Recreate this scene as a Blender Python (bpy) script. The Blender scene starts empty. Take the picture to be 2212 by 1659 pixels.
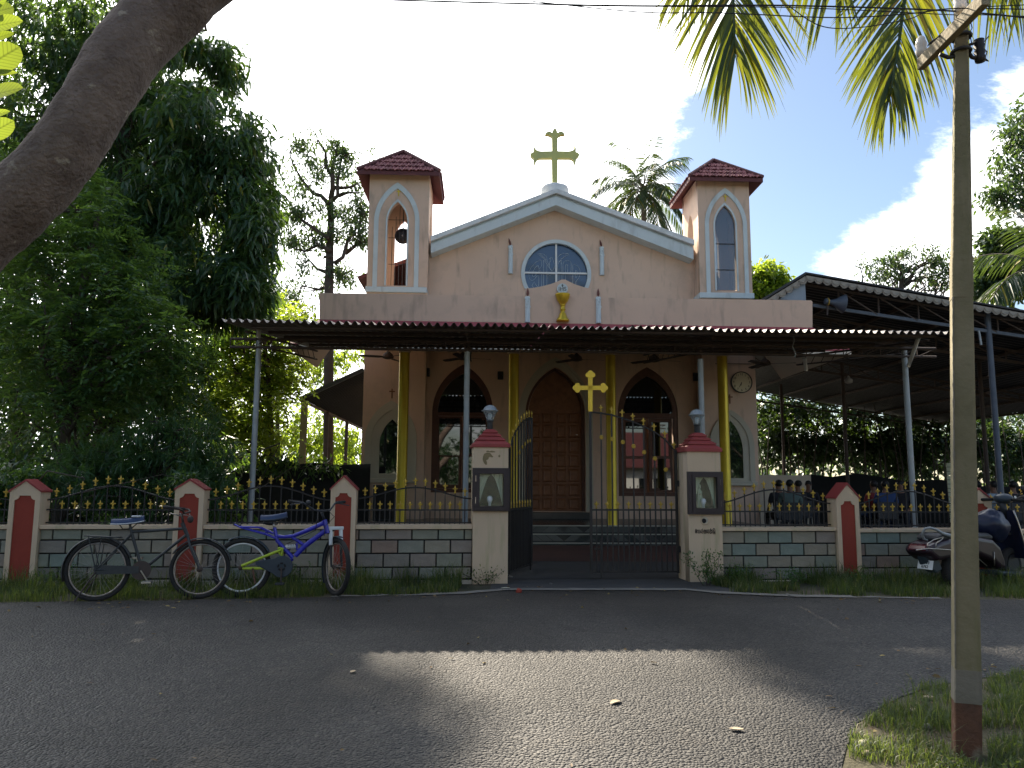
import bpy, bmesh, math, random
import numpy as np
from mathutils import Vector, Matrix, noise as mnoise

sc = bpy.context.scene
COL = sc.collection
RNG = random.Random(7)
R = math.radians

# ------------------------------------------------------------------ camera
CAM_Z, PITCH, ROLL = 1.2, R(7.39), R(0.3)
FPX, PCX, PCY = 1661.0, 1106.0, 829.5          # focal length and centre in measuring pixels (2212 wide)
cam_data = bpy.data.cameras.new('camera')
cam = bpy.data.objects.new('camera', cam_data)
COL.objects.link(cam)
CAM_ROT = Matrix.Rotation(math.pi / 2 + PITCH, 3, 'X') @ Matrix.Rotation(ROLL, 3, 'Z')
cam.matrix_world = Matrix.Translation((0, 0, CAM_Z)) @ CAM_ROT.to_4x4()
cam_data.sensor_width = 36.0
cam_data.lens = 36.0 * FPX / 2212.0
cam_data.clip_start, cam_data.clip_end = 0.05, 2000.0
sc.camera = cam

# ------------------------------------------------------------------ world, sun, exposure
SUN_AZ, SUN_EL = R(-19.0), R(40.4)             # azimuth from +Y (negative: to the left), elevation
SUN_DIR = Vector((math.sin(SUN_AZ) * math.cos(SUN_EL), math.cos(SUN_AZ) * math.cos(SUN_EL), math.sin(SUN_EL)))
sun_data = bpy.data.lights.new('sun', 'SUN')
sun_data.energy = 5.0
sun_data.angle = R(0.53)
sun_data.color = (1.0, 0.88, 0.70)
sun = bpy.data.objects.new('sun', sun_data)
COL.objects.link(sun)
sun.rotation_euler = SUN_DIR.to_track_quat('Z', 'Y').to_euler()

world = bpy.data.worlds.new('World')
sc.world = world
world.use_nodes = True
wn, wl = world.node_tree.nodes, world.node_tree.links
wn.clear()
def W(kind, **kw):
    n = wn.new(kind)
    for k, v in kw.items():
        setattr(n, k, v)
    return n
w_out = W('ShaderNodeOutputWorld')
w_sky = W('ShaderNodeTexSky', sky_type='NISHITA', sun_disc=False)
w_sky.sun_elevation, w_sky.sun_rotation = SUN_EL, SUN_AZ
w_sky.air_density, w_sky.dust_density, w_sky.ozone_density = 1.0, 0.6, 1.0
w_bsky = W('ShaderNodeBackground'); w_bsky.inputs['Strength'].default_value = 0.062
wl.new(w_sky.outputs['Color'], w_bsky.inputs['Color'])
w_tc = W('ShaderNodeTexCoord')
# cloud layer: direction projected on a flat ceiling, fractal noise
w_sep = W('ShaderNodeSeparateXYZ'); wl.new(w_tc.outputs['Generated'], w_sep.inputs[0])
w_zz = W('ShaderNodeMath', operation='MAXIMUM'); wl.new(w_sep.outputs['Z'], w_zz.inputs[0]); w_zz.inputs[1].default_value = 0.0
w_za = W('ShaderNodeMath', operation='ADD'); wl.new(w_zz.outputs[0], w_za.inputs[0]); w_za.inputs[1].default_value = 0.28
w_dx = W('ShaderNodeMath', operation='DIVIDE'); wl.new(w_sep.outputs['X'], w_dx.inputs[0]); wl.new(w_za.outputs[0], w_dx.inputs[1])
w_dy = W('ShaderNodeMath', operation='DIVIDE'); wl.new(w_sep.outputs['Y'], w_dy.inputs[0]); wl.new(w_za.outputs[0], w_dy.inputs[1])
w_cmb = W('ShaderNodeCombineXYZ'); wl.new(w_dx.outputs[0], w_cmb.inputs[0]); wl.new(w_dy.outputs[0], w_cmb.inputs[1])
w_map = W('ShaderNodeMapping'); wl.new(w_cmb.outputs[0], w_map.inputs['Vector'])
w_map.inputs['Location'].default_value = (-2.6, 5.5, 2.0)
w_map.inputs['Rotation'].default_value = (0, 0, 0.5)
w_n = W('ShaderNodeTexNoise'); wl.new(w_map.outputs[0], w_n.inputs['Vector'])
w_n.inputs['Scale'].default_value = 1.15; w_n.inputs['Detail'].default_value = 9.0
w_n.inputs['Roughness'].default_value = 0.68; w_n.inputs['Distortion'].default_value = 0.35
# more cloud towards the sun's side of the sky
w_dot = W('ShaderNodeVectorMath', operation='DOT_PRODUCT'); wl.new(w_tc.outputs['Generated'], w_dot.inputs[0])
_h = Vector((math.sin(R(-26)) * math.cos(R(30)), math.cos(R(-26)) * math.cos(R(30)), math.sin(R(30))))
w_dot.inputs[1].default_value = _h
w_bias = W('ShaderNodeMapRange'); wl.new(w_dot.outputs['Value'], w_bias.inputs['Value'])
w_bias.inputs['From Min'].default_value = 0.70; w_bias.inputs['From Max'].default_value = 0.98
w_bias.inputs['To Min'].default_value = 0.0; w_bias.inputs['To Max'].default_value = 0.33
w_sum = W('ShaderNodeMath', operation='ADD'); wl.new(w_n.outputs['Fac'], w_sum.inputs[0]); wl.new(w_bias.outputs[0], w_sum.inputs[1])
def px_dir(px, py):
    d = CAM_ROT @ Vector(((px - PCX) / FPX, -(py - PCY) / FPX, -1.0)); return d.normalized()
# a cloud bank low on the right, clear gaps above and left of it
for bx_, by_, c0_, amt in ((2010, 330, 0.975, 0.17), (1720, 480, 0.985, -0.17), (1900, 60, 0.980, -0.18), (1660, 330, 0.988, -0.14)):
    w_d = W('ShaderNodeVectorMath', operation='DOT_PRODUCT'); wl.new(w_tc.outputs['Generated'], w_d.inputs[0]); w_d.inputs[1].default_value = px_dir(bx_, by_)
    w_m = W('ShaderNodeMapRange', interpolation_type='SMOOTHSTEP'); wl.new(w_d.outputs['Value'], w_m.inputs['Value'])
    w_m.inputs['From Min'].default_value = c0_; w_m.inputs['From Max'].default_value = 1.0; w_m.inputs['To Min'].default_value = 0.0; w_m.inputs['To Max'].default_value = amt
    w_s2 = W('ShaderNodeMath', operation='ADD'); wl.new(w_sum.outputs[0], w_s2.inputs[0]); wl.new(w_m.outputs[0], w_s2.inputs[1]); w_sum = w_s2
w_ramp = W('ShaderNodeMapRange', interpolation_type='SMOOTHSTEP'); wl.new(w_sum.outputs[0], w_ramp.inputs['Value'])
w_ramp.inputs['From Min'].default_value = 0.525; w_ramp.inputs['From Max'].default_value = 0.635
# forward-scattering glow of the cloud round the sun
w_dot2 = W('ShaderNodeVectorMath', operation='DOT_PRODUCT'); wl.new(w_tc.outputs['Generated'], w_dot2.inputs[0])
w_dot2.inputs[1].default_value = SUN_DIR
w_glow = W('ShaderNodeMapRange'); wl.new(w_dot2.outputs['Value'], w_glow.inputs['Value'])
w_glow.inputs['From Min'].default_value = 0.55; w_glow.inputs['From Max'].default_value = 1.0
w_glow.inputs['To Min'].default_value = 0.78; w_glow.inputs['To Max'].default_value = 1.5
w_bcl = W('ShaderNodeBackground'); w_bcl.inputs['Color'].default_value = (0.98, 0.99, 1.0, 1)
w_n2 = W('ShaderNodeTexNoise'); wl.new(w_map.outputs[0], w_n2.inputs['Vector']); w_n2.inputs['Scale'].default_value = 3.1; w_n2.inputs['Detail'].default_value = 7.0
w_cv = W('ShaderNodeMapRange'); wl.new(w_n2.outputs['Fac'], w_cv.inputs['Value']); w_cv.inputs['From Min'].default_value = 0.3; w_cv.inputs['From Max'].default_value = 0.7
w_cv.inputs['To Min'].default_value = 0.80; w_cv.inputs['To Max'].default_value = 1.22
w_cm = W('ShaderNodeMath', operation='MULTIPLY'); wl.new(w_glow.outputs[0], w_cm.inputs[0]); wl.new(w_cv.outputs[0], w_cm.inputs[1])
wl.new(w_cm.outputs[0], w_bcl.inputs['Strength'])
w_mix = W('ShaderNodeMixShader'); wl.new(w_ramp.outputs[0], w_mix.inputs['Fac'])
wl.new(w_bsky.outputs[0], w_mix.inputs[1]); wl.new(w_bcl.outputs[0], w_mix.inputs[2])
wl.new(w_mix.outputs[0], w_out.inputs['Surface'])

sc.view_settings.view_transform = 'Standard'
sc.view_settings.look = 'None'
sc.view_settings.exposure = 1.55
sc.view_settings.gamma = 1.0
sc.view_settings.use_curve_mapping = False
sc.render.engine = 'CYCLES'
sc.cycles.use_denoising = True
sc.cycles.max_bounces = 8
sc.cycles.diffuse_bounces = 4
sc.cycles.glossy_bounces = 3
sc.cycles.transmission_bounces = 5
sc.cycles.transparent_max_bounces = 8
sc.cycles.sample_clamp_indirect = 6.0
sc.cycles.caustics_reflective = False
sc.cycles.caustics_refractive = False

# ------------------------------------------------------------------ measuring helpers
def ray(px, py):
    return CAM_ROT @ Vector(((px - PCX) / FPX, -(py - PCY) / FPX, -1.0))
CAM_P = Vector((0, 0, CAM_Z))
def at(px, py, Y):
    """world point seen at a measured spot, at distance Y ahead"""
    d = ray(px, py)
    return CAM_P + d * (Y / d.y)
def atz(px, py, z):
    d = ray(px, py)
    return CAM_P + d * ((z - CAM_Z) / d.z)
def gz(y):
    """height of the ground: level at the church, falling gently across the road"""
    if y >= 7.8: return 0.0
    if y <= 1.5: return -0.06 * 6.3
    return -0.06 * (7.8 - y)
def ground(px, py):
    d = ray(px, py)
    t = 1.0
    for _ in range(60):
        p = CAM_P + d * t
        t = (gz(p.y) - CAM_Z) / d.z
    return CAM_P + d * t
class Frame:
    def __init__(self, o, yaw):
        self.o, self.yaw = Vector(o), yaw
        self.U = Vector((math.cos(yaw), math.sin(yaw), 0)); self.V = Vector((-math.sin(yaw), math.cos(yaw), 0))
    def px(self, px, py, v):
        d = ray(px, py)
        t = (v - (CAM_P - self.o).dot(self.V)) / d.dot(self.V)
        p = CAM_P + d * t - self.o
        return p.dot(self.U), p.z
    def world(self, u, v, z):
        return self.o + self.U * u + self.V * v + Vector((0, 0, z))

# ------------------------------------------------------------------ materials
def _col(c):
    return (c[0], c[1], c[2], 1.0)
def mat(name, c1, c2=None, rough=0.7, metal=0.0, scale=3.0, detail=6.0, bump=0.0, bscale=60.0, spec=0.4,
        stain=None, stain_amt=0.0, stain_scale=1.2, streak=False, rnd=None, coat=0.0, rng=(0.52, 0.75), drips=0.0):
    m = bpy.data.materials.new(name); m.use_nodes = True
    N, L = m.node_tree.nodes, m.node_tree.links
    b = N['Principled BSDF']
    b.inputs['Roughness'].default_value = rough
    b.inputs['Metallic'].default_value = metal
    b.inputs['Specular IOR Level'].default_value = spec
    b.inputs['Coat Weight'].default_value = coat
    tc = N.new('ShaderNodeTexCoord')
    col = None
    if rnd:                                     # one tone per object out of a list
        oi = N.new('ShaderNodeObjectInfo'); rp = N.new('ShaderNodeValToRGB'); rp.color_ramp.interpolation = 'CONSTANT'
        L.new(oi.outputs['Random'], rp.inputs[0])
        els = rp.color_ramp.elements
        els[0].position, els[0].color = 0.0, _col(rnd[0])
        els[1].position, els[1].color = 1.0 / len(rnd), _col(rnd[1])
        for k in range(2, len(rnd)):
            e = els.new(k / len(rnd)); e.color = _col(rnd[k])
        nz = N.new('ShaderNodeTexNoise'); nz.inputs['Scale'].default_value = scale; nz.inputs['Detail'].default_value = detail
        L.new(tc.outputs['Object'], nz.inputs['Vector'])
        hs = N.new('ShaderNodeMapRange'); hs.inputs['To Min'].default_value = 0.62; hs.inputs['To Max'].default_value = 1.38
        L.new(nz.outputs['Fac'], hs.inputs['Value'])
        mx = N.new('ShaderNodeMix'); mx.data_type = 'RGBA'; mx.blend_type = 'MULTIPLY'; mx.inputs[0].default_value = 1.0
        L.new(rp.outputs[0], mx.inputs[6]); L.new(hs.outputs[0], mx.inputs[7])
        col = mx.outputs[2]
    else:
        c2 = c2 or tuple(x * 0.8 for x in c1)
        nz = N.new('ShaderNodeTexNoise'); nz.inputs['Scale'].default_value = scale; nz.inputs['Detail'].default_value = detail
        nz.inputs['Roughness'].default_value = 0.6
        L.new(tc.outputs['Object'], nz.inputs['Vector'])
        rp = N.new('ShaderNodeValToRGB'); rp.color_ramp.elements[0].position = 0.3; rp.color_ramp.elements[1].position = 0.7
        rp.color_ramp.elements[0].color = _col(c2); rp.color_ramp.elements[1].color = _col(c1)
        L.new(nz.outputs['Fac'], rp.inputs[0])
        col = rp.outputs[0]
    if stain:
        n2 = N.new('ShaderNodeTexNoise'); n2.inputs['Scale'].default_value = stain_scale; n2.inputs['Detail'].default_value = 8.0
        n2.inputs['Roughness'].default_value = 0.65
        if streak:
            mp = N.new('ShaderNodeMapping'); mp.inputs['Scale'].default_value = (6.0, 6.0, 0.7)
            L.new(tc.outputs['Object'], mp.inputs['Vector']); L.new(mp.outputs[0], n2.inputs['Vector'])
        else:
            L.new(tc.outputs['Object'], n2.inputs['Vector'])
        r2 = N.new('ShaderNodeMapRange'); r2.inputs['From Min'].default_value, r2.inputs['From Max'].default_value = rng
        r2.inputs['To Max'].default_value = stain_amt
        L.new(n2.outputs['Fac'], r2.inputs['Value'])
        mx = N.new('ShaderNodeMix'); mx.data_type = 'RGBA'
        L.new(r2.outputs[0], mx.inputs[0]); L.new(col, mx.inputs[6]); mx.inputs[7].default_value = _col(stain)
        col = mx.outputs[2]
    if drips:                                   # narrow rain streaks
        n4 = N.new('ShaderNodeTexNoise'); n4.inputs['Scale'].default_value = 1.0; n4.inputs['Detail'].default_value = 6.0
        mp4 = N.new('ShaderNodeMapping'); mp4.inputs['Scale'].default_value = (6.0, 6.0, 1.3)
        L.new(tc.outputs['Object'], mp4.inputs['Vector']); L.new(mp4.outputs[0], n4.inputs['Vector'])
        r4 = N.new('ShaderNodeMapRange'); r4.inputs['From Min'].default_value = 0.56; r4.inputs['From Max'].default_value = 0.85; r4.inputs['To Max'].default_value = drips
        L.new(n4.outputs['Fac'], r4.inputs['Value'])
        mx4 = N.new('ShaderNodeMix'); mx4.data_type = 'RGBA'; L.new(r4.outputs[0], mx4.inputs[0]); L.new(col, mx4.inputs[6]); mx4.inputs[7].default_value = _col((0.16, 0.14, 0.12))
        col = mx4.outputs[2]
    L.new(col, b.inputs['Base Color'])
    if bump:
        n3 = N.new('ShaderNodeTexNoise'); n3.inputs['Scale'].default_value = bscale; n3.inputs['Detail'].default_value = 5.0
        L.new(tc.outputs['Object'], n3.inputs['Vector'])
        bp = N.new('ShaderNodeBump'); bp.inputs['Strength'].default_value = bump; bp.inputs['Distance'].default_value = 0.02
        L.new(n3.outputs['Fac'], bp.inputs['Height']); L.new(bp.outputs[0], b.inputs['Normal'])
    return m

def leaf_mat(name, c1, c2, tr, trans=0.35, rough=0.42, yellow=None, yamt=0.06, veins=False):
    """leaf: per-leaf tone, light let through, soft gloss"""
    m = bpy.data.materials.new(name); m.use_nodes = True
    N, L = m.node_tree.nodes, m.node_tree.links
    b = N['Principled BSDF']; out = N['Material Output']
    b.inputs['Roughness'].default_value = rough; b.inputs['Specular IOR Level'].default_value = 0.45
    g = N.new('ShaderNodeNewGeometry')
    rp = N.new('ShaderNodeValToRGB')
    els = rp.color_ramp.elements
    els[0].position, els[0].color = 0.0, _col(c2); els[1].position, els[1].color = 0.9, _col(c1)
    if yellow:
        e = els.new(1.0 - yamt); e.color = _col(c1)
        e = els.new(1.0 - yamt + 0.01); e.color = _col(yellow)
        els[-1].color = _col(yellow)
    L.new(g.outputs['Random Per Island'], rp.inputs[0])
    L.new(rp.outputs[0], b.inputs['Base Color'])
    t = N.new('ShaderNodeBsdfTranslucent')
    mx = N.new('ShaderNodeMix'); mx.data_type = 'RGBA'; mx.blend_type = 'MULTIPLY'; mx.inputs[0].default_value = 1.0
    sc_ = [min(1.0, tr[k] / max(0.5 * (c1[k] + c2[k]), 1e-3)) for k in range(3)]
    rp2 = N.new('ShaderNodeValToRGB')
    rp2.color_ramp.elements[0].color = _col(tuple(x * 0.65 for x in tr)); rp2.color_ramp.elements[1].color = _col(tr)
    L.new(g.outputs['Random Per Island'], rp2.inputs[0])
    L.new(rp2.outputs[0], t.inputs['Color'])
    if veins:                                   # side veins running out from the midrib
        tc = N.new('ShaderNodeTexCoord'); sp = N.new('ShaderNodeSeparateXYZ'); L.new(tc.outputs['Object'], sp.inputs[0])
        ab = N.new('ShaderNodeMath'); ab.operation = 'ABSOLUTE'; L.new(sp.outputs['Y'], ab.inputs[0])
        sm_ = N.new('ShaderNodeMath'); sm_.operation = 'MULTIPLY_ADD'; L.new(ab.outputs[0], sm_.inputs[0]); sm_.inputs[1].default_value = -0.9; L.new(sp.outputs['X'], sm_.inputs[2])
        fr_ = N.new('ShaderNodeMath'); fr_.operation = 'PINGPONG'; L.new(sm_.outputs[0], fr_.inputs[0]); fr_.inputs[1].default_value = 0.055
        vm = N.new('ShaderNodeMapRange'); L.new(fr_.outputs[0], vm.inputs['Value']); vm.inputs['From Max'].default_value = 0.02; vm.inputs['To Min'].default_value = 0.55; vm.inputs['To Max'].default_value = 1.0
        mr = N.new('ShaderNodeMapRange'); L.new(ab.outputs[0], mr.inputs['Value']); mr.inputs['From Max'].default_value = 0.03; mr.inputs['To Min'].default_value = 0.5; mr.inputs['To Max'].default_value = 1.0
        mm_ = N.new('ShaderNodeMath'); mm_.operation = 'MULTIPLY'; L.new(vm.outputs[0], mm_.inputs[0]); L.new(mr.outputs[0], mm_.inputs[1])
        mv = N.new('ShaderNodeMix'); mv.data_type = 'RGBA'; mv.blend_type = 'MULTIPLY'; mv.inputs[0].default_value = 1.0; L.new(rp2.outputs[0], mv.inputs[6]); L.new(mm_.outputs[0], mv.inputs[7])
        L.new(mv.outputs[2], t.inputs['Color'])
    ms = N.new('ShaderNodeMixShader'); ms.inputs[0].default_value = trans
    L.new(b.outputs[0], ms.inputs[1]); L.new(t.outputs[0], ms.inputs[2]); L.new(ms.outputs[0], out.inputs['Surface'])
    return m

def glass_mat(name, tint=(0.02, 0.03, 0.04), rough=0.03, see=0.0):
    """window pane: mirror-like reflection over a dark room, or partly seen through"""
    m = bpy.data.materials.new(name); m.use_nodes = True
    N, L = m.node_tree.nodes, m.node_tree.links
    b = N['Principled BSDF']; out = N['Material Output']
    b.inputs['Base Color'].default_value = _col(tint); b.inputs['Roughness'].default_value = rough
    b.inputs['Specular IOR Level'].default_value = 0.8; b.inputs['IOR'].default_value = 1.6
    if see > 0:
        t = N.new('ShaderNodeBsdfTransparent'); t.inputs[0].default_value = (0.9, 0.95, 0.95, 1)
        ms = N.new('ShaderNodeMixShader'); ms.inputs[0].default_value = see
        L.new(b.outputs[0], ms.inputs[1]); L.new(t.outputs[0], ms.inputs[2]); L.new(ms.outputs[0], out.inputs['Surface'])
    return m

M = {}
M['peach'] = mat('peach_wall_paint', (0.67, 0.49, 0.375), (0.61, 0.445, 0.34), rough=0.85, scale=0.8, detail=9, bump=0.12, bscale=90, spec=0.25,
                 stain=(0.27, 0.24, 0.20), stain_amt=0.38, stain_scale=1.3, drips=0.6)
M['cream'] = mat('cream_pillar_paint', (0.66, 0.50, 0.345), (0.60, 0.455, 0.315), rough=0.85, scale=2.0, bump=0.15, bscale=70, spec=0.25,
                 stain=(0.25, 0.27, 0.10), stain_amt=0.45, stain_scale=1.5, streak=True)
M['trim'] = mat('pale_blue_trim_paint', (0.60, 0.67, 0.69), (0.54, 0.61, 0.63), rough=0.8, scale=2.0, bump=0.08, bscale=80, spec=0.3,
                stain=(0.22, 0.24, 0.24), stain_amt=0.22, stain_scale=1.4, drips=0.5)
M['stonetrim'] = mat('grey_beige_moulding_paint', (0.50, 0.47, 0.38), (0.45, 0.42, 0.34), rough=0.8, scale=2.0, bump=0.08, bscale=80)
M['redpaint'] = mat('red_oxide_paint', (0.33, 0.055, 0.05), (0.27, 0.045, 0.042), rough=0.6, scale=3.0, bump=0.1, bscale=60,
                    stain=(0.12, 0.05, 0.04), stain_amt=0.4, stain_scale=2.0)
M['redpanel'] = mat('rust_red_panel_paint', (0.30, 0.045, 0.025), (0.25, 0.038, 0.022), rough=0.75, scale=3.0, bump=0.12, bscale=70)
M['chajja'] = mat('red_sunshade_paint', (0.36, 0.07, 0.085), (0.30, 0.06, 0.07), rough=0.6, scale=2.0, bump=0.1)
M['tile'] = mat('maroon_roof_tile', (0, 0, 0), rough=0.8, spec=0.2, scale=6.0, bump=0.15, bscale=40,
                rnd=[(0.19, 0.062, 0.07), (0.23, 0.08, 0.085), (0.16, 0.055, 0.062), (0.21, 0.075, 0.085)])
M['gold'] = mat('gold_paint', (0.62, 0.44, 0.035), (0.52, 0.36, 0.03), rough=0.32, metal=0.55, scale=3.0, bump=0.04, bscale=40, spec=0.5)
M['golddull'] = mat('weathered_gold_paint', (0.52, 0.50, 0.16), (0.42, 0.44, 0.18), rough=0.55, metal=0.15, scale=3.0, bump=0.1, bscale=40,
                    stain=(0.28, 0.30, 0.22), stain_amt=0.7, stain_scale=2.0)
M['goldfinial'] = mat('gold_finial_paint', (0.62, 0.41, 0.06), (0.46, 0.30, 0.045), rough=0.38, metal=0.35, scale=8.0)
M['goldcross'] = mat('yellow_gold_cross_paint', (0.80, 0.55, 0.04), (0.72, 0.48, 0.04), rough=0.4, metal=0.2, scale=5.0)
M['wood'] = mat('dark_teak_wood', (0.24, 0.10, 0.042), (0.15, 0.058, 0.026), rough=0.5, scale=9.0, bump=0.15, bscale=50, spec=0.4)
M['wooddark'] = mat('dark_frame_wood', (0.11, 0.040, 0.020), (0.07, 0.026, 0.014), rough=0.5, scale=9.0, bump=0.1)
M['niche'] = mat('dark_brown_box_paint', (0.030, 0.020, 0.024), (0.022, 0.015, 0.018), rough=0.45, scale=4.0)
M['black'] = mat('black_iron_paint', (0.014, 0.014, 0.016), (0.022, 0.019, 0.017), rough=0.5, scale=20.0, spec=0.4)
M['steel'] = mat('grey_painted_steel', (0.34, 0.37, 0.39), (0.27, 0.30, 0.31), rough=0.5, metal=0.2, scale=5.0, stain=(0.16, 0.11, 0.08), stain_amt=0.5, stain_scale=3.0)
M['darksteel'] = mat('rusty_dark_steel', (0.085, 0.058, 0.045), (0.055, 0.045, 0.042), rough=0.75, scale=8.0)
M['sheet'] = mat('corrugated_sheet_metal', (0.17, 0.145, 0.135), (0.12, 0.105, 0.10), rough=0.55, metal=0.2, scale=1.5, spec=0.5,
                 stain=(0.10, 0.07, 0.05), stain_amt=0.6, stain_scale=1.5)
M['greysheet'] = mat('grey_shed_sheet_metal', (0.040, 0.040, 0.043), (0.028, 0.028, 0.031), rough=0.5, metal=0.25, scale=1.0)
M['sheetblue'] = mat('blue_grey_end_sheet', (0.25, 0.29, 0.34), (0.20, 0.24, 0.29), rough=0.45, metal=0.2, scale=1.0)
M['valance'] = mat('pale_valance_sheet', (0.33, 0.30, 0.26), (0.26, 0.235, 0.20), rough=0.7, scale=2.0)
M['plaster'] = mat('beige_slab_plaster', (0.66, 0.57, 0.46), (0.58, 0.50, 0.40), rough=0.9, scale=1.5, bump=0.1)
M['joint'] = mat('dark_mortar', (0.016, 0.016, 0.016), (0.025, 0.023, 0.022), rough=0.95, scale=10.0)
M['maroon'] = mat('maroon_eave_paint', (0.13, 0.04, 0.042), (0.10, 0.032, 0.035), rough=0.7, scale=3.0)
M['shedpost'] = mat('dark_blue_grey_post', (0.085, 0.105, 0.14), (0.06, 0.075, 0.10), rough=0.5, scale=5.0)
M['capwhite'] = mat('weathered_white_cap', (0.74, 0.76, 0.76), (0.62, 0.65, 0.66), rough=0.85, scale=2.5, bump=0.1, stain=(0.16, 0.16, 0.15), stain_amt=0.55, stain_scale=2.2)
M['block'] = mat('slate_stone_block', (0, 0, 0), rough=0.75, scale=7.0, detail=8.0, bump=0.35, bscale=25, spec=0.3,
                 rnd=[(0.235, 0.245, 0.190), (0.28, 0.245, 0.185), (0.27, 0.195, 0.150), (0.21, 0.245, 0.205), (0.27, 0.225, 0.185), (0.25, 0.245, 0.185), (0.30, 0.265, 0.20), (0.255, 0.25, 0.20), (0.23, 0.205, 0.17)], drips=0.6)
M['riserstone'] = mat('dark_patterned_step_stone', (0, 0, 0), rough=0.35, scale=6.0, bump=0.05, bscale=30, spec=0.4,
                      rnd=[(0.035, 0.04, 0.035), (0.085, 0.09, 0.078), (0.05, 0.052, 0.047), (0.11, 0.11, 0.095)])
M['floorstone'] = mat('polished_dark_floor', (0.055, 0.055, 0.05), (0.035, 0.036, 0.034), rough=0.25, scale=3.0)
M['white'] = mat('white_paint', (0.74, 0.75, 0.74), (0.68, 0.69, 0.68), rough=0.5, scale=3.0)
M['glass'] = glass_mat('dark_window_glass', (0.008, 0.010, 0.012), 0.02)
M['bluepane'] = glass_mat('blue_window_glass', (0.018, 0.045, 0.10), 0.06)
M['towerglass'] = glass_mat('pale_tower_glass', (0.10, 0.14, 0.19), 0.10, see=0.35)
M['lampglass'] = glass_mat('clear_lamp_glass', (0.45, 0.50, 0.52), 0.05, see=0.6)
M['boxglass'] = glass_mat('display_box_glass', (0.02, 0.03, 0.02), 0.03, see=0.93)
M['curtain'] = mat('pale_curtain_cloth', (0.70, 0.72, 0.54), (0.60, 0.63, 0.46), rough=0.95, scale=4.0)
M['boxgreen'] = mat('green_backing_cloth', (0.06, 0.10, 0.03), (0.012, 0.024, 0.010), rough=0.9, scale=22.0)
M['bulb'] = mat('white_lamp_bulb', (0.80, 0.82, 0.84), (0.76, 0.78, 0.80), rough=0.3, scale=3.0)
M['rubber'] = mat('black_rubber', (0.020, 0.020, 0.020), (0.030, 0.027, 0.024), rough=0.85, scale=30.0)
M['rimsteel'] = mat('tarnished_rim_steel', (0.40, 0.37, 0.33), (0.20, 0.15, 0.12), rough=0.4, metal=0.7, scale=15.0)
M['chrome'] = mat('worn_chrome', (0.55, 0.52, 0.48), (0.36, 0.31, 0.26), rough=0.3, metal=0.9, scale=15.0)
M['bikegrey'] = mat('old_grey_bicycle_paint', (0.050, 0.055, 0.055), (0.032, 0.034, 0.036), rough=0.5, scale=20.0)
M['bikeblue'] = mat('bright_blue_bicycle_paint', (0.030, 0.030, 0.42), (0.022, 0.022, 0.33), rough=0.28, scale=8.0, coat=0.5)
M['bikelime'] = mat('lime_green_bicycle_paint', (0.50, 0.62, 0.05), (0.40, 0.52, 0.04), rough=0.35, scale=10.0, stain=(0.1, 0.08, 0.04), stain_amt=0.5, stain_scale=8.0)
M['plastic'] = mat('black_plastic', (0.022, 0.025, 0.030), (0.030, 0.032, 0.036), rough=0.5, scale=9.0)
M['slateplastic'] = mat('blue_grey_plastic', (0.035, 0.050, 0.065), (0.028, 0.040, 0.055), rough=0.45, scale=9.0)
M['saddle'] = mat('dark_blue_saddle_vinyl', (0.035, 0.06, 0.13), (0.025, 0.04, 0.09), rough=0.45, scale=9.0)
M['saddlewhite'] = mat('white_saddle_trim', (0.60, 0.61, 0.63), (0.50, 0.52, 0.54), rough=0.5, scale=9.0)
M['wine'] = mat('wine_black_scooter_paint', (0.026, 0.010, 0.020), (0.014, 0.008, 0.014), rough=0.38, scale=2.0, coat=0.15)
M['navy'] = mat('navy_scooter_panel', (0.012, 0.018, 0.05), (0.010, 0.014, 0.035), rough=0.35, scale=4.0)
M['concrete'] = mat('weathered_pole_concrete', (0.23, 0.195, 0.12), (0.155, 0.135, 0.075), rough=0.85, scale=4.0, bump=0.3, bscale=30,
                    stain=(0.11, 0.115, 0.04), stain_amt=0.85, stain_scale=1.1, streak=True)
M['rust'] = mat('rusted_pole_foot', (0.15, 0.065, 0.035), (0.085, 0.045, 0.030), rough=0.9, scale=5.0, bump=0.5, bscale=40, stain=(0.20, 0.17, 0.12), stain_amt=0.85, stain_scale=5.0, rng=(0.54, 0.62))
M['poleband'] = mat('grey_cement_band', (0.20, 0.18, 0.145), (0.15, 0.135, 0.105), rough=0.9, scale=5.0, bump=0.3, bscale=40)
M['beam'] = mat('weathered_timber_arm', (0.30, 0.25, 0.17), (0.21, 0.17, 0.11), rough=0.85, scale=7.0, bump=0.3, bscale=30)
M['porcelain'] = mat('white_porcelain', (0.78, 0.74, 0.68), (0.62, 0.52, 0.44), rough=0.2, scale=5.0, spec=0.6)
M['wire'] = mat('dark_cable', (0.02, 0.02, 0.022), rough=0.6)
M['bark'] = mat('grey_brown_bark', (0.23, 0.175, 0.145), (0.11, 0.08, 0.066), rough=0.95, scale=9.0, detail=12.0, bump=1.0, bscale=55,
                stain=(0.36, 0.31, 0.24), stain_amt=0.85, stain_scale=11.0, rng=(0.60, 0.66))
M['barkdark'] = mat('dark_bark', (0.085, 0.07, 0.055), (0.055, 0.045, 0.038), rough=0.95, scale=5.0, bump=0.5, bscale=20)
M['palmbark'] = mat('palm_bark', (0.20, 0.17, 0.14), (0.13, 0.11, 0.09), rough=0.95, scale=6.0, bump=0.5, bscale=15)
M['litter'] = mat('dry_leaf_litter', (0.50, 0.42, 0.30), (0.36, 0.28, 0.18), rough=0.8, scale=9.0)
M['shell'] = mat('pale_husk', (0.58, 0.55, 0.42), (0.46, 0.42, 0.30), rough=0.8, scale=9.0)
M['rag'] = mat('dark_shade_net', (0.011, 0.012, 0.012), (0.016, 0.017, 0.017), rough=0.95, scale=9.0)
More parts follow.
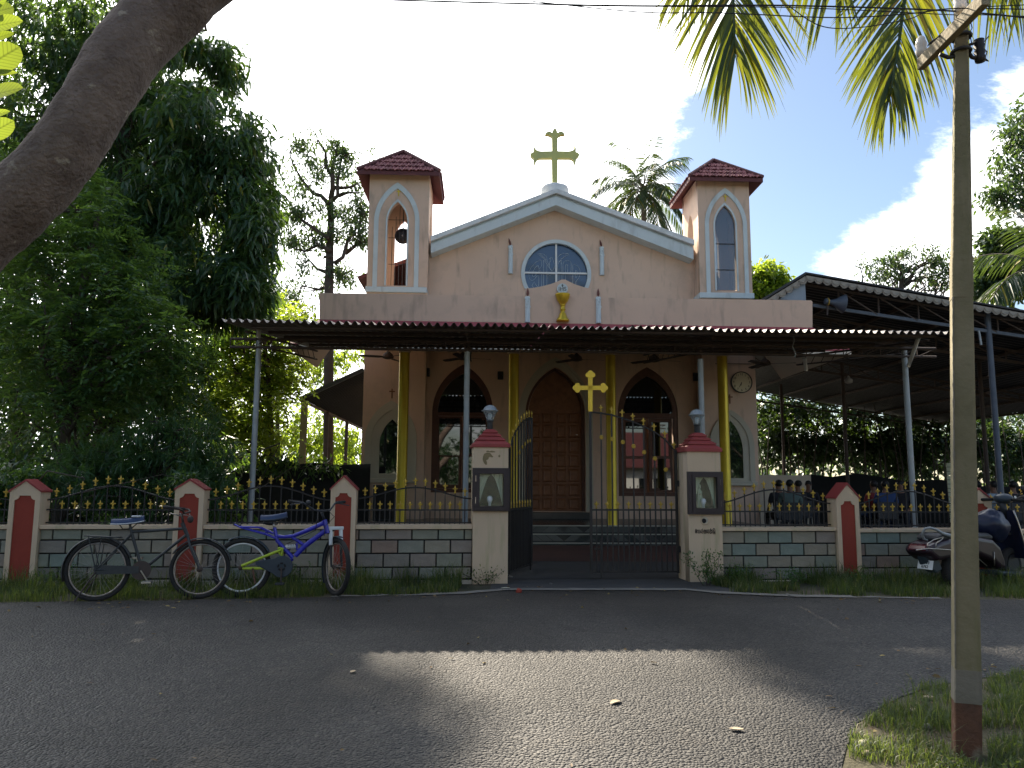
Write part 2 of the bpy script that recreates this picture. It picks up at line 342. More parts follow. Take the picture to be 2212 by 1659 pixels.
M['skin'] = mat('brown_skin', (0.18, 0.09, 0.055), (0.16, 0.08, 0.05), rough=0.6, scale=5.0)
M['hair'] = mat('black_hair', (0.010, 0.009, 0.008), (0.015, 0.012, 0.011), rough=0.6, scale=9.0)

L_mango = leaf_mat('mango_leaf', (0.050, 0.105, 0.048), (0.028, 0.066, 0.038), (0.22, 0.38, 0.045), 0.34, 0.30, yellow=(0.30, 0.24, 0.03), yamt=0.015)
L_dark = leaf_mat('dark_shrub_leaf', (0.042, 0.092, 0.034), (0.024, 0.058, 0.028), (0.20, 0.36, 0.04), 0.36, 0.36)
L_bright = leaf_mat('bright_shrub_leaf', (0.09, 0.17, 0.03), (0.05, 0.11, 0.022), (0.48, 0.62, 0.05), 0.62, 0.42, yellow=(0.45, 0.34, 0.03), yamt=0.03)
L_pinn = leaf_mat('pinnate_leaf', (0.05, 0.112, 0.042), (0.03, 0.078, 0.034), (0.25, 0.42, 0.05), 0.40, 0.45)
L_olea = leaf_mat('oleander_leaf', (0.045, 0.105, 0.04), (0.028, 0.07, 0.03), (0.18, 0.33, 0.05), 0.36, 0.35)
L_far = leaf_mat('far_tree_leaf', (0.045, 0.095, 0.045), (0.028, 0.06, 0.034), (0.16, 0.26, 0.05), 0.32, 0.4)
L_palm = leaf_mat('palm_leaflet', (0.032, 0.070, 0.026), (0.018, 0.045, 0.02), (0.12, 0.19, 0.03), 0.28, 0.42, yellow=(0.40, 0.30, 0.03), yamt=0.06)
L_frond = leaf_mat('near_palm_leaflet', (0.045, 0.085, 0.020), (0.018, 0.045, 0.015), (0.27, 0.31, 0.025), 0.36, 0.35, yellow=(0.48, 0.30, 0.03), yamt=0.18)
L_lit = leaf_mat('sunlit_broad_leaf', (0.14, 0.21, 0.03), (0.10, 0.17, 0.03), (0.36, 0.46, 0.04), 0.55, 0.4, veins=True)
L_hedge = leaf_mat('hedge_leaf', (0.030, 0.062, 0.024), (0.018, 0.042, 0.018), (0.16, 0.28, 0.03), 0.20, 0.4)
L_grass = leaf_mat('grass_blade', (0.050, 0.085, 0.022), (0.03, 0.055, 0.018), (0.24, 0.32, 0.05), 0.42, 0.5, yellow=(0.26, 0.21, 0.08), yamt=0.10)

# ------------------------------------------------------------------ object helpers
def tag(o, label=None, cat=None, group=None, kind=None):
    if label: o['label'] = label
    if cat: o['category'] = cat
    if group: o['group'] = group
    if kind: o['kind'] = kind
    return o
def thing(name, label, cat, loc=(0, 0, 0), rotz=0.0, group=None):
    o = bpy.data.objects.new(name, None); COL.objects.link(o)
    o.empty_display_size = 0.2
    o.location = loc; o.rotation_euler = (0, 0, rotz)
    return tag(o, label, cat, group)
def link(name, me, parent=None, m=None, loc=None, rot=None, scale=None):
    o = bpy.data.objects.new(name, me); COL.objects.link(o)
    if m is not None and not me.materials: me.materials.append(m)
    if parent: o.parent = parent
    if loc is not None: o.location = loc
    if rot is not None: o.rotation_euler = rot
    if scale is not None: o.scale = scale
    return o
def kids(o):
    return list(o.children)
def copy_tree(o, parent=None):
    ch = kids(o)
    c = o.copy(); COL.objects.link(c)
    if parent: c.parent = parent
    for k in ch: copy_tree(k, c)
    return c

class MB:
    def __init__(self): self.v, self.f = [], []
    def add(self, vs, fs):
        n = len(self.v); self.v += [tuple(p) for p in vs]; self.f += [tuple(i + n for i in f) for f in fs]; return self
    def box(self, c, s, rot=None):
        hx, hy, hz = s[0] / 2, s[1] / 2, s[2] / 2
        P = [Vector((x, y, z)) for x in (-hx, hx) for y in (-hy, hy) for z in (-hz, hz)]
        if rot is not None: P = [rot @ p for p in P]
        c = Vector(c)
        return self.add([p + c for p in P], [(0, 1, 3, 2), (4, 6, 7, 5), (0, 4, 5, 1), (2, 3, 7, 6), (0, 2, 6, 4), (1, 5, 7, 3)])
    def box2(self, lo, hi):
        return self.box([(a + b) / 2 for a, b in zip(lo, hi)], [abs(b - a) for a, b in zip(lo, hi)])
    def bar(self, a, b, w, h=None, up=(0, 0, 1)):
        """rectangular bar from a to b"""
        a, b = Vector(a), Vector(b); d = (b - a)
        L_ = d.length; d.normalize(); up = Vector(up)
        s = d.cross(up)
        if s.length < 1e-4: s = d.cross(Vector((1, 0, 0)))
        s.normalize(); u = s.cross(d)
        return self.box((a + b) / 2, (L_, w, h or w), Matrix((d, s, u)).transposed())
    def tube(self, pts, r, n=8, cap=True, closed=False):
        P = [Vector(p) for p in pts]; k = len(P)
        rr = r if isinstance(r, (list, tuple)) else [r] * k
        t0 = (P[1] - P[0]).normalized()
        ref = Vector((0, 0, 1)) if abs(t0.z) < 0.9 else Vector((1, 0, 0))
        nrm = (ref - t0 * ref.dot(t0)).normalized()
        vs = []
        for i in range(k):
            if closed: t = (P[(i + 1) % k] - P[i - 1])
            elif i == 0: t = P[1] - P[0]
            elif i == k - 1: t = P[-1] - P[-2]
            else: t = P[i + 1] - P[i - 1]
            t = t.normalized() if t.length > 1e-9 else t0
            nrm = nrm - t * nrm.dot(t)
            nrm = nrm.normalized() if nrm.length > 1e-6 else t.orthogonal().normalized()
            bn = t.cross(nrm)
            for j in range(n):
                a = 2 * math.pi * j / n
                vs.append(P[i] + (nrm * math.cos(a) + bn * math.sin(a)) * rr[i])
        fs = []
        for i in range(k if closed else k - 1):
            i2 = (i + 1) % k
            for j in range(n):
                j2 = (j + 1) % n
                fs.append((i * n + j, i * n + j2, i2 * n + j2, i2 * n + j))
        if cap and not closed:
            fs.append(tuple(range(n - 1, -1, -1))); fs.append(tuple((k - 1) * n + j for j in range(n)))
        return self.add(vs, fs)
    def lathe(self, prof, n=20, c=(0, 0, 0), rot=None):
        c = Vector(c); vs = []
        for r, z in prof:
            for j in range(n):
                a = 2 * math.pi * j / n
                p = Vector((r * math.cos(a), r * math.sin(a), z))
                vs.append((rot @ p if rot is not None else p) + c)
        fs = []
        for i in range(len(prof) - 1):
            for j in range(n):
                j2 = (j + 1) % n
                fs.append((i * n + j, i * n + j2, (i + 1) * n + j2, (i + 1) * n + j))
        fs.append(tuple(range(n - 1, -1, -1))); fs.append(tuple((len(prof) - 1) * n + j for j in range(n)))
        return self.add(vs, fs)
    def ball(self, c, r, n=12, m=8, s=(1, 1, 1), rot=None):
        prof = [(r * math.sin(math.pi * i / m) + 1e-5, -r * math.cos(math.pi * i / m)) for i in range(m + 1)]
        k = len(self.v); self.lathe(prof, n)
        for i in range(k, len(self.v)):
            p = Vector((self.v[i][0] * s[0], self.v[i][1] * s[1], self.v[i][2] * s[2]))
            if rot is not None: p = rot @ p
            self.v[i] = tuple(p + Vector(c))
        return self
    def torus(self, c, R_, r, n=36, m=8, rot=None):
        pts = []
        for i in range(n):
            a = 2 * math.pi * i / n
            p = Vector((R_ * math.cos(a), 0, R_ * math.sin(a)))
            pts.append((rot @ p if rot is not None else p) + Vector(c))
        return self.tube(pts, r, m, closed=True)
    def prism(self, poly, y0, y1):
        """polygon in (x, z) drawn out along y from y0 to y1"""
        n = len(poly)
        vs = [(x, y0, z) for x, z in poly] + [(x, y1, z) for x, z in poly]
        a = sum(poly[i][0] * poly[(i + 1) % n][1] - poly[(i + 1) % n][0] * poly[i][1] for i in range(n))
        fr = tuple(range(n)); bk = tuple(range(2 * n - 1, n - 1, -1))
        sd = [(i, n + i, n + (i + 1) % n, (i + 1) % n) for i in range(n)]
        if a < 0: fr, bk, sd = fr[::-1], bk[::-1], [f[::-1] for f in sd]
        return self.add(vs, [fr, bk] + sd)
    def mesh(self, name, smooth=False):
        me = bpy.data.meshes.new(name); me.from_pydata(self.v, [], self.f); me.update()
        if smooth: me.polygons.foreach_set('use_smooth', [True] * len(me.polygons))
        return me
    def build(self, name, m, parent=None, smooth=False, loc=None, rot=None, bevel=0.0, seg=2, auto=None):
        me = self.mesh(name, smooth or auto is not None)
        o = link(name, me, parent, m, loc, rot)
        if bevel:
            b = o.modifiers.new('bevel', 'BEVEL'); b.width = bevel; b.segments = seg; b.limit_method = 'ANGLE'; b.angle_limit = R(40)
        if auto is not None:
            me.set_sharp_from_angle(angle=R(auto))
        return o

def plate_mesh(name, outer, holes, y0, th):
    """flat plate in the (x, z) plane with holes, between y0 and y0 + th"""
    cu = bpy.data.curves.new(name, 'CURVE'); cu.dimensions = '2D'; cu.fill_mode = 'BOTH'; cu.extrude = th / 2
    for loop in [outer] + list(holes):
        s = cu.splines.new('POLY'); s.points.add(len(loop) - 1)
        for p, q in zip(s.points, loop): p.co = (q[0], q[1], 0, 1)
        s.use_cyclic_u = True
    o = bpy.data.objects.new(name, cu); COL.objects.link(o)
    dg = bpy.context.evaluated_depsgraph_get(); dg.update()
    me = bpy.data.meshes.new_from_object(o.evaluated_get(dg))
    COL.objects.unlink(o); bpy.data.objects.remove(o); bpy.data.curves.remove(cu)
    me.transform(Matrix(((1, 0, 0, 0), (0, 0, -1, y0 + th / 2), (0, 1, 0, 0), (0, 0, 0, 1))))
    me.name = name; me.materials.clear(); me.update()
    return me
def plate(name, outer, holes, y0, th, m, parent, bevel=0.0, loc=None):
    o = link(name, plate_mesh(name, outer, holes, y0, th), parent, m, loc)
    if bevel:
        b = o.modifiers.new('bevel', 'BEVEL'); b.width = bevel; b.segments = 2; b.limit_method = 'ANGLE'; b.angle_limit = R(50)
    return o
def gothic(u0, u1, zb, zs, zt, n=12):
    """pointed arch outline: anticlockwise from bottom left"""
    w, h, mid = (u1 - u0) / 2, zt - zs, (u0 + u1) / 2
    Rr = (w * w + h * h) / (2 * w)
    amax = math.asin(min(1, h / Rr))
    pts = [(u0, zb), (u1, zb)]
    for i in range(n + 1):
        a = amax * i / n
        pts.append((u1 - Rr + Rr * math.cos(a), zs + Rr * math.sin(a)))
    for i in range(n - 1, -1, -1):
        a = amax * i / n
        pts.append((u0 + Rr - Rr * math.cos(a), zs + Rr * math.sin(a)))
    return pts
def circle(u, z, r, n=40):
    return [(u + r * math.cos(2 * math.pi * i / n), z + r * math.sin(2 * math.pi * i / n)) for i in range(n)]
def rect(u0, z0, u1, z1):
    return [(u0, z0), (u1, z0), (u1, z1), (u0, z1)]
def text_mesh(name, body, size, shear=0.0):
    cu = bpy.data.curves.new(name, 'FONT'); cu.body = body; cu.size = size; cu.align_x = 'CENTER'; cu.align_y = 'CENTER'
    cu.extrude = 0.002; cu.shear = shear
    o = bpy.data.objects.new(name, cu); COL.objects.link(o)
    dg = bpy.context.evaluated_depsgraph_get(); dg.update()
    me = bpy.data.meshes.new_from_object(o.evaluated_get(dg))
    COL.objects.unlink(o); bpy.data.objects.remove(o); bpy.data.curves.remove(cu)
    me.transform(Matrix(((1, 0, 0, 0), (0, 0, -1, 0), (0, 1, 0, 0), (0, 0, 0, 1))))
    me.materials.clear()
    return me
def join_meshes(name, lst):
    """several (mesh, matrix) pairs as one mesh"""
    bm = bmesh.new()
    for me, mt in lst:
        me2 = me.copy(); me2.transform(mt); bm.from_mesh(me2); bpy.data.meshes.remove(me2)
    out = bpy.data.meshes.new(name); bm.to_mesh(out); bm.free()
    return out
# ================================================================== THE CHURCH
CH = Frame((0, 19, 0), R(2.3))
def c(px, py, v=0.0): return CH.px(px, py, v)
church = thing('church', 'small peach church with a white gable, twin tiled towers and a gold columned porch', 'church', CH.o, CH.yaw)
VT = -0.5                                            # tower fronts stand proud of the gable wall
tl0, _ = c(791.6, 625, VT); tl1, _ = c(923, 625, VT)
tr0, _ = c(1512.6, 640, VT); tr1, _ = c(1626, 640, VT)
TD = 1.46                                            # tower depth
vmid = VT + TD / 2

# gable wall with its openings
_, zgl = c(930, 535); _, zgr = c(1499, 546); upk, zpk = c(1201, 428)
ul_in, ur_in = tl1 - 0.3, tr0 + 0.3
win_c = c(1201.3, 591.7); win_r = (c(1277, 591.7)[0] - c(1125.6, 591.7)[0]) / 2
def arch_px(x0, x1, yb, ys, yt, v=0.0, n=12):
    xm = (x0 + x1) / 2
    u0, u1 = c(x0, ys, v)[0], c(x1, ys, v)[0]
    return gothic(u0, u1, c(xm, yb, v)[1], c(xm, ys, v)[1], c(xm, yt, v)[1], n)
door_hole = arch_px(1135, 1264, 1105, 895, 793)
wl_hole = arch_px(933.5, 1065, 1064, 891, 787)
wr_hole = arch_px(1334.5, 1464.5, 1072, 893, 793)
plate('gable_wall', [(ul_in, 0), (ur_in, 0), (ur_in, zgr), (upk, zpk), (ul_in, zgl)],
      [door_hole, wl_hole, wr_hole, circle(win_c[0], win_c[1], win_r * 0.94, 48)], 0.0, 0.28, M['peach'], church)
# nave: side walls, back wall, roof
mb = MB()
mb.box2((tl0 + 0.02, 0.97, 0), (tl0 + 0.24, 12.0, zgl - 0.2)); mb.box2((tr1 - 0.24, 0.97, 0), (tr1 - 0.02, 12.0, zgr - 0.2))
mb.box2((tl0 + 0.25, 11.8, 0), (tr1 - 0.25, 12.0, zgl - 0.2))
mb.build('nave_wall', M['peach'], church)
mb = MB()
for s, ue in ((-1, tl0 - 0.5), (1, tr1 + 0.5)):
    zl = zpk - (zpk - zgl) / (upk - ul_in) * abs(upk - ue) + 0.16
    pk, ee = Vector((upk, 0, zpk + 0.16)), Vector((ue, 0, zl))
    mb.bar(Vector((upk, 6.6, zpk + 0.16)), Vector((ue, 6.6, zl)), 10.8, 0.10)
mb.build('nave_roof', M['maroon'], church)
mb = MB(); mb.box2((tl0 + 0.25, 0.3, 0.30), (tr1 - 0.25, 11.8, 0.36)); mb.build('nave_floor', M['floorstone'], church)

# stepped white cornice along the gable
VC = -0.40
def chev(yl, yp, yr, v):
    return [c(930.5, yl, v), c(1201, yp, v), c(1498.5, yr, v)]
lines = [chev(512, 408.5, 519.5, VC), chev(522.5, 418.5, 531.0, VC), chev(527.5, 423.5, 536, VC), chev(547, 443, 560.6, VC)]
for k, (dv, nm) in enumerate(((-0.07, 'cornice_cap'), (0.06, 'cornice_groove'), (0.0, 'cornice_band'))):
    a, b = lines[k], lines[k + 1]
    mb = MB(); mb.prism(a + b[::-1], VC + dv, 0.26); mb.build(nm, M['capwhite'] if k == 0 else M['trim'], church, bevel=0.008)
# pedestal and rooftop cross
ucx, zcx = c(1198.5, 404, 0.0)
mb = MB(); mb.lathe([(0.36, zcx - 0.5), (0.36, zcx - 0.06), (0.34, zcx - 0.0), (0.25, zcx + 0.04), (0.02, zcx + 0.05)], 28, (ucx, 0.05, 0))
mb.build('cross_pedestal', M['capwhite'], church, smooth=True)
half = [(772, 140), (800, 172), (820, 212), (826, 250), (850, 250), (868, 230), (905, 221), (948, 232), (985, 262), (1004, 300), (1000, 311), (975, 298),
        (930, 297), (885, 315), (850, 340), (834, 368), (832, 694), (1090, 698), (1150, 692), (1195, 675), (1228, 648), (1240, 612), (1226, 545),
        (1258, 590), (1275, 640), (1270, 715), (1310, 726), (1345, 752), (1356, 782), (1335, 816), (1300, 845), (1274, 862), (1276, 930), (1258, 990),
        (1228, 1040), (1226, 970), (1212, 915), (1180, 880), (1130, 862), (838, 860), (826, 1540)]
full = half + [(1536 - x, y) for x, y in half[::-1][:-1]]
poly = [c(1129 + x * 0.0903, 265 + y * 0.0903, 0.0) for x, y in full]
xo, zo = c(1198.5, 404, 0.0)
cross = thing('rooftop_cross', 'weathered gold cross with flared ends on the gable peak', 'cross', CH.world(xo, 0.0, zo), CH.yaw)
plate('cross_body', [(u - xo, z - zo) for u, z in poly], [], -0.04, 0.13, M['golddull'], cross, bevel=0.012)

# round window
ring = plate('window_ring', circle(win_c[0], win_c[1], win_r, 56), [circle(win_c[0], win_c[1], win_r * 0.895, 56)], -0.035, 0.10, M['trim'], church, bevel=0.008)
rw = bpy.data.objects['window_ring']; rw.name = 'round_window'
ri = win_r * 0.90
uv_, _ = c(1201.7, 560); _, zh = c(1201, 589)
for q, (su, szz) in enumerate(((-1, -1), (-1, 1), (1, -1), (1, 1))):       # four panes, each its own pane
    pts = []
    for i in range(15):
        a = math.pi / 2 * i / 14
        pts.append((win_c[0] + su * ri * math.cos(a), win_c[1] + szz * ri * math.sin(a)))
    pts.append((win_c[0], win_c[1]))
    mb = MB(); mb.prism(pts, 0.075 + 0.002 * q, 0.085 + 0.002 * q); mb.build('pane', M['bluepane'], ring)
mb = MB(); mb.box2((uv_ - 0.022, 0.03, win_c[1] - ri), (uv_ + 0.022, 0.07, win_c[1] + ri)); mb.build('mullion', M['white'], ring)
mb = MB(); mb.box2((win_c[0] - ri, 0.028, zh - 0.022), (win_c[0] + ri, 0.068, zh + 0.022)); mb.build('mullion', M['white'], ring)
# etched monogram and bird on the round window (measured on an enlargement)
def wz(x, y):
    return c((1940 + x * 0.1326) / 1.736, (890 + y * 0.1326) / 1.736, 0.07)
etch = [
    [(690, 660), (690, 790), (615, 905), (605, 830), (590, 795), (560, 805), (500, 860), (450, 950), (420, 1050), (440, 1110), (470, 1120), (520, 1060), (600, 960), (650, 945)],
    [(690, 660), (650, 642), (590, 655), (480, 740), (380, 870), (330, 990), (325, 1090), (350, 1180), (410, 1225), (470, 1200), (560, 1090), (600, 1075), (605, 1150), (605, 1380), (570, 1395), (520, 1340), (480, 1250), (415, 1360), (465, 1430)],
    [(688, 1040), (688, 1410)], [(742, 650), (742, 1405)], [(835, 790), (832, 1385)], [(742, 650), (800, 700), (840, 770), (985, 965), (1050, 830)],
    [(1140, 760), (1140, 1230)], [(1178, 880), (1178, 1210)], [(1240, 640), (1240, 1180)], [(1140, 760), (1200, 680), (1240, 640)],
    [(1288, 1180), (1288, 760), (1320, 690), (1370, 660), (1440, 655), (1500, 680), (1520, 730), (1520, 960), (1490, 980)],
    [(1360, 1230), (1360, 800), (1375, 755), (1395, 750), (1420, 790), (1420, 980)], [(1425, 1280), (1425, 1225), (1530, 1310)],
    [(1565, 1350), (1568, 780), (1620, 765), (1690, 800), (1750, 870), (1778, 970), (1770, 1060), (1720, 1170), (1655, 1250), (1655, 1390)],
    [(1650, 930), (1690, 960), (1695, 1060), (1660, 1150), (1640, 1100), (1645, 960), (1650, 930)],
    [(905, 610), (940, 600), (945, 650), (905, 740), (905, 840), (930, 900), (985, 965), (1035, 890), (1058, 790), (1030, 700), (1005, 610), (985, 575), (940, 570), (905, 610)],
    [(905, 800), (860, 700), (820, 540), (760, 480), (690, 460), (580, 470)], [(620, 500), (700, 560), (780, 640), (830, 700)], [(660, 480), (740, 560), (820, 640)],
    [(1140, 740), (1150, 560), (1210, 490), (1300, 460), (1470, 470)], [(1170, 700), (1260, 600), (1360, 530), (1460, 490)],
    [(820, 1060), (870, 1045), (920, 1075), (980, 1045), (1040, 1060)],
]
mb = MB()
for ln in etch:
    pts = [wz(x, y) for x, y in ln]
    mb.tube([(u, 0.071, z) for u, z in pts], 0.0035, 4)
mb.build('etched_monogram', M['trim'], ring)

# ---- towers
def strip(o, i):
    """band between two arch outlines, open at the foot"""
    return o[1:] + [o[0], i[0]] + i[2:][::-1] + [i[1]]
def tower_top(t, px_inner, px_outer, ledge_px, cross_px, eave, apex, glazed):
    """upper stage: four pierced walls, arch bands, ledge, hipped tiled roof"""
    u0, u1 = (tl0, tl1) if not glazed else (tr0, tr1)
    zb = c(ledge_px[0], ledge_px[2], VT)[1]
    ze = c((eave[0][0] + eave[1][0]) / 2, (eave[0][1] + eave[1][1]) / 2, VT - 0.27)[1]
    zw = ze + 0.06
    x0, x1, yb, ys, yt = px_inner
    hole = arch_px(x0, x1, yb, ys, yt, VT, 10)
    me = plate_mesh('tower_wall', rect(u0, zb, u1, zw), [hole], VT, 0.14)
    link('tower_wall', me, t, M['peach'])
    um = (u0 + u1) / 2; hm = sum(p[0] for p in hole) / len(hole)
    # side and rear walls carry the same slim opening
    hs = [(p[0] - hm, p[1]) for p in hole]
    for s, uu in ((0, u0), (1, u1)):
        me2 = plate_mesh('tower_wall', rect(-TD / 2 + 0.14, zb, TD / 2 - 0.14, zw), [hs], 0.0, 0.14)
        link('tower_wall', me2, t, M['peach'], loc=((uu if s == 0 else uu - 0.14), vmid, 0), rot=(0, 0, R(-90))) if s == 1 else \
            link('tower_wall', me2, t, M['peach'], loc=(uu + 0.14, vmid, 0), rot=(0, 0, R(90)))
    me3 = plate_mesh('tower_wall', rect(u0, zb, u1, zw), [[(p[0] + um, p[1]) for p in hs]], VT + TD - 0.14, 0.14)
    link('tower_wall', me3, t, M['peach'])
    # outer arch band and inner band
    X0, X1, YB, YS, YT = px_outer[:5]; wdt = px_outer[5]
    o = arch_px(X0, X1, YB, YS, YT, VT - 0.03, 14)
    i = arch_px(X0 + wdt, X1 - wdt, YB, YS, YT + wdt * 1.35, VT - 0.03, 14)
    plate('arch_band', strip(o, i), [], VT - 0.035, 0.034, M['trim'], t, bevel=0.006)
    i2 = arch_px(x0 - 3.2, x1 + 3.2, yb, ys, yt - 6, VT, 12)
    plate('arch_band', strip(i2, arch_px(x0, x1, yb, ys, yt, VT, 12)), [], VT - 0.025, 0.024, M['trim'], t)
    lx0, ly0, ly1, lx1 = ledge_px[1], ledge_px[2], ledge_px[3], ledge_px[4]
    la, lb = c(lx0, ly0, VT - 0.07)[0], c(lx1, ly0, VT - 0.07)[0]
    z0 = c(lx0, ly1, VT - 0.07)[1]
    mb = MB(); mb.box2((la, VT - 0.07, zb - (zb - z0)), (lb, VT + TD + 0.03, zb + 0.012)); mb.build('ledge', M['trim'], t, bevel=0.012)
    ccu, ccz = c(cross_px[0], cross_px[1], VT); s = 0.0105
    mb = MB(); mb.box2((ccu - 0.012, VT - 0.02, ccz - 8 * s), (ccu + 0.012, VT - 0.002, ccz + 8 * s)); mb.box2((ccu - 5 * s, VT - 0.019, ccz + 2.2 * s), (ccu + 5 * s, VT - 0.003, ccz + 4.2 * s))
    mb.build('small_cross', M['gold'], t)
    # roof
    ov = 0.27
    za = c(apex[0], apex[1], vmid)[1]
    rf = link('tower_roof', roof_mesh(u0 - ov, u1 + ov, VT - ov, VT + TD + ov, ze, za), church, M['maroon'])
    roof_tiles(rf, u0 - ov, u1 + ov, VT - ov, VT + TD + ov, ze, za)
    return zb, ze, za, um
def roof_mesh(u0, u1, v0, v1, ze, za):
    um, vm = (u0 + u1) / 2, (v0 + v1) / 2
    mb = MB(); t = 0.10
    mb.add([(u0, v0, ze), (u1, v0, ze), (u1, v1, ze), (u0, v1, ze), (um, vm, za), (u0, v0, ze - t), (u1, v0, ze - t), (u1, v1, ze - t), (u0, v1, ze - t), (um, vm, za - t - 0.1)],
           [(0, 1, 4), (1, 2, 4), (2, 3, 4), (3, 0, 4), (0, 5, 6, 1), (1, 6, 7, 2), (2, 7, 8, 3), (3, 8, 5, 0), (5, 9, 6), (6, 9, 7), (7, 9, 8), (8, 9, 5)])
    # hip caps
    for a in ((u0, v0), (u1, v0), (u1, v1), (u0, v1)):
        A, B = Vector((a[0], a[1], ze + 0.035)), Vector((um, vm, za + 0.04))
        mb.tube([A, A.lerp(B, 0.5), B], 0.05, 6)
    return mb.mesh('tower_roof')
def tile_mesh():
    """one interlocking tile: rolled, its lower edge hanging to a blunt point"""
    w, l = 0.172, 0.30
    xs = [-0.5, -0.30, -0.12, 0.0, 0.12, 0.30, 0.5]
    hz = [0.004, 0.030, 0.012, 0.004, 0.012, 0.030, 0.004]
    dy = [0.03, 0.012, 0.0, -0.012, 0.0, 0.012, 0.03]
    mb = MB(); vs = []
    for top in (0, 1):
        for k, x in enumerate(xs):
            yy = dy[k] if not top else l
            lift = 0.034 if not top else 0.006
            vs += [(x * w, yy, hz[k] + lift), (x * w, yy, hz[k] + lift - 0.022)]
    n = len(xs); fs = []
    for k in range(n - 1):
        a, b2, cc, d = 2 * k, 2 * k + 2, 2 * n + 2 * k + 2, 2 * n + 2 * k
        fs += [(a, b2, cc, d), (a, a + 1, b2 + 1, b2)]
    mb.add(vs, fs)
    return mb.mesh('roof_tile')
TILE = None
def roof_tiles(rf, u0, u1, v0, v1, ze, za):
    global TILE
    if TILE is None:
        TILE = tile_mesh(); TILE.materials.append(M['tile'])
    um, vm = (u0 + u1) / 2, (v0 + v1) / 2
    hz = za - ze
    for face in ('front', 'east', 'west'):
        if face == 'front': e0, e1, run, yaw = Vector((u0, v0, ze)), Vector((u1, v0, ze)), vm - v0, 0.0
        elif face == 'east': e0, e1, run, yaw = Vector((u1, v0, ze)), Vector((u1, v1, ze)), u1 - um, R(90)
        else: e0, e1, run, yaw = Vector((u0, v1, ze)), Vector((u0, v0, ze)), um - u0, R(-90)
        W_ = (e1 - e0).length; sl = math.hypot(run, hz); pitch = math.atan2(hz, run)
        d = (e1 - e0).normalized(); inn = Vector((-d.y, d.x, 0)); up = (inn * run + Vector((0, 0, hz))).normalized()
        rows = 5; ex = sl / rows
        for r_ in range(rows):
            half = W_ / 2 * (1 - (r_ + 0.25) * ex / sl) - 0.05
            off = 0.0 if r_ % 2 else 0.086
            k = -8
            while k <= 8:
                x = k * 0.172 + off
                if abs(x) < half - 0.03:
                    p = e0 + d * (W_ / 2 + x) + up * (r_ * ex - 0.02)
                    link('roof_tile', TILE, rf, None, p, (pitch + 0.02 * RNG.uniform(-1, 1), 0, yaw + 0.02 * RNG.uniform(-1, 1))).rotation_mode = 'XYZ'
                k += 1
_, ztl = c(857, 625, VT); _, ztr = c(1569, 638, VT)
t_l = link('tower', MB().box2((tl0, VT, 0), (tl1, VT + TD, ztl - 0.05)).mesh('tower'), church, M['peach'])
t_r = link('tower', MB().box2((tr0, VT, 0), (tr1, VT + TD, ztr - 0.05)).mesh('tower'), church, M['peach'])
zbl, zel, zal, uml = tower_top(t_l, (837, 880, 617, 480, 436.6), (808, 906, 622, 478, 394, 9.5), (857, 789, 622, 630, 922),
                               (861.5, 417), ((766, 367), (950.5, 371.5)), (871.7, 329.7), False)
zbr, zer, zar, umr = tower_top(t_r, (1544, 1588, 628, 488, 444), (1523, 1613.6, 634, 486, 406, 8.5), (1569, 1511.6, 634.6, 643, 1629.7),
                               (1566.5, 428), ((1496, 381), (1656.5, 385.6)), (1547, 348.7), True)
# bars in the open left tower, glass in the right one
hx = [c(x, 550, VT + 0.07)[0] for x in (846, 854, 862, 870, 877)]
z0 = c(858, 617, VT + 0.07)[1]
for x in hx:
    zt = c(858, 446 + abs(hx.index(x) - 2) * 22, VT + 0.07)[1]
    MB().tube([(x, VT + 0.07, z0), (x, VT + 0.07, zt)], 0.007, 6).build('window_bar', M['black'], t_l)
for yy in (475, 514, 571):
    zz = c(858, yy, VT + 0.07)[1]
    MB().tube([(c(839, yy, VT + .07)[0], VT + 0.07, zz), (c(880, yy, VT + .07)[0], VT + 0.07, zz)], 0.007, 6).build('window_bar', M['black'], t_l)
g = arch_px(1545, 1587.5, 627, 488, 446, VT + 0.05, 10)
plate('pane', g, [], VT + 0.05, 0.008, M['towerglass'], t_r)
for yy in (527, 583):
    zz = c(1566, yy, VT + 0.04)[1]
    MB().box2((c(1545, yy, VT + .04)[0], VT + 0.035, zz - 0.008), (c(1587, yy, VT + .04)[0], VT + 0.049, zz + 0.008)).build('glazing_bar', M['joint'], t_r)
# bell plate hung in the left tower
bu, bz = c(870, 509.6, VT + 0.45)
bell = thing('church_bell', 'dark round bell hanging in the barred left tower opening', 'bell', CH.world(bu, VT + 0.45, bz), CH.yaw)
rx = Matrix.Rotation(R(-86), 3, 'X')
MB().lathe([(0.02, -0.02), (0.06, -0.03), (0.11, 0.0), (0.205, 0.02), (0.20, 0.05), (0.15, 0.12), (0.09, 0.22), (0.04, 0.25)], 28, rot=rx @ Matrix.Rotation(math.pi, 3, 'X') @ Matrix.Rotation(math.pi, 3, 'X')).build('bell_mouth', M['black'], bell, smooth=True)
MB().ball((0, -0.03, 0.0), 0.022).build('clapper', M['steel'], bell, smooth=True)
MB().tube([(0, 0.1, 0.1), (0, 0.1, 1.0)], 0.012, 6).build('hanger', M['black'], bell)

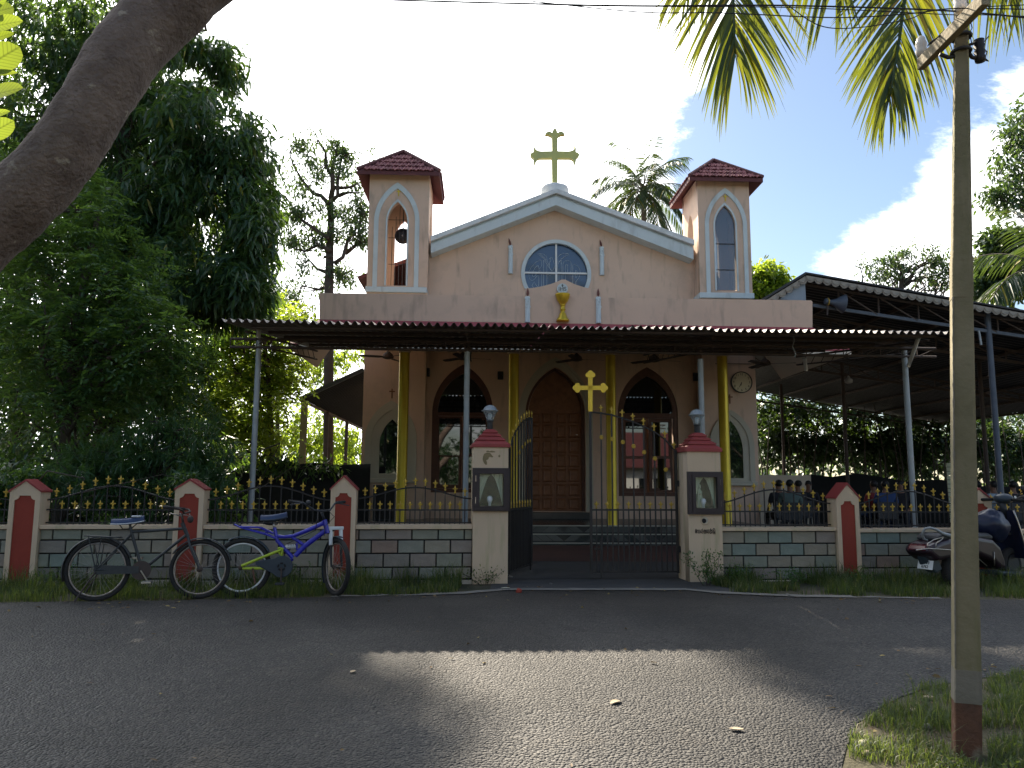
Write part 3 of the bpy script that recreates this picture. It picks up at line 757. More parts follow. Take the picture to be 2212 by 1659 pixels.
# ---- porch: floor, steps, columns, ceiling, parapet, sunshade
VP = -3.1
pu0, _ = c(785, 1045, VP + 0.1); pu1, _ = c(1640, 1045, VP + 0.1)
ZF = 0.36
MB().box2((pu0 - 0.15, VP, 0.0), (pu1 + 0.15, -0.003, ZF)).build('porch_floor', M['floorstone'], church)
MB().box2((c(1125, 1105)[0], -0.35, ZF), (c(1275, 1105)[0], 0.27, c(1200, 1106)[1])).build('door_step', M['floorstone'], church, bevel=0.01)
for k in range(3):
    zt = ZF - 0.15 * k - 0.002; v1 = VP - 0.32 * k
    if k: MB().box2((pu0 - 0.15, v1, -0.02), (pu1 + 0.15, v1 + 0.318, zt)).build('step', M['floorstone'], church)
    MB().box2((pu0 - 0.15, v1 - 0.03, zt - 0.012), (pu1 + 0.15, v1 + 0.02, zt + 0.008)).build('step_nosing', M['stonetrim'], church)
    hgt = min(0.15, zt) - 0.02
    x = pu0 - 0.1; n_ = 0
    while x < pu1 and hgt > 0.03:                    # slanting stone strips set on the risers, mirrored about the door
        w = 0.20 + 0.05 * RNG.random(); sgn = -1 if x < c(1200, 1150, v1)[0] else 1
        if (n_ // 7) % 2: sgn = -sgn
        sh = (0.16 if k % 2 else -0.16) * sgn
        zb = max(zt - 0.135, 0.002)
        mb = MB(); mb.prism([(x, zb), (x + w - 0.012, zb), (x + w - 0.012 + sh, zt - 0.014), (x + sh, zt - 0.014)], v1 - 0.012, v1 - 0.0005)
        mb.build('riser_strip', M['riserstone'], church)
        x += w; n_ += 1
MB().box2((pu0, VP + 0.02, 4.62), (pu1, -0.003, 4.75)).build('porch_ceiling', M['plaster'], church)
par0, _ = c(690, 660, VP); par1, _ = c(1755, 680, VP)
MB().box2((par0 + 0.03, VP + 0.03, 4.30), (par1 - 0.03, VP + 0.33, 4.615)).build('porch_beam', M['peach'], church)
for (xt, xb) in ((873.5, 866), (1110.3, 1108), (1318, 1323), (1559, 1571)):
    u, _ = c((xt + xb) / 2, 950, VP + 0.18)
    cl = MB().lathe([(0.112, ZF), (0.112, ZF + 0.02), (0.107, ZF + 0.03), (0.107, 3.92)], 24, (u, VP + 0.18, 0)).build('column', M['gold'], church, auto=40)
    MB().lathe([(0.107, 3.921), (0.135, 3.94), (0.135, 3.99), (0.115, 4.02), (0.17, 4.2), (0.19, 4.299)], 24, (u, VP + 0.18, 0)).build('capital', M['cream'], cl, auto=40)
P_ = lambda x, y: c(x, y, VP)
pp = [P_(690, 690.5), P_(1755, 708), (P_(1755, 650)[0], P_(1755, 652)[1]), P_(1752, 648.8), P_(1305, 643)]
pp += [P_(1300, 627), P_(1282, 624.5), P_(1262, 620.5), P_(1243, 614.5), P_(1229, 608), P_(1221, 603.8), P_(1213, 603.8), P_(1204, 608), P_(1190, 613.5), P_(1168, 619), P_(1150, 622), P_(1134, 623.2), P_(1132, 640), P_(690, 632.5)]
plate('parapet', pp, [], VP, 0.14, M['peach'], church, bevel=0.012)
for s_, uu in ((0, par0), (1, par1 - 0.14)):
    MB().box2((uu, VP + 0.142, 4.54), (uu + 0.14, -0.003, 5.04)).build('parapet_side', M['peach'], church)
# red sloping sunshade wrapped round the porch below the parapet
zt0, zt1 = P_(690, 690)[1], P_(1755, 707.5)[1]
zlow, out, side, vb, vb2 = 3.93, 0.78, 0.42, -1.15, -0.2
A = [(par0, VP - 0.002, zt0), (par1, VP - 0.002, zt1)]
B = [(par0 - side, VP - out, zlow), (par1 + side, VP - out, zlow)]
Cb = [(par0, vb, zt0), (par1, vb2, zt1)]; Db = [(par0 - side, vb, zlow), (par1 + side, vb2, zlow)]
def slab(vs, th, m, nm):
    mb = MB(); n = len(vs)
    lo = [(x, y, z - th) for x, y, z in vs]
    mb.add(vs + lo, [tuple(range(n)), tuple(range(2 * n - 1, n - 1, -1))] + [(i, n + i, n + (i + 1) % n, (i + 1) % n) for i in range(n)])
    return mb.build(nm, m, church)
for nm, m_, dz, th in (('sunshade', M['chajja'], 0.0, 0.03), ('sunshade_soffit', M['plaster'], -0.032, 0.06)):
    f = lambda L_: [(x, y, z + dz) for x, y, z in L_]
    slab(f([B[0], B[1], A[1], A[0]]), th, m_, nm)
    slab(f([Db[0], B[0], A[0], Cb[0]]), th, m_, nm)
    slab(f([B[1], Db[1], Cb[1], A[1]]), th, m_, nm)

# ---- candles, chalice and host on the walls
M['flame'] = mat('faded_red_flame', (0.20, 0.075, 0.06), (0.12, 0.05, 0.045), rough=0.8, scale=12.0)
def candle(px, ytop, ybase, v, wpx, label):
    u0, zb = c(px, ybase, v); _, zt = c(px, ytop, v); r = c(px + wpx / 2, ybase, v)[0] - u0
    fl = c(px, ytop - wpx * 1.7, v)[1] - zt
    t = thing('candle_ornament', label, 'candle ornament', CH.world(u0, v - r * 0.55, zb), CH.yaw, 'plaster candles on the church front')
    h = zt - zb
    mb = MB(); mb.lathe([(r * 1.08, 0), (r * 1.08, 0.02), (r, 0.03), (r, h - 0.03), (r * 0.9, h - 0.005), (r * 0.5, h)], 16)
    mb.build('wax', M['trim'], t, auto=50)
    for k in range(6):
        a = R(-150 + k * 24); zz = h - 0.05 - 0.06 * ((k * 7) % 4)
        MB().ball((r * math.cos(a), r * math.sin(a), zz), 0.018, 8, 6, (1, 1, 1.8)).build('drip', M['trim'], t, smooth=True)
    f = link('flame', MB().lathe([(0.006, 0), (r * 0.45, fl * 0.25), (r * 0.5, fl * 0.45), (r * 0.25, fl * 0.8), (0.002, fl)], 12).mesh('flame', True), t, M['flame'], loc=(0, 0, h))
    f.rotation_euler = (0, R(-14) if v > -1 else 0, 0)
candle(1102.6, 531, 592, 0.0, 9.6, 'pale blue plaster candle left of the round window')
candle(1300, 534, 595.5, 0.0, 9.6, 'pale blue plaster candle right of the round window')
candle(1139.5, 641, 697.5, VP, 11, 'pale blue plaster candle left of the gold chalice')
candle(1292.5, 642, 699, VP, 11, 'pale blue plaster candle right of the gold chalice')
prof = [(58, 1357), (57, 1363), (50, 1390), (38, 1415), (24, 1434), (20, 1438), (23, 1444), (17, 1450), (17, 1470), (23, 1476), (23, 1481), (16, 1488), (16, 1502), (23, 1506), (25, 1513), (36, 1542), (49, 1560), (50, 1573)]
k_ = 0.2777; chx = 1064 + 0  # enlargement scale
cu0, cz0 = c(1065.6 + 538 * k_, 259.2 + 1573 * k_, VP)
mpx = c(1216, 660, VP)[0] - c(1215, 660, VP)[0]
chal = thing('chalice_relief', 'gold chalice relief in the middle of the porch parapet', 'chalice', CH.world(cu0, VP - 0.06, cz0), CH.yaw)
pr = [(r_ * k_ * mpx, (1573 - y) * k_ * mpx) for r_, y in prof][::-1]
MB().lathe(pr, 24).build('cup', M['gold'], chal, smooth=True)
hu, hz_ = c(1065.6 + 536 * k_, 259.2 + 1316 * k_, VP); hr = 42 * k_ * mpx
host = thing('host_relief', 'pale round wafer disc lettered IHS above the gold chalice', 'relief', CH.world(hu, VP - 0.001, hz_), CH.yaw)
plate('disc', circle(0, 0, hr, 32), [], -0.045, 0.045, M['trim'], host, bevel=0.008)
link('lettering', text_mesh('lettering', 'IHS', hr * 1.05), host, M['joint'], loc=(0, -0.047, -0.01))
MB().box2((-0.006, -0.052, 0.03), (0.006, -0.046, 0.10)).box2((-0.022, -0.0515, 0.068), (0.022, -0.0465, 0.079)).build('letter_cross', M['joint'], host)

# ---- door
dr = plate('door_frame', strip(arch_px(1135.5, 1263.5, 1105, 895, 793.5), arch_px(1141, 1258, 1105, 895, 800)), [], 0.10, 0.12, M['wooddark'], church, bevel=0.006)
dr.name = 'door'
uc, _ = c(1197.5, 1000, 0.2)
def half_arch(side):
    o = arch_px(1141.2, 1257.8, 1104, 895, 800.5, 0.16, 14)
    um_ = (o[0][0] + o[1][0]) / 2
    pts = [p for p in o if (p[0] - um_) * side >= -1e-4]
    if side > 0: return [(um_ + 0.003, o[0][1])] + [p for p in pts]
    return [p for p in pts] + [(um_ - 0.003, o[0][1])]
for s in (-1, 1):
    pts = half_arch(s)
    a = sorted(set(pts), key=lambda p: math.atan2(p[1] - 2.2, p[0] - (uc + s * 0.3)))
    mb = MB(); mb.prism(a, 0.165, 0.20); lf = mb.build('door_leaf', M['wood'], dr)
cols = [(1143.5, 1153), (1158, 1172), (1176, 1193.5), (1202, 1214), (1223, 1237), (1241.5, 1255)]
colw = [(1146, 1167), (1172, 1193), (1202.5, 1223.5), (1228.5, 1252)]
rows = [(892, 914), (918, 946), (950, 978), (982, 1009), (1013, 1041), (1045, 1072), (1076, 1100)]
bm_ = None
for (xa, xb) in colw:
    for (ya, yb) in rows:
        u0, z1 = c(xa, ya, 0.16); u1, z0 = c(xb, yb, 0.16)
        w, h = u1 - u0, z1 - z0
        mb = MB(); d = 0.022
        mb.add([(-w/2, 0, -h/2), (w/2, 0, -h/2), (w/2, 0, h/2), (-w/2, 0, h/2), (-w/2+d, -0.02, -h/2+d), (w/2-d, -0.02, -h/2+d), (w/2-d, -0.02, h/2-d), (-w/2+d, -0.02, h/2-d),
                (-w/2+2.6*d, -0.006, -h/2+2.6*d), (w/2-2.6*d, -0.006, -h/2+2.6*d), (w/2-2.6*d, -0.006, h/2-2.6*d), (-w/2+2.6*d, -0.006, h/2-2.6*d)],
               [(0,1,5,4),(1,2,6,5),(2,3,7,6),(3,0,4,7),(4,5,9,8),(5,6,10,9),(6,7,11,10),(7,4,8,11),(8,9,10,11)])
        mb.build('door_panel', M['wood'], dr, loc=((u0 + u1) / 2, 0.163, (z0 + z1) / 2))
for x in (1193, 1202):
    u, z = c(x, 985, 0.15); MB().ball((u, 0.145, z), 0.014, 8, 6).build('door_stud', M['black'], dr, smooth=True)
u, z = c(1246, 939, 0.15); MB().box((u, 0.155, z), (0.05, 0.02, 0.02)).build('door_latch', M['chrome'], dr)
# moulded surround of the door: three bands stepping back
for k, (a0, a1, v0, th) in enumerate(((0.0, 5.0, -0.05, 0.05), (5.2, 10.2, -0.03, 0.05), (10.4, 14.6, -0.01, 0.08))):
    O = arch_px(1120 + a0, 1280 - a0, 1105, 897, 772 + a0 * 1.38, 0, 14); I = arch_px(1120 + a1, 1280 - a1, 1105, 897, 772 + a1 * 1.38, 0, 14)
    plate('door_moulding', strip(O, I), [], v0, th, M['stonetrim'], church, bevel=0.006)

# ---- tall arched windows
def arched_window(hole_px, trans, panes, rail):
    x0, x1, yb, ys, yt = hole_px
    fr = plate('arched_window', arch_px(x0, x1, yb, ys, yt, 0.05, 14), [
        arch_px(x0 + 12, x1 - 12, trans[0], ys, yt + 20, 0.05, 12),
        rect(*c(panes[0] - 1, yb - 9, 0.05), *c(panes[3] + 1, trans[1], 0.05))], 0.03, 0.10, M['wooddark'], church, bevel=0.006)
    g_ = arch_px(x0 + 11, x1 - 11, trans[0] + 1, ys, yt + 18, 0.09, 12)
    plate('pane', g_, [], 0.095, 0.006, M['glass'], fr)
    for a, b_ in ((panes[0], panes[1]), (panes[2], panes[3])):
        u0, zt_ = c(a, trans[1], 0.06); u1, zb_ = c(b_, yb - 9, 0.06)
        sash = plate('sash', rect(u0, zb_, u1, zt_), [rect(u0 + 0.07, zb_ + 0.09, u1 - 0.07, c(a, rail[1], .06)[1]), rect(u0 + 0.07, c(a, rail[0], .06)[1], u1 - 0.07, zt_ - 0.09)], 0.055, 0.05, M['wooddark'], fr, bevel=0.004)
        z_m = c(a, (rail[0] + rail[1]) / 2, 0.06)[1]
        for q, (za_, zb2) in enumerate(((zb_ + 0.05, z_m), (z_m, zt_ - 0.05))):
            mb = MB(); mb.box2((u0 + 0.05, 0.076, za_ + 0.002), (u1 - 0.05, 0.082, zb2 - 0.002))
            o = mb.build('window_pane', M['glass'], fr); o.rotation_euler = (R(0.3 if q else -0.25), 0, R(0.5 if q else -0.4))
arched_window((933.5, 1065, 1064, 891, 787), (891, 899), (945, 996, 999, 1054), (980.5, 986.5))
arched_window((1334.5, 1464.5, 1072, 893, 793), (893, 904), (1345, 1398, 1401, 1454), (985, 991))

# ---- framed niches low on the two towers, and small crosses over them
def niche(outer, inner, crs):
    x0, x1, yb, ys, yt = outer; a0, a1, ab, as_, at_ = inner
    o = arch_px(x0, x1, yb, ys, yt, VT, 12)
    m1 = arch_px(x0 + (a0 - x0) * 0.45, x1 - (x1 - a1) * 0.45, yb - 1, ys, yt + (at_ - yt) * 0.5, VT, 12)
    i = arch_px(a0, a1, ab, as_, at_, VT, 12)
    n0 = plate('niche_surround', o, [m1], VT - 0.06, 0.06, M['stonetrim'], church, bevel=0.008)
    n1 = plate('niche_band', [(p[0], p[1]) for p in m1], [i], VT - 0.035, 0.035, M['stonetrim'], n0)
    plate('niche_glass', i, [], VT - 0.012, 0.010, M['glass'], n0)
    um_ = (i[0][0] + i[1][0]) / 2; zb = i[0][1]
    MB().box2((o[0][0] - 0.03, VT - 0.12, o[0][1] - 0.10), (o[1][0] + 0.03, VT - 0.001, o[0][1])).build('niche_sill', M['stonetrim'], n0, bevel=0.01)
    cu_, cz_ = c(crs[0], crs[1], VT); s = 0.0114
    MB().box2((cu_ - 0.014, VT - 0.025, cz_ - 10 * s), (cu_ + 0.014, VT - 0.002, cz_ + 10 * s)).box2((cu_ - 6 * s, VT - 0.024, cz_ + 3 * s), (cu_ + 6 * s, VT - 0.003, cz_ + 5.6 * s)).build('small_cross', M['wood'], church)
niche((789, 900, 1034, 950, 866), (820, 873, 1023, 960, 906), (847, 850))
niche((1531, 1628, 1040, 965, 886), (1554, 1604, 1033, 975, 909), (1576, 862))
# cable on the right tower
u0, z0 = c(1580, 786, VT - 0.01); u1, _ = c(1636, 786, VT - 0.01)
MB().tube([(u0 - 0.4, VT - 0.012, z0), (u1, VT - 0.012, z0 + 0.005)], 0.008, 6).build('wall_cable', M['wire'], church)

# ---- wall speakers, clock, fans, porch items
def wall_speaker(px, py, w, h, v, label):
    u, z = c(px, py, v); t = thing('wall_speaker', label, 'speaker', CH.world(u, v, z), CH.yaw, 'box speakers on the porch wall')
    MB().box((0, -0.075, 0), (w, 0.11, h)).build('cabinet', M['plastic'], t, bevel=0.012)
    MB().box((0, -0.133, -0.01), (w * 0.8, 0.006, h * 0.8)).build('grille', M['rubber'], t)
    MB().box((0, -0.01, 0), (0.04, 0.02, 0.04)).build('bracket', M['black'], t)
wall_speaker(924, 805, 0.115, 0.21, 0.0, 'dark box speaker on the porch wall beside the left tower corner')
wall_speaker(1081, 812, 0.14, 0.20, 0.0, 'dark box speaker on the wall between left window and door')
wall_speaker(1502, 815, 0.14, 0.20, 0.0, 'dark box speaker on the wall right of the right arched window')
uk, zk = c(1601, 826, VT); rk = c(1624, 826, VT)[0] - uk
clock = thing('wall_clock', 'round cream wall clock with black numerals on the right tower', 'clock', CH.world(uk, VT - 0.001, zk), CH.yaw)
plate('rim', circle(0, 0, rk, 48), [circle(0, 0, rk * 0.92, 48)], -0.05, 0.05, M['plastic'], clock, bevel=0.006)
face_m = mat('cream_clock_face', (0.62, 0.56, 0.38), (0.58, 0.52, 0.35), rough=0.5)
plate('face', circle(0, 0, rk * 0.93, 48), [], -0.03, 0.025, face_m, clock)
for h in range(1, 13):
    a = R(90 - 30 * h)
    link('numeral', text_mesh('numeral', str(h), rk * 0.30), clock, M['black'], loc=(rk * 0.74 * math.cos(a), -0.032, rk * 0.74 * math.sin(a)))
for ang, ln, w in ((207, 0.52, 0.012), (195, 0.33, 0.016)):
    a = R(90 - ang)
    mb = MB(); mb.bar((0, -0.037, 0), (rk * ln * math.cos(a), -0.037, rk * ln * math.sin(a)), w, 0.004, up=(0, 1, 0)); mb.build('hand', M['black'], clock)

def make_fan():
    t = thing('ceiling_fan', 'fan', 'ceiling fan', (0, 0, 0), 0, 'ceiling fans under the porch')
    MB().lathe([(0.03, 0.12), (0.05, 0.10), (0.11, 0.05), (0.13, 0.0), (0.13, -0.035), (0.06, -0.06), (0.01, -0.065)][::-1], 20).build('motor', M['darksteel'], t, auto=40)
    MB().tube([(0, 0, 0.11), (0, 0, 0.55)], 0.013, 8).build('down_rod', M['darksteel'], t)
    for k in range(3):
        mb = MB(); vs = []
        for x, w in ((0.11, 0.04), (0.2, 0.07), (0.45, 0.075), (0.6, 0.07), (0.66, 0.04)):
            vs += [(x, -w, -0.012 - 0.01), (x, w, -0.012 + 0.014)]
        vs += [(x, y, z - 0.006) for x, y, z in vs]
        n = 10
        fs = []
        for i in range(0, 8, 2): fs += [(i, i + 2, i + 3, i + 1), (n + i, n + i + 1, n + i + 3, n + i + 2), (i, n + i, n + i + 2, i + 2), (i + 1, i + 3, n + i + 3, n + i + 1)]
        mb.add(vs, fs); b = mb.build('blade', M['darksteel'], t); b.rotation_euler = (0, 0, R(120 * k))
    return t
VF = -1.35
fans = [(838, 774.5, 75, 'ceiling fan over the leftmost gold column, blade raised behind its hub'), (1000, 772.5, 15, 'ceiling fan in front of the left arched window, partly behind a steel post'),
        (1245.6, 777, 130, 'ceiling fan over the top of the church door arch'), (1413, 777, 12, 'ceiling fan over the right arched window'),
        (1652, 785, 100, 'ceiling fan past the corner of the right tower, beyond the clock')]
fan0 = make_fan()
for k, (x, y, a, lb) in enumerate(fans):
    v_ = VF if k < 4 else -1.9
    u, z = c(x, y, v_)
    f = fan0 if k == 0 else copy_tree(fan0)
    f.location = CH.world(u, v_, 4.10 if k < 4 else z); f.rotation_euler = (0, 0, CH.yaw + R(a)); f['label'] = lb
# dark cabinet speaker on the porch left of the columns
u, z = c(833, 1066, -1.2)
t = thing('floor_speaker', 'black cabinet loudspeaker on the porch floor under the left niche', 'loudspeaker', CH.world(u, -1.2, ZF), CH.yaw)
MB().box2((-0.26, -0.2, 0), (0.26, 0.2, 0.80)).build('cabinet', M['plastic'], t, bevel=0.015)
MB().box2((-0.22, -0.21, 0.04), (0.22, -0.2, 0.76)).build('grille', M['rubber'], t)
# ================================================================== GROUND, ROAD, COURTYARD
def ground_mat():
    m = bpy.data.materials.new('earth_and_moss'); m.use_nodes = True
    N, L = m.node_tree.nodes, m.node_tree.links; b = N['Principled BSDF']; b.inputs['Roughness'].default_value = 0.95
    tc = N.new('ShaderNodeTexCoord'); n1 = N.new('ShaderNodeTexNoise'); n1.inputs['Scale'].default_value = 1.6; n1.inputs['Detail'].default_value = 10
    L.new(tc.outputs['Object'], n1.inputs['Vector'])
    rp = N.new('ShaderNodeValToRGB'); e = rp.color_ramp.elements
    e[0].position, e[0].color = 0.35, _col((0.035, 0.040, 0.016)); e[1].position, e[1].color = 0.68, _col((0.11, 0.085, 0.052))
    L.new(n1.outputs['Fac'], rp.inputs[0]); L.new(rp.outputs[0], b.inputs['Base Color'])
    n2 = N.new('ShaderNodeTexNoise'); n2.inputs['Scale'].default_value = 40; n2.inputs['Detail'].default_value = 6; L.new(tc.outputs['Object'], n2.inputs['Vector'])
    bp = N.new('ShaderNodeBump'); bp.inputs['Strength'].default_value = 0.6; bp.inputs['Distance'].default_value = 0.03
    L.new(n2.outputs['Fac'], bp.inputs['Height']); L.new(bp.outputs[0], b.inputs['Normal'])
    return m
def asphalt_mat():
    m = bpy.data.materials.new('worn_asphalt'); m.use_nodes = True
    N, L = m.node_tree.nodes, m.node_tree.links; b = N['Principled BSDF']
    b.inputs['Roughness'].default_value = 0.58; b.inputs['Specular IOR Level'].default_value = 0.42
    tc = N.new('ShaderNodeTexCoord')
    v = N.new('ShaderNodeTexVoronoi'); v.inputs['Scale'].default_value = 58; L.new(tc.outputs['Object'], v.inputs['Vector'])
    v2 = N.new('ShaderNodeTexNoise'); v2.inputs['Scale'].default_value = 42; v2.inputs['Detail'].default_value = 4; L.new(tc.outputs['Object'], v2.inputs['Vector'])
    n1 = N.new('ShaderNodeTexNoise'); n1.inputs['Scale'].default_value = 0.9; n1.inputs['Detail'].default_value = 9; n1.inputs['Roughness'].default_value = 0.62; L.new(tc.outputs['Object'], n1.inputs['Vector'])
    rp = N.new('ShaderNodeValToRGB'); e = rp.color_ramp.elements
    e[0].position, e[0].color = 0.30, _col((0.019, 0.019, 0.021)); e[1].position, e[1].color = 0.72, _col((0.042, 0.040, 0.038))
    L.new(n1.outputs['Fac'], rp.inputs[0])
    # single pale stones in the binder
    st = N.new('ShaderNodeMapRange'); st.inputs['From Min'].default_value = 0.55; st.inputs['From Max'].default_value = 1.0; st.inputs['To Max'].default_value = 0.9
    L.new(v.outputs['Color'], st.inputs['Value'])
    mx = N.new('ShaderNodeMix'); mx.data_type = 'RGBA'; L.new(st.outputs[0], mx.inputs[0]); L.new(rp.outputs[0], mx.inputs[6]); mx.inputs[7].default_value = _col((0.10, 0.092, 0.08))
    # worn patches, blown sand and hairline cracks
    pt = N.new('ShaderNodeTexNoise'); pt.inputs['Scale'].default_value = 0.42; pt.inputs['Detail'].default_value = 5; L.new(tc.outputs['Object'], pt.inputs['Vector'])
    pr = N.new('ShaderNodeMapRange'); pr.inputs['From Min'].default_value = 0.42; pr.inputs['From Max'].default_value = 0.56; pr.inputs['To Min'].default_value = 0.58; pr.inputs['To Max'].default_value = 1.18; L.new(pt.outputs['Fac'], pr.inputs['Value'])
    m2 = N.new('ShaderNodeMix'); m2.data_type = 'RGBA'; m2.blend_type = 'MULTIPLY'; m2.inputs[0].default_value = 1.0; L.new(mx.outputs[2], m2.inputs[6]); L.new(pr.outputs[0], m2.inputs[7])
    sd = N.new('ShaderNodeTexNoise'); sd.inputs['Scale'].default_value = 2.3; sd.inputs['Detail'].default_value = 9; sd.inputs['Roughness'].default_value = 0.7; L.new(tc.outputs['Object'], sd.inputs['Vector'])
    sr = N.new('ShaderNodeMapRange'); sr.inputs['From Min'].default_value = 0.56; sr.inputs['From Max'].default_value = 0.74; sr.inputs['To Max'].default_value = 0.5; L.new(sd.outputs['Fac'], sr.inputs['Value'])
    sy = N.new('ShaderNodeSeparateXYZ'); L.new(tc.outputs['Object'], sy.inputs[0])
    ed = N.new('ShaderNodeMapRange'); ed.inputs['From Min'].default_value = 7.3; ed.inputs['From Max'].default_value = 8.1; ed.inputs['To Max'].default_value = 0.75; L.new(sy.outputs['Y'], ed.inputs['Value'])
    e2 = N.new('ShaderNodeMath'); e2.operation = 'MULTIPLY'; L.new(ed.outputs[0], e2.inputs[0]); L.new(sd.outputs['Fac'], e2.inputs[1])
    e3 = N.new('ShaderNodeMath'); e3.operation = 'MAXIMUM'; L.new(e2.outputs[0], e3.inputs[0]); L.new(sr.outputs[0], e3.inputs[1])
    m3 = N.new('ShaderNodeMix'); m3.data_type = 'RGBA'; L.new(e3.outputs[0], m3.inputs[0]); L.new(m2.outputs[2], m3.inputs[6]); m3.inputs[7].default_value = _col((0.075, 0.063, 0.05))
    ck = N.new('ShaderNodeTexVoronoi'); ck.feature = 'DISTANCE_TO_EDGE'; ck.inputs['Scale'].default_value = 0.55
    wv_ = N.new('ShaderNodeVectorMath'); wv_.operation = 'ADD'; sc3 = N.new('ShaderNodeVectorMath'); sc3.operation = 'SCALE'; sc3.inputs['Scale'].default_value = 0.5
    L.new(sd.outputs['Color'], sc3.inputs[0]); L.new(tc.outputs['Object'], wv_.inputs[0]); L.new(sc3.outputs[0], wv_.inputs[1]); L.new(wv_.outputs[0], ck.inputs['Vector'])
    cr_ = N.new('ShaderNodeMapRange'); cr_.inputs['From Min'].default_value = 0.002; cr_.inputs['From Max'].default_value = 0.009; cr_.inputs['To Min'].default_value = 0.55; cr_.inputs['To Max'].default_value = 1.0; L.new(ck.outputs['Distance'], cr_.inputs['Value'])
    m4 = N.new('ShaderNodeMix'); m4.data_type = 'RGBA'; m4.blend_type = 'MULTIPLY'; m4.inputs[0].default_value = 1.0; L.new(m3.outputs[2], m4.inputs[6]); L.new(cr_.outputs[0], m4.inputs[7])
    L.new(m4.outputs[2], b.inputs['Base Color'])
    sub = N.new('ShaderNodeMath'); sub.operation = 'SUBTRACT'; L.new(v2.outputs['Fac'], sub.inputs[0]); L.new(v.outputs['Distance'], sub.inputs[1])
    bp = N.new('ShaderNodeBump'); bp.inputs['Strength'].default_value = 1.0; bp.inputs['Distance'].default_value = 0.032
    L.new(sub.outputs[0], bp.inputs['Height']); L.new(bp.outputs[0], b.inputs['Normal'])
    return m
M['earth'] = ground_mat(); M['asphalt'] = asphalt_mat()
M['apron'] = mat('dark_gate_concrete', (0.085, 0.080, 0.076), (0.055, 0.053, 0.051), rough=0.85, scale=1.6, detail=10, bump=0.5, bscale=60)
M['edging'] = mat('pale_edge_concrete', (0.22, 0.205, 0.18), (0.13, 0.125, 0.11), rough=0.9, scale=3.0, detail=10, bump=0.4, bscale=50)
M['redyard'] = mat('red_courtyard_paving', (0.115, 0.045, 0.033), (0.070, 0.034, 0.029), rough=0.8, scale=1.4, detail=9, bump=0.2, bscale=20)

def sheet(name, xs, near, far, m, dz, label=None, cat=None, kind='structure', thick=0.0):
    """sheet following the ground between y = near(x) and y = far(x)"""
    mb = MB()
    vs = []
    for x in xs:
        a, b = near(x), far(x)
        cl = lambda t: min(max(t, a), b)
        k1, k2 = cl(1.5), cl(7.8)
        ys = [a, k1] + [k1 + (k2 - k1) * k / 8 for k in range(1, 9)] + [k2 + (b - k2) * k / 3 for k in range(1, 4)]
        vs += [(x, y, gz(y) + dz) for y in ys]
    n = len(vs) // len(xs)
    mb.add(vs, [(i * n + j, (i + 1) * n + j, (i + 1) * n + j + 1, i * n + j + 1) for i in range(len(xs) - 1) for j in range(n - 1)])
    o = mb.build(name, m, None)
    return tag(o, label, cat, kind=kind)
sheet('ground', [-400, -60, -20, 0, 20, 60, 400], lambda x: -400.0, lambda x: 600.0, M['earth'], 0.0)
def interp(pts):
    xs = [p[0] for p in pts]; ys = [p[1] for p in pts]
    return lambda x: float(np.interp(x, xs, ys))
edge_far = [ground(x, y) for x, y in ((-500, 1312), (0, 1303), (430, 1297), (700, 1291), (900, 1287), (1000, 1284), (1095, 1276), (1480, 1276), (1535, 1282), (1700, 1290), (2212, 1297), (2700, 1304))]
f_far0 = interp([(-60, edge_far[0].y)] + [(p.x, p.y) for p in edge_far] + [(60, edge_far[-1].y)])
f_far = lambda x: f_far0(x) + 0.05 * mnoise.noise(Vector((x * 2.1, 3.0, 0))) + 0.02 * mnoise.noise(Vector((x * 9.0, 7.0, 0)))
gr = [ground(x, y) for x, y in ((1818, 1658), (1835, 1590), (1862, 1555), (1920, 1520), (2000, 1486), (2100, 1468), (2212, 1458), (2500, 1440))]
f_near0 = interp([(gr[0].x - 0.02, -14.0)] + [(p.x, p.y) for p in gr] + [(60, gr[-1].y + 0.2)])
f_near = lambda x: f_near0(x) + (0.04 * mnoise.noise(Vector((x * 5, 1.0, 0))) if x > gr[0].x else 0)
xl = gr[0].x
xs_l = sorted(set([-60, -30, -16] + [-12 + 0.25 * k for k in range(97) if -12 + 0.25 * k < xl] + [xl]))
sheet('road', xs_l, lambda x: -14.0, f_far, M['asphalt'], 0.006)
sheet('road', [xl] + [xl + 0.12 * k for k in range(1, 60)] + [16, 30, 60], f_near, f_far, M['asphalt'], 0.006)

# ================================================================== GATE LINE FRAME
GF = Frame((0, 9.52, 0), R(6.0))
def g(px, py, v=0.0): return GF.px(px, py, v)
gl, _ = g(1097, 1200); gr_, _ = g(1463, 1200, 0.43)
pL, pR = GF.world(gl - 0.2, 0, 0), GF.world(gr_ + 0.6, 0, 0)
f_gate = lambda x: 9.52 + 0.42 + math.tan(R(6)) * x
sheet('gate_apron', [pL.x + (pR.x - pL.x) * k / 12 for k in range(13)], lambda x: f_far0(x) + 0.08, f_gate, M['apron'], 0.004)
sheet('edging_strip', [pL.x - 0.75 + (pR.x + 0.9 - pL.x + 0.75) * k / 30 for k in range(31)], lambda x: f_far0(x) - 0.06 + 0.04 * mnoise.noise(Vector((x * 4, 0, 2))), lambda x: f_far0(x) + 0.11 + 0.05 * mnoise.noise(Vector((x * 6, 5, 2))), M['edging'], 0.016)
for a, b_ in ((-1.9, -0.65), (3.1, 4.6)):
    sheet('edging_strip', [a + (b_ - a) * k / 24 for k in range(25)], lambda x: f_far0(x) - 0.02 + 0.06 * mnoise.noise(Vector((x * 5, 0, 9))), lambda x: f_far0(x) + 0.06 + 0.09 * mnoise.noise(Vector((x * 6, 5, 4))), M['edging'], 0.012)
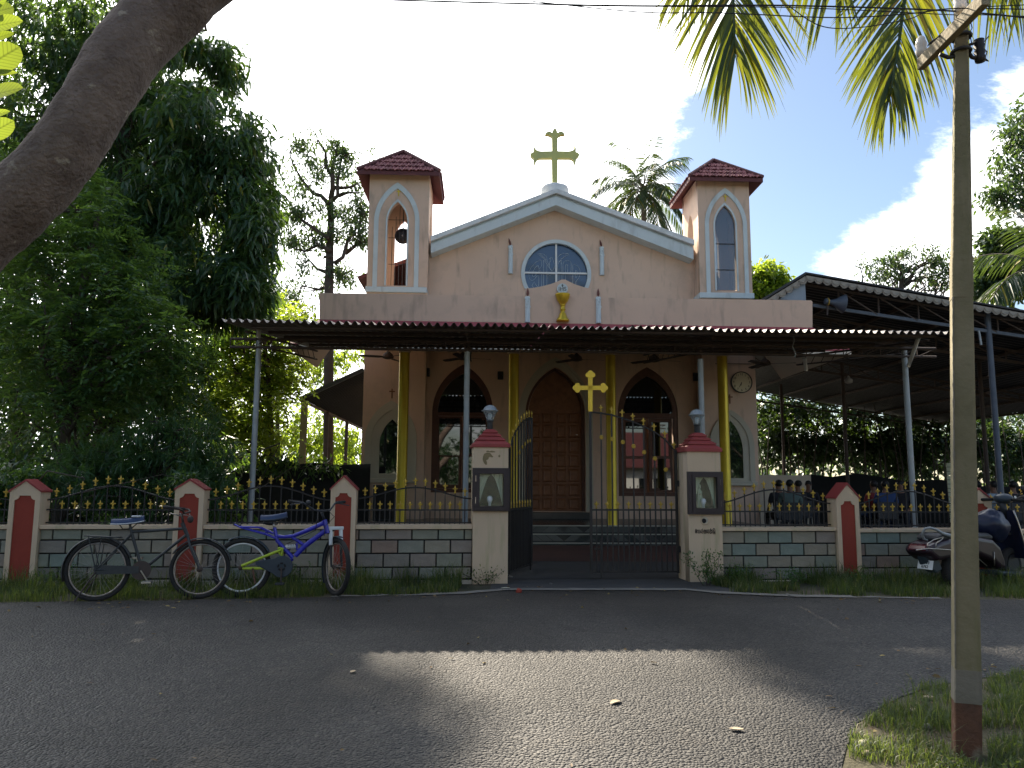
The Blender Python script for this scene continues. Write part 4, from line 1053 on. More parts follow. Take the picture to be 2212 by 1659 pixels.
sheet('courtyard', [-14, -6, 0, 6, 14, 30], lambda x: f_gate(x) + 0.002 if -1.0 < x < 7 else f_gate(x), lambda x: 12.2, M['apron'], 0.008)
sheet('red_yard', [-4.2, 0, 5.2], lambda x: 12.203, lambda x: 15.4, M['redyard'], 0.012)
sheet('courtyard', [-14, -6, 0, 6, 14, 30], lambda x: 12.2, lambda x: 40.0, M['apron'], 0.008)

# ================================================================== PORCH CANOPY OF CORRUGATED SHEET
canopy = thing('porch_canopy', 'long open canopy of wavy sheet metal on grey steel posts before the church', 'canopy', CH.o, CH.yaw)
VE, VTR, VR = -9.0, -8.0, -3.97
e0, ze0 = c(478, 695, VE); e1, ze1 = c(2052, 717, VE)
ZE, ZR = (ze0 + ze1) / 2, 3.84
SL = (ZR - ZE) / (VR - VE)
PITCH_W = 0.103
def corr_mesh(nper, per, amp, y0, y1, z0, z1, name, rows=2):
    mb = MB(); vs = []; ns = 10
    prof = [math.cos(2 * math.pi * k / ns) for k in range(ns)]
    prof = [max(-1, min(1, 1.25 * p)) for p in prof]
    for r_ in range(rows):
        t = r_ / (rows - 1)
        for k in range(nper * ns + 1):
            vs.append((k * per / ns, y0 + (y1 - y0) * t, z0 + (z1 - z0) * t + amp * prof[k % ns]))
    n = nper * ns + 1
    lo = [(x, y, z - 0.003) for x, y, z in vs]
    fs = []
    for r_ in range(rows - 1):
        for k in range(n - 1):
            a = r_ * n + k
            fs += [(a, a + 1, a + n + 1, a + n), (len(vs) + a, len(vs) + a + n, len(vs) + a + n + 1, len(vs) + a + 1)]
    for k in range(n - 1): fs.append((k, len(vs) + k, len(vs) + k + 1, k + 1))
    mb.add(vs + lo, fs)
    return mb.mesh(name, True)
nsheet = 9; per_sheet = int(round((e1 - e0) / PITCH_W / nsheet)); pw = (e1 - e0) / nsheet / per_sheet
cm = corr_mesh(per_sheet, pw, 0.023, VE, VR, ZE, ZR, 'roof_sheet'); cm.materials.append(M['sheet']); cm.set_sharp_from_angle(angle=R(60))
for k in range(nsheet):
    link('roof_sheet', cm, canopy, None, (e0 + k * pw * per_sheet, RNG.uniform(-0.035, 0.03), (0.007 if k % 2 else 0.0) + (ze1 - ze0) * (k / (nsheet - 1) - 0.5) + RNG.uniform(-0.004, 0.004)), (RNG.uniform(-0.002, 0.002), 0, 0))
def zs(v): return ZE + SL * (v - VE)
for v in (-8.82, -8.05, -7.2, -6.3, -5.4, -4.4):
    MB().tube([(e0 + 0.35, v, zs(v) - 0.052), (e1 - 0.1, v, zs(v) - 0.052)], 0.022, 6).build('purlin', M['darksteel'], canopy)
ut0, zt0_ = c(498, 732, VTR); ut1, zt1_ = c(2021, 753, VTR); zb0_ = c(498, 749.5, VTR)[1]; zb1_ = c(2023, 771, VTR)[1]
MB().tube([(ut0, VTR, zt0_), (ut1, VTR, zt1_)], 0.02, 6).build('top_chord', M['darksteel'], canopy)
MB().tube([(ut0, VTR, zb0_), (ut1, VTR, zb1_)], 0.02, 6).build('bottom_chord', M['darksteel'], canopy)
n = 37
for k in range(n):
    t0_, t1_ = k / n, (k + 1) / n
    ua, ub = ut0 + (ut1 - ut0) * t0_, ut0 + (ut1 - ut0) * t1_
    za_, zb_ = zt0_ + (zt1_ - zt0_) * t0_, zb0_ + (zb1_ - zb0_) * t0_
    MB().tube([(ua, VTR + 0.003, zb_), (ua, VTR + 0.003, za_)], 0.008, 5).build('truss_web', M['darksteel'], canopy)
    if 20 < k < 28: continue
    MB().tube([(ua, VTR - 0.003, zb_), (ub, VTR - 0.003, zt0_ + (zt1_ - zt0_) * t1_)], 0.0075, 5).build('truss_web', M['darksteel'], canopy)
posts = [(557.5, 760, 727, M['steel']), (1007.5, 900, 757, M['steel']), (1516, 850, 775, M['steel']), (1963, 880, 757, M['steel'])]
for (x, y, yt, m_) in posts:
    u, _ = c(x, y, VTR); zt_ = c(x, yt, VTR)[1]
    p = MB().tube([(u, VTR + 0.03, 0.0), (u, VTR + 0.03, zt_)], 0.040, 14).build('post', m_, canopy, auto=50)
    MB().box((u, VTR + 0.03, 0.02), (0.2, 0.2, 0.012)).build('base_plate', M['darksteel'], p)
    # trussed rafter running back from the post to the church
    za_, zb_ = zs(-8.6) - 0.09, zs(-4.1) - 0.09
    MB().tube([(u, -8.6, za_), (u, -4.1, zb_)], 0.018, 6).build('rafter', M['darksteel'], canopy)
    MB().tube([(u, VTR, zb0_ + 0.02), (u, -4.1, zb_ - 0.16)], 0.016, 6).build('rafter_tie', M['darksteel'], canopy)
    for k in range(9):
        v0 = -7.9 + k * 0.42
        MB().tube([(u + 0.004, v0, zs(v0) - 0.09), (u + 0.004, v0 + 0.21, zb0_ + 0.02 + (zb_ - 0.16 - zb0_ - 0.02) * (v0 + 0.21 - VTR) / (-4.1 - VTR))], 0.007, 5).build('truss_web', M['darksteel'], canopy)
# lamps fixed under the canopy
def tube_light(p0, p1, label, w=0.035):
    t = thing('tube_light', label, 'lamp', p0, 0, 'strip lamps of the canopy')
    d = Vector(p1) - Vector(p0)
    MB().bar((0, 0, 0), d, w, w * 0.8).build('casing', M['white'], t, bevel=0.004)
    MB().tube([d * 0.06 + Vector((0, -w * 0.75, 0)), d * 0.94 + Vector((0, -w * 0.75, 0))], w * 0.32, 8).build('tube', M['bulb'], t, smooth=True)
    MB().bar(d * -0.03, d * 0.03, w * 1.15, w * 1.1).build('end_cap', M['steel'], t)
    return t
tube_light(CH.world(c(1984, 727, -8.5)[0], -8.5, c(1984, 729, -8.5)[1]), CH.world(c(1962, 795, -8.05)[0], -8.05, c(1958, 792, -8.05)[1]), 'long white strip lamp slanting at the top of the right canopy post', 0.045)
tube_light(CH.world(c(1738, 776, -7.0)[0], -7.0, c(1738, 774, -7.0)[1]), CH.world(c(1741, 799, -7.0)[0], -7.0, c(1741, 801, -7.0)[1]), 'short white strip lamp hanging under the canopy left of the right steel post', 0.05)
tube_light(CH.world(c(559, 714, -8.2)[0], -8.2, c(559, 712, -8.2)[1]), CH.world(c(558, 728, -8.2)[0], -8.2, c(558, 730, -8.2)[1]), 'small white lamp at the top of the leftmost steel post', 0.06)
cw = [(1711, 716), (1716, 735), (1712, 748), (1719, 765), (1716, 772)]
MB().tube([CH.world(c(x, y, -8.3)[0], -8.3, c(x, y, -8.3)[1]) for x, y in cw], 0.008, 5).build('hanging_cable', M['steel'])
tag(bpy.data.objects['hanging_cable'], 'pale twisted cable dangling from the canopy edge at right', 'cable')

# ================================================================== BIG SHED ON THE RIGHT
VS0, VS1 = -2.9, 12.5
ax, az = c(1740, 590, VS0); bx, bz = c(2212, 672, VS0)
sb = (bz - az) / (bx - ax)
shed = thing('open_shed', 'large open shed with a low grey sheet roof and scalloped edge right of the church', 'shed', CH.o, CH.yaw)
xe = ax + 12.2
def zr(u): return az + sb * (u - ax)
def zl(u): return az + 0.62 * (u - ax)
ns_ = 15; wv = (VS1 - VS0) / ns_
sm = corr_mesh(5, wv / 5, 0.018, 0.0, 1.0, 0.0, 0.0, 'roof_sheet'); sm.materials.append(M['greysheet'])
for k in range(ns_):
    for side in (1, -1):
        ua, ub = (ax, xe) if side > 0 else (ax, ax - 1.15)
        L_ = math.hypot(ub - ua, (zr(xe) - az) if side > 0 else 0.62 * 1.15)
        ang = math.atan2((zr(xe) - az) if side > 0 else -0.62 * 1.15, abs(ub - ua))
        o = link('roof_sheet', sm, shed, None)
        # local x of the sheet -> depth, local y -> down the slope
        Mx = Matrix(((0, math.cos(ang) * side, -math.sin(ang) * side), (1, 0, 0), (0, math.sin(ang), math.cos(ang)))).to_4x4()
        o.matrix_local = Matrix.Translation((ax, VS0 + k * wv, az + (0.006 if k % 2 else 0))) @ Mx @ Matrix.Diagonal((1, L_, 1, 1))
for u in [ax + 0.12] + [ax + 1.35 * k for k in range(1, 10)]:
    mb = MB(); mb.bar((u, VS0 + 0.05, zr(u) - 0.06), (u, VS1 - 0.1, zr(u) - 0.06), 0.06, 0.07); mb.build('purlin', M['darksteel'], shed)
MB().bar((ax - 1.0, VS0 + 0.1, zl(ax - 1.0) - 0.06), (ax - 1.0, VS1, zl(ax - 1.0) - 0.06), 0.05).build('purlin', M['darksteel'], shed)
# trusses: front, and three farther in
for j, v in enumerate((VS0 + 0.35, -0.2, 4.4, 12.0)):
    uA, zA = c(1765, 661, VS0 + 0.35); uB, zB = c(2212, 727, VS0 + 0.35)
    zc = lambda u: zA + (zB - zA) / (uB - uA) * (u - uA)
    MB().bar((uA - 0.1, v, zc(uA - 0.1)), (xe - 0.3, v, zc(xe - 0.3)), 0.05, 0.07).build('truss_chord', M['shedpost'] if j == 0 else M['darksteel'], shed)
    MB().bar((ax, v, zr(ax) - 0.14), (xe - 0.2, v, zr(xe - 0.2) - 0.14), 0.04, 0.05).build('truss_chord', M['darksteel'], shed)
    u = uA + 0.5; k = 0
    while u < xe - 0.6:
        MB().bar((u, v + 0.012, zc(u)), (u, v + 0.012, zr(u) - 0.14), 0.03).build('truss_web', M['darksteel'], shed)
        MB().bar((u, v - 0.012, zr(u) - 0.15), (u + 0.85, v - 0.012, zc(u + 0.85)), 0.028).build('truss_web', M['darksteel'], shed)
        u += 0.9; k += 1
for (x0, y0, x1, y1, v, r_) in ((2141, 770, 2159, 1040, VS0 + 0.35, 0.062), (1824, 880, 1830, 1030, 4.4, 0.055), (2126, 900, 2131, 1040, 1.6, 0.055), (1690, 890, 1694, 1030, 9.6, 0.055), (1960, 900, 1966, 1030, 9.6, 0.055), (2330, 800, 2340, 1040, VS0 + .35, 0.062)):
    u, _ = c((x0 + x1) / 2, (y0 + y1) / 2, v)
    p = MB().tube([(u, v, 0), (u, v, zr(u) - 0.1)], r_, 12).build('post', M['shedpost'] if v < 0 else M['darksteel'], shed, auto=50)
u, z = c(2115, 724, VS0 + 0.3); MB().bar((u, VS0 + 0.3, z + 0.1), (u + 0.03, VS0 + 0.3, z - 0.22), 0.035).build('hanger', M['steel'], shed)
# scalloped valance
vm_ = MB(); sw, sh_ = 0.187, 0.135
bot = [(sw * (k / 10 - 0.5), -sh_ + 0.055 - 0.055 * math.sin(math.pi * k / 10)) for k in range(11)]
vm_.prism([(-sw / 2, 0)] + bot + [(sw / 2, 0)], -0.003, 0.003)
for q in range(3):
    s_ = 0.9 - 0.12 * q
    vm_.tube([(sw * (k / 8 - 0.5) * 0.94, -0.009, -0.025 - 0.02 * q - (0.068 - 0.012 * q) * math.sin(math.pi * k / 8)) for k in range(9)], 0.0055, 4)
for k in range(9):
    x, z = bot[k + 1]; vm_.box((x, -0.002, z - 0.006), (0.009, 0.009, 0.016))
vme = vm_.mesh('valance_piece'); vme.materials.append(M['valance'])
k = 0
while ax + 0.1 + k * sw < xe - 0.2:
    u = ax + 0.1 + k * sw
    link('valance_piece', vme, shed, None, (u, VS0 - 0.02 + 0.004 * (k % 2), zr(u) - 0.055), (0, -math.atan(sb), 0)); k += 1
for k in range(6):
    u = ax - 0.10 - 0.16 * k
    link('valance_piece', vme, shed, None, (u, VS0 - 0.02 + 0.004 * (k % 2), zl(u) - 0.06), (0, -math.atan(0.62), 0))
MB().bar((ax, VS0 - 0.03, az - 0.005), (xe, VS0 - 0.03, zr(xe) - 0.005), 0.03, 0.035).build('roof_edge', M['greysheet'], shed)
MB().bar((ax, VS0 - 0.03, az - 0.003), (ax - 1.15, VS0 - 0.03, zl(ax - 1.15) - 0.003), 0.03, 0.05).build('roof_edge', M['greysheet'], shed)
pts = [c(x, y, VS0 + 0.1) for x, y in ((1683, 647), (1739, 604), (1741, 650))]
MB().prism(pts, VS0 + 0.1, VS0 + 0.13).build('end_sheet', M['sheetblue'], shed)
# horn loudspeaker on the shed truss
hu_, hz2 = c(1790, 652, VS0 + 0.2)
horn = thing('horn_loudspeaker', 'grey horn loudspeaker facing right under the shed roof edge', 'loudspeaker', CH.world(hu_, VS0 + 0.2, hz2), CH.yaw)
ry = Matrix.Rotation(R(90 + 7), 3, 'Y')
MB().lathe([(0.03, -0.10), (0.07, -0.08), (0.07, 0.0), (0.05, 0.02), (0.06, 0.08), (0.10, 0.17), (0.16, 0.25), (0.20, 0.32), (0.21, 0.33), (0.19, 0.32), (0.09, 0.20), (0.03, 0.10)], 24, rot=ry).build('horn', M['shedpost'], horn, auto=50)
MB().torus((-0.02, 0, 0), 0.08, 0.012, 16, 6, Matrix.Rotation(R(90), 3, 'Z')).build('clamp', M['goldfinial'], horn)
MB().bar((-0.02, 0, -0.06), (-0.05, 0, -0.30), 0.03).build('bracket', M['darksteel'], horn)
# bulb on a cord under the shed
bp_ = at(1833, 822, 21.0)
bl = thing('hanging_bulb', 'dim shaded bulb hanging on a cord under the shed roof', 'lamp', bp_)
MB().lathe([(0.01, 0.14), (0.03, 0.12), (0.05, 0.07), (0.11, 0.02), (0.10, -0.06), (0.03, -0.09)][::-1], 14).build('shade', M['valance'], bl, auto=50)
MB().tube([(0, 0, 0.12), (0, 0, 1.3)], 0.008, 5).build('cord', M['wire'], bl)
# black shade nets hung round the yard
def net(pxs, Y, label):
    vs = []; mb = MB()
    for x, y in pxs:
        p = at(x, y, Y); vs += [(p.x, p.y + 0.12 * math.sin(p.x * 3.1), p.z), (p.x, p.y + 0.1 * math.sin(p.x * 3.1 + 0.6), 0.0)]
    for k in range(0, len(vs) - 2, 2):
        pass
    n = len(vs)
    bk = [(x, y + 0.02, z) for x, y, z in vs]
    fs = []
    for k in range(0, n - 2, 2): fs += [(k, k + 1, k + 3, k + 2), (n + k, n + k + 2, n + k + 3, n + k + 1), (k, k + 2, n + k + 2, n + k)]
    mb.add(vs + bk, fs)
    o = mb.build('shade_net', M['rag'], None, smooth=True); tag(o, label, 'net')
net([(1640, 1030), (1690, 1033), (1750, 1025), (1800, 1030), (1850, 1022), (1900, 1030), (1960, 1040), (2030, 1036), (2080, 1045), (2140, 1052), (2210, 1050), (2300, 1050)], 25.0, 'black shade net hung low behind the people under the right shed')
net([(470, 1030), (520, 1010), (560, 1000), (590, 1004), (620, 996), (650, 1003), (680, 999), (720, 1004), (800, 1002)], 17.0, 'black shade net hung between posts left of the church')
# low wall behind the people
q0, q1 = at(1640, 1026, 23.5), at(1752, 1040, 23.5)
tag(MB().box2((q0.x, 23.5, 0), (q1.x, 23.65, q0.z)).build('yard_wall', M['plaster'], None), 'low grubby plaster wall behind the seated people', 'wall')
# pale slatted screen at the far right
q0, q1 = at(2044, 1000, 23.8), at(2090, 1060, 23.8)
scr = thing('slatted_screen', 'pale slatted screen behind the shed posts at right', 'screen', (q0.x, 23.8, 0))
k = 0; z = q0.z
while z > 0.1:
    MB().box((q1.x / 2 - q0.x / 2, 0, z - 0.06), (q1.x - q0.x, 0.03, 0.115)).build('slat', M['curtain'], scr); z -= 0.13
MB().box((0.03, 0.03, q0.z / 2), (0.05, 0.04, q0.z)).box((q1.x - q0.x - 0.03, 0.03, q0.z / 2), (0.05, 0.04, q0.z)).build('frame', M['darksteel'], scr)

# ================================================================== LEAN-TO LEFT OF THE CHURCH
VL0, VL1 = 1.0, 11.5
la_, lz0 = c(648, 860, VL0); lb_, lz1 = c(785, 797, VL0)
lean = thing('lean_to_shed', 'dark lean-to sheet roof on posts against the left side of the church', 'shed', CH.o, CH.yaw)
smd = sm.copy(); smd.materials.clear(); smd.materials.append(M['rag'])
nl = 10; wl_ = (VL1 - VL0) / nl
for k in range(nl):
    o = link('roof_sheet', smd, lean, None)
    ang = math.atan2(lz0 - lz1, lb_ - la_)
    Mx = Matrix(((0, -math.cos(ang), math.sin(ang)), (1, 0, 0), (0, math.sin(ang), math.cos(ang)))).to_4x4()
    o.matrix_local = Matrix.Translation((lb_, VL0 + k * wl_, lz1)) @ Mx @ Matrix.Diagonal((wl_ / wv, math.hypot(lb_ - la_, lz1 - lz0), 1, 1))
MB().bar((la_, VL0 - 0.02, lz0 - 0.02), (lb_, VL0 - 0.02, lz1 - 0.02), 0.03, 0.10).build('roof_edge', M['greysheet'], lean)
MB().bar((la_ + 0.03, VL0, lz0 - 0.06), (la_ + 0.03, VL1, lz0 - 0.06), 0.06).build('eave_beam', M['darksteel'], lean)
for v, m_, w in ((VL0 + 0.05, M['concrete'], 0.15), (VL0 + 3.2, M['darksteel'], 0.10), (VL0 + 6.6, M['darksteel'], 0.10), (VL1 - .1, M['darksteel'], 0.10)):
    MB().box2((la_ + 0.02, v, 0), (la_ + 0.02 + w, v + w, lz0 - 0.05)).build('post', m_, lean)
# ================================================================== BOUNDARY WALL, FENCES, GATE
def Gthing(name, label, cat, u, v, z=0.0, group=None, extra=0.0):
    return thing(name, label, cat, GF.world(u, v, z), GF.yaw + extra, group)
# ---- gate pillars
SQ = math.sqrt(2)
def square_lathe(mb, prof, cu, cv):
    mb.lathe([(r * SQ, z) for r, z in prof], 4, (cu, cv, 0), Matrix.Rotation(R(45), 3, 'Z')); return mb
def gate_pillar(x0, x1, yref, ycap, ytop, panel_y, glass, label, right):
    u0, _ = g(x0, yref); u1, _ = g(x1, yref); w = u1 - u0
    t = Gthing('gate_pillar', label, 'gate pillar', u0, 0.0)
    xm = (x0 + x1) / 2
    zc = g(xm, ycap)[1]; zp0, zp1 = g(xm, panel_y[1])[1], g(xm, panel_y[0])[1]
    gx0, gx1, gy0, gy1 = glass
    a0, b1 = g(gx0, gy0); a1, b0 = g(gx1, gy1)
    a0 -= u0; a1 -= u0
    pm = plate_mesh('body', rect(0, 0, w, zc), [rect(a0, b0, a1, b1)], 0.0, 0.16)
    bx_ = MB().box2((0, 0.161, 0), (w, w, zc)).mesh('b')
    body = link('body', join_meshes('body', [(pm, Matrix()), (bx_, Matrix())]), t, M['cream'])
    # display box frame
    fr = plate('display_box', rect(-0.012, zp0, w + 0.012, zp1), [rect(a0, b0, a1, b1)], -0.045, 0.044, M['niche'], t, bevel=0.006)
    plate('display_rim', rect(a0 - 0.045, b0 - 0.045, a1 + 0.045, b1 + 0.045), [rect(a0 - 0.004, b0 - 0.004, a1 + 0.004, b1 + 0.004)], -0.058, 0.012, M['niche'], fr, bevel=0.004)
    MB().box2((a0 - 0.003, 0.012, b0 - 0.003), (a1 + 0.003, 0.016, b1 + 0.003)).build('glass', M['boxglass'], fr)
    MB().box2((a0, 0.150, b0), (a1, 0.156, b1)).build('backing', M['boxgreen'], fr)
    um, h = (a0 + a1) / 2, b1 - b0
    for s in (-1, 1):
        e = a0 if s < 0 else a1
        nv = 9; vs = []
        for k in range(nv + 1):
            tt = k / nv; zz = b1 - h * tt
            edge = um + s * (abs(e - um) * (tt ** 0.62))
            for q in range(7):
                x = edge + (e - edge) * q / 6
                vs.append((x, 0.05 + 0.012 * math.sin(q * 2.2 + tt), zz))
        mb = MB(); mb.add(vs, [(k * 7 + q, k * 7 + q + 1, (k + 1) * 7 + q + 1, (k + 1) * 7 + q) for k in range(nv) for q in range(6)])
        mb.build('curtain', M['curtain'], fr, smooth=True)
    mb = MB(); mb.lathe([(0.016, 0), (0.018, 0.035), (0.024, 0.045), (0.036, 0.075), (0.034, 0.10), (0.018, 0.118), (0.002, 0.122)], 12, (um - 0.015, 0.04, b0 + 0.004)); mb.build('bulb', M['bulb'], fr, smooth=True)
    for yy in (0.25, 0.75):
        xx = (w - 0.03) if right else 0.03
        MB().box((xx, -0.049, zp0 + (zp1 - zp0) * yy), (0.010, 0.008, 0.075)).build('hinge', M['chrome'], fr)
    # stepped red cap
    px = w / (x1 - x0) * 1.0; hw = w / 2
    H = g(xm, ytop)[1] - zc; s = H / 41.0
    prof = [(hw + 0.012, 0), (hw + 0.022, 0), (hw + 0.022, 7), (hw - 0.045, 15), (hw - 0.030, 15.2), (hw - 0.030, 17.5), (hw - 0.092, 24.5), (hw - 0.078, 24.7), (hw - 0.078, 27), (hw - 0.135, 32.5), (hw - 0.120, 32.7), (hw - 0.120, 35), (0.052, 41)]
    square_lathe(MB(), [(r, zc + z * s) for r, z in prof], hw, hw).build('cap', M['redpaint'], t, bevel=0.004)
    zl_ = zc + H
    lamp = link('lamp', MB().lathe([(0.050, 0), (0.050, 0.012), (0.036, 0.016), (0.036, 0.10), (0.044, 0.105), (0.044, 0.12)], 18, (hw, hw, zl_ - 0.01)).mesh('lamp', False), t, M['black'])
    z1 = zl_ + 0.11
    MB().lathe([(0.042, 0), (0.05, 0.03), (0.072, 0.085), (0.098, 0.118), (0.099, 0.122), (0.09, 0.125)], 24, (hw, hw, z1)).build('globe', M['lampglass'], lamp, smooth=True)
    MB().lathe([(0.108, 0.122), (0.108, 0.128), (0.084, 0.138), (0.078, 0.160), (0.055, 0.185), (0.02, 0.198), (0.002, 0.20)], 24, (hw, hw, z1)).build('shade', M['steel'], lamp, smooth=True)
    MB().lathe([(0.018, 0.0), (0.018, 0.03), (0.028, 0.055), (0.026, 0.08), (0.012, 0.095), (0.001, 0.098)], 12, (hw, hw, z1 + 0.002)).build('bulb', M['bulb'], lamp, smooth=True)
    return t, u0, w, zc, zp0, zp1
tL, uL0, wL, zcL, zp0L, zp1L = gate_pillar(1021.5, 1097.5, 1110, 966, 925, (1011, 1104), (1036, 1086.7, 1023.6, 1093.5), 'cream gate pillar with stepped red cap and stained top, left of the gate', False)
tR, uR0, wR, zcR, zp0R, zp1R = gate_pillar(1487, 1559.5, 1110, 976, 933, (1019, 1111), (1500, 1547, 1031, 1098), 'cream gate pillar with a coin hole and painted black word, right of the gate', True)
# flaked paint on the left pillar (dark plaster showing)
peel = mat('bare_plaster_patch', (0.28, 0.21, 0.11), (0.20, 0.15, 0.08), rough=0.95, scale=12.0)
def blob(pts, v, m_, par, u0, nm):
    q = [g(1700 / 1.736 + x * 0.482 / 1.736, (1450 + y * 0.482) / 1.736) for x, y in pts]
    MB().prism([(a - u0, b) for a, b in q], v, v + 0.002).build(nm, m_, par)
blob([(232, 540), (240, 522), (262, 512), (285, 515), (296, 528), (310, 545), (302, 552), (285, 545), (275, 552), (272, 565), (255, 572), (262, 590), (262, 606), (250, 608), (236, 590), (228, 565)], -0.003, peel, tL, uL0, 'flaked_patch')
blob([(255, 500), (270, 496), (282, 502), (300, 498), (325, 504), (326, 511), (300, 512), (280, 510), (258, 508)], -0.003, peel, tL, uL0, 'flaked_patch')
blob([(350, 535), (358, 528), (366, 538), (362, 550), (352, 549)], -0.003, peel, tL, uL0, 'flaked_patch')
# coin hole and painted word on the right pillar
hu2, hz3 = g(1522, 1124); hu2 -= uR0
MB().torus((hu2 + 0.004, 0.0, hz3), 0.048, 0.012, 28, 8).build('coin_hole_rim', M['cream'], tR, smooth=True)
MB().lathe([(0.047, 0), (0.047, 0.004)], 28, (hu2, -0.001, hz3), Matrix.Rotation(R(90), 3, 'X')).build('coin_plate', M['stonetrim'], tR)
MB().lathe([(0.030, 0), (0.030, 0.004)], 24, (hu2 - 0.012, -0.006, hz3 - 0.006), Matrix.Rotation(R(90), 3, 'X')).build('coin_hole', M['joint'], tR)
def wd(x, y):                                        # brush strokes of the word, measured on an enlargement
    u, z = g((2550 + x * 0.0965) / 1.736, (1920 + y * 0.0965) / 1.736)
    return (u - uR0, -0.004, z)
strokes = [
    [(625, 655), (600, 690), (590, 750), (600, 800), (620, 830), (632, 790), (632, 700), (625, 655)], [(612, 745), (632, 745)],
    [(660, 820), (655, 740), (680, 690), (705, 700), (715, 760), (712, 820), (735, 830), (765, 800), (768, 730), (745, 690), (725, 700)],
    [(800, 825), (803, 740), (825, 690), (850, 690), (880, 740), (890, 800), (865, 830), (835, 815), (830, 780), (855, 750)], [(862, 690), (872, 645)],
    [(918, 770), (925, 700), (945, 685), (958, 720), (955, 775)], [(958, 720), (975, 690), (992, 700), (995, 770)], [(1018, 680), (1020, 820)], [(915, 835), (1020, 828)], [(920, 780), (960, 790), (1015, 785)],
    [(1055, 820), (1055, 740), (1075, 690), (1100, 685), (1120, 730), (1125, 790), (1110, 830), (1085, 825), (1075, 790), (1095, 760)],
    [(1155, 710), (1190, 640), (1205, 680), (1185, 740), (1155, 790), (1165, 835), (1200, 840), (1230, 800), (1235, 690)], [(1160, 740), (1225, 720)], [(1190, 835), (1205, 780)],
    [(1260, 690), (1300, 700), (1310, 725), (1260, 740)], [(1255, 770), (1330, 765)], [(1255, 800), (1335, 800)], [(1265, 840), (1310, 850), (1340, 830)],
    [(1275, 660), (1310, 632), (1345, 650), (1358, 720), (1362, 870)], [(1330, 765), (1345, 800)],
]
mb = MB()
for st in strokes: mb.tube([wd(x, y) for x, y in st], 0.0036, 5)
mb.build('lettering', M['black'], tR)
# small robed figure behind the right glass
gu, gz0 = g(1517, 1097)
fg = Gthing('figurine', 'pale robed figurine behind the glass of the right gate pillar', 'figurine', gu, 0.10, gz0)
MB().lathe([(0.05, 0), (0.052, 0.02), (0.045, 0.10), (0.035, 0.17), (0.038, 0.20), (0.020, 0.225), (0.016, 0.235), (0.024, 0.25), (0.026, 0.27), (0.018, 0.29), (0.002, 0.297)], 14).build('robe', M['curtain'], fg, smooth=True)
MB().ball((0, -0.03, 0.17), 0.014, 8, 6).build('hands', M['cream'], fg, smooth=True)

# ---- fence posts
def fence_post(x0, x1, yref, xa, ya, ysh, label, dep=0.24):
    u0, _ = g(x0, yref); u1, _ = g(x1, yref); w = u1 - u0
    t = Gthing('fence_post', label, 'fence post', u0, 0.0, 0, 'red panelled posts of the boundary wall')
    za, zs_ = g(xa, ya)[1], g(xa, ysh)[1]
    out = [(0, 0), (w, 0), (w, zs_), (w / 2, za), (0, zs_)]
    a, b = 0.055, 0.06
    zb, zt = 0.05, zs_ - 0.045
    def notch(cx, cz, a0, a1, r=0.05, n=5):
        return [(cx + r * math.cos(R(a0 + (a1 - a0) * k / n)), cz + r * math.sin(R(a0 + (a1 - a0) * k / n))) for k in range(n + 1)]
    pan = notch(w - a, zb, 180, 90) + notch(w - a, zt, 270, 180) + notch(a, zt, 0, -90) + notch(a, zb, 90, 0)
    plate('body', out, [pan], 0.0, 0.03, M['cream'], t, bevel=0.004)
    MB().prism(out, 0.0305, dep).build('core', M['cream'], t)
    plate('red_panel', pan, [], 0.014, 0.015, M['redpanel'], t)
    mb = MB(); th = 0.02
    for s in (0, 1):
        x_e = -0.012 if s == 0 else w + 0.012
        sl = (za - zs_) / (w / 2)
        ze_ = zs_ - sl * 0.012
        mb.add([(x_e, -0.015, ze_), (w / 2, -0.015, za), (w / 2, dep + 0.015, za), (x_e, dep + 0.015, ze_), (x_e, -0.015, ze_ + th), (w / 2, -0.015, za + th * 1.15), (w / 2, dep + 0.015, za + th * 1.15), (x_e, dep + 0.015, ze_ + th)],
               [(0, 3, 2, 1), (4, 5, 6, 7), (0, 1, 5, 4), (2, 3, 7, 6), (0, 4, 7, 3)] if s == 0 else [(0, 1, 2, 3), (4, 7, 6, 5), (0, 4, 5, 1), (2, 6, 7, 3), (0, 3, 7, 4)])
    mb.build('cap', M['redpaint'], t)
    return u0, u1
fp = [fence_post(14, 81, 1150, 48, 1039, 1062, 'red panelled post at the far left, half covered by leaves'),
      fence_post(373, 436, 1150, 405, 1038, 1058, 'red panelled post behind the handlebar of the black bicycle'),
      fence_post(711.5, 767, 1150, 739, 1030.5, 1057, 'red panelled post behind the front wheel of the blue bicycle'),
      fence_post(1810, 1858.5, 1150, 1830, 1046, 1075, 'red panelled post standing alone in the right stretch of stone wall'),
      fence_post(2090, 2143, 1100, 2117, 1057, 1080, 'red panelled post behind the parked scooter')]

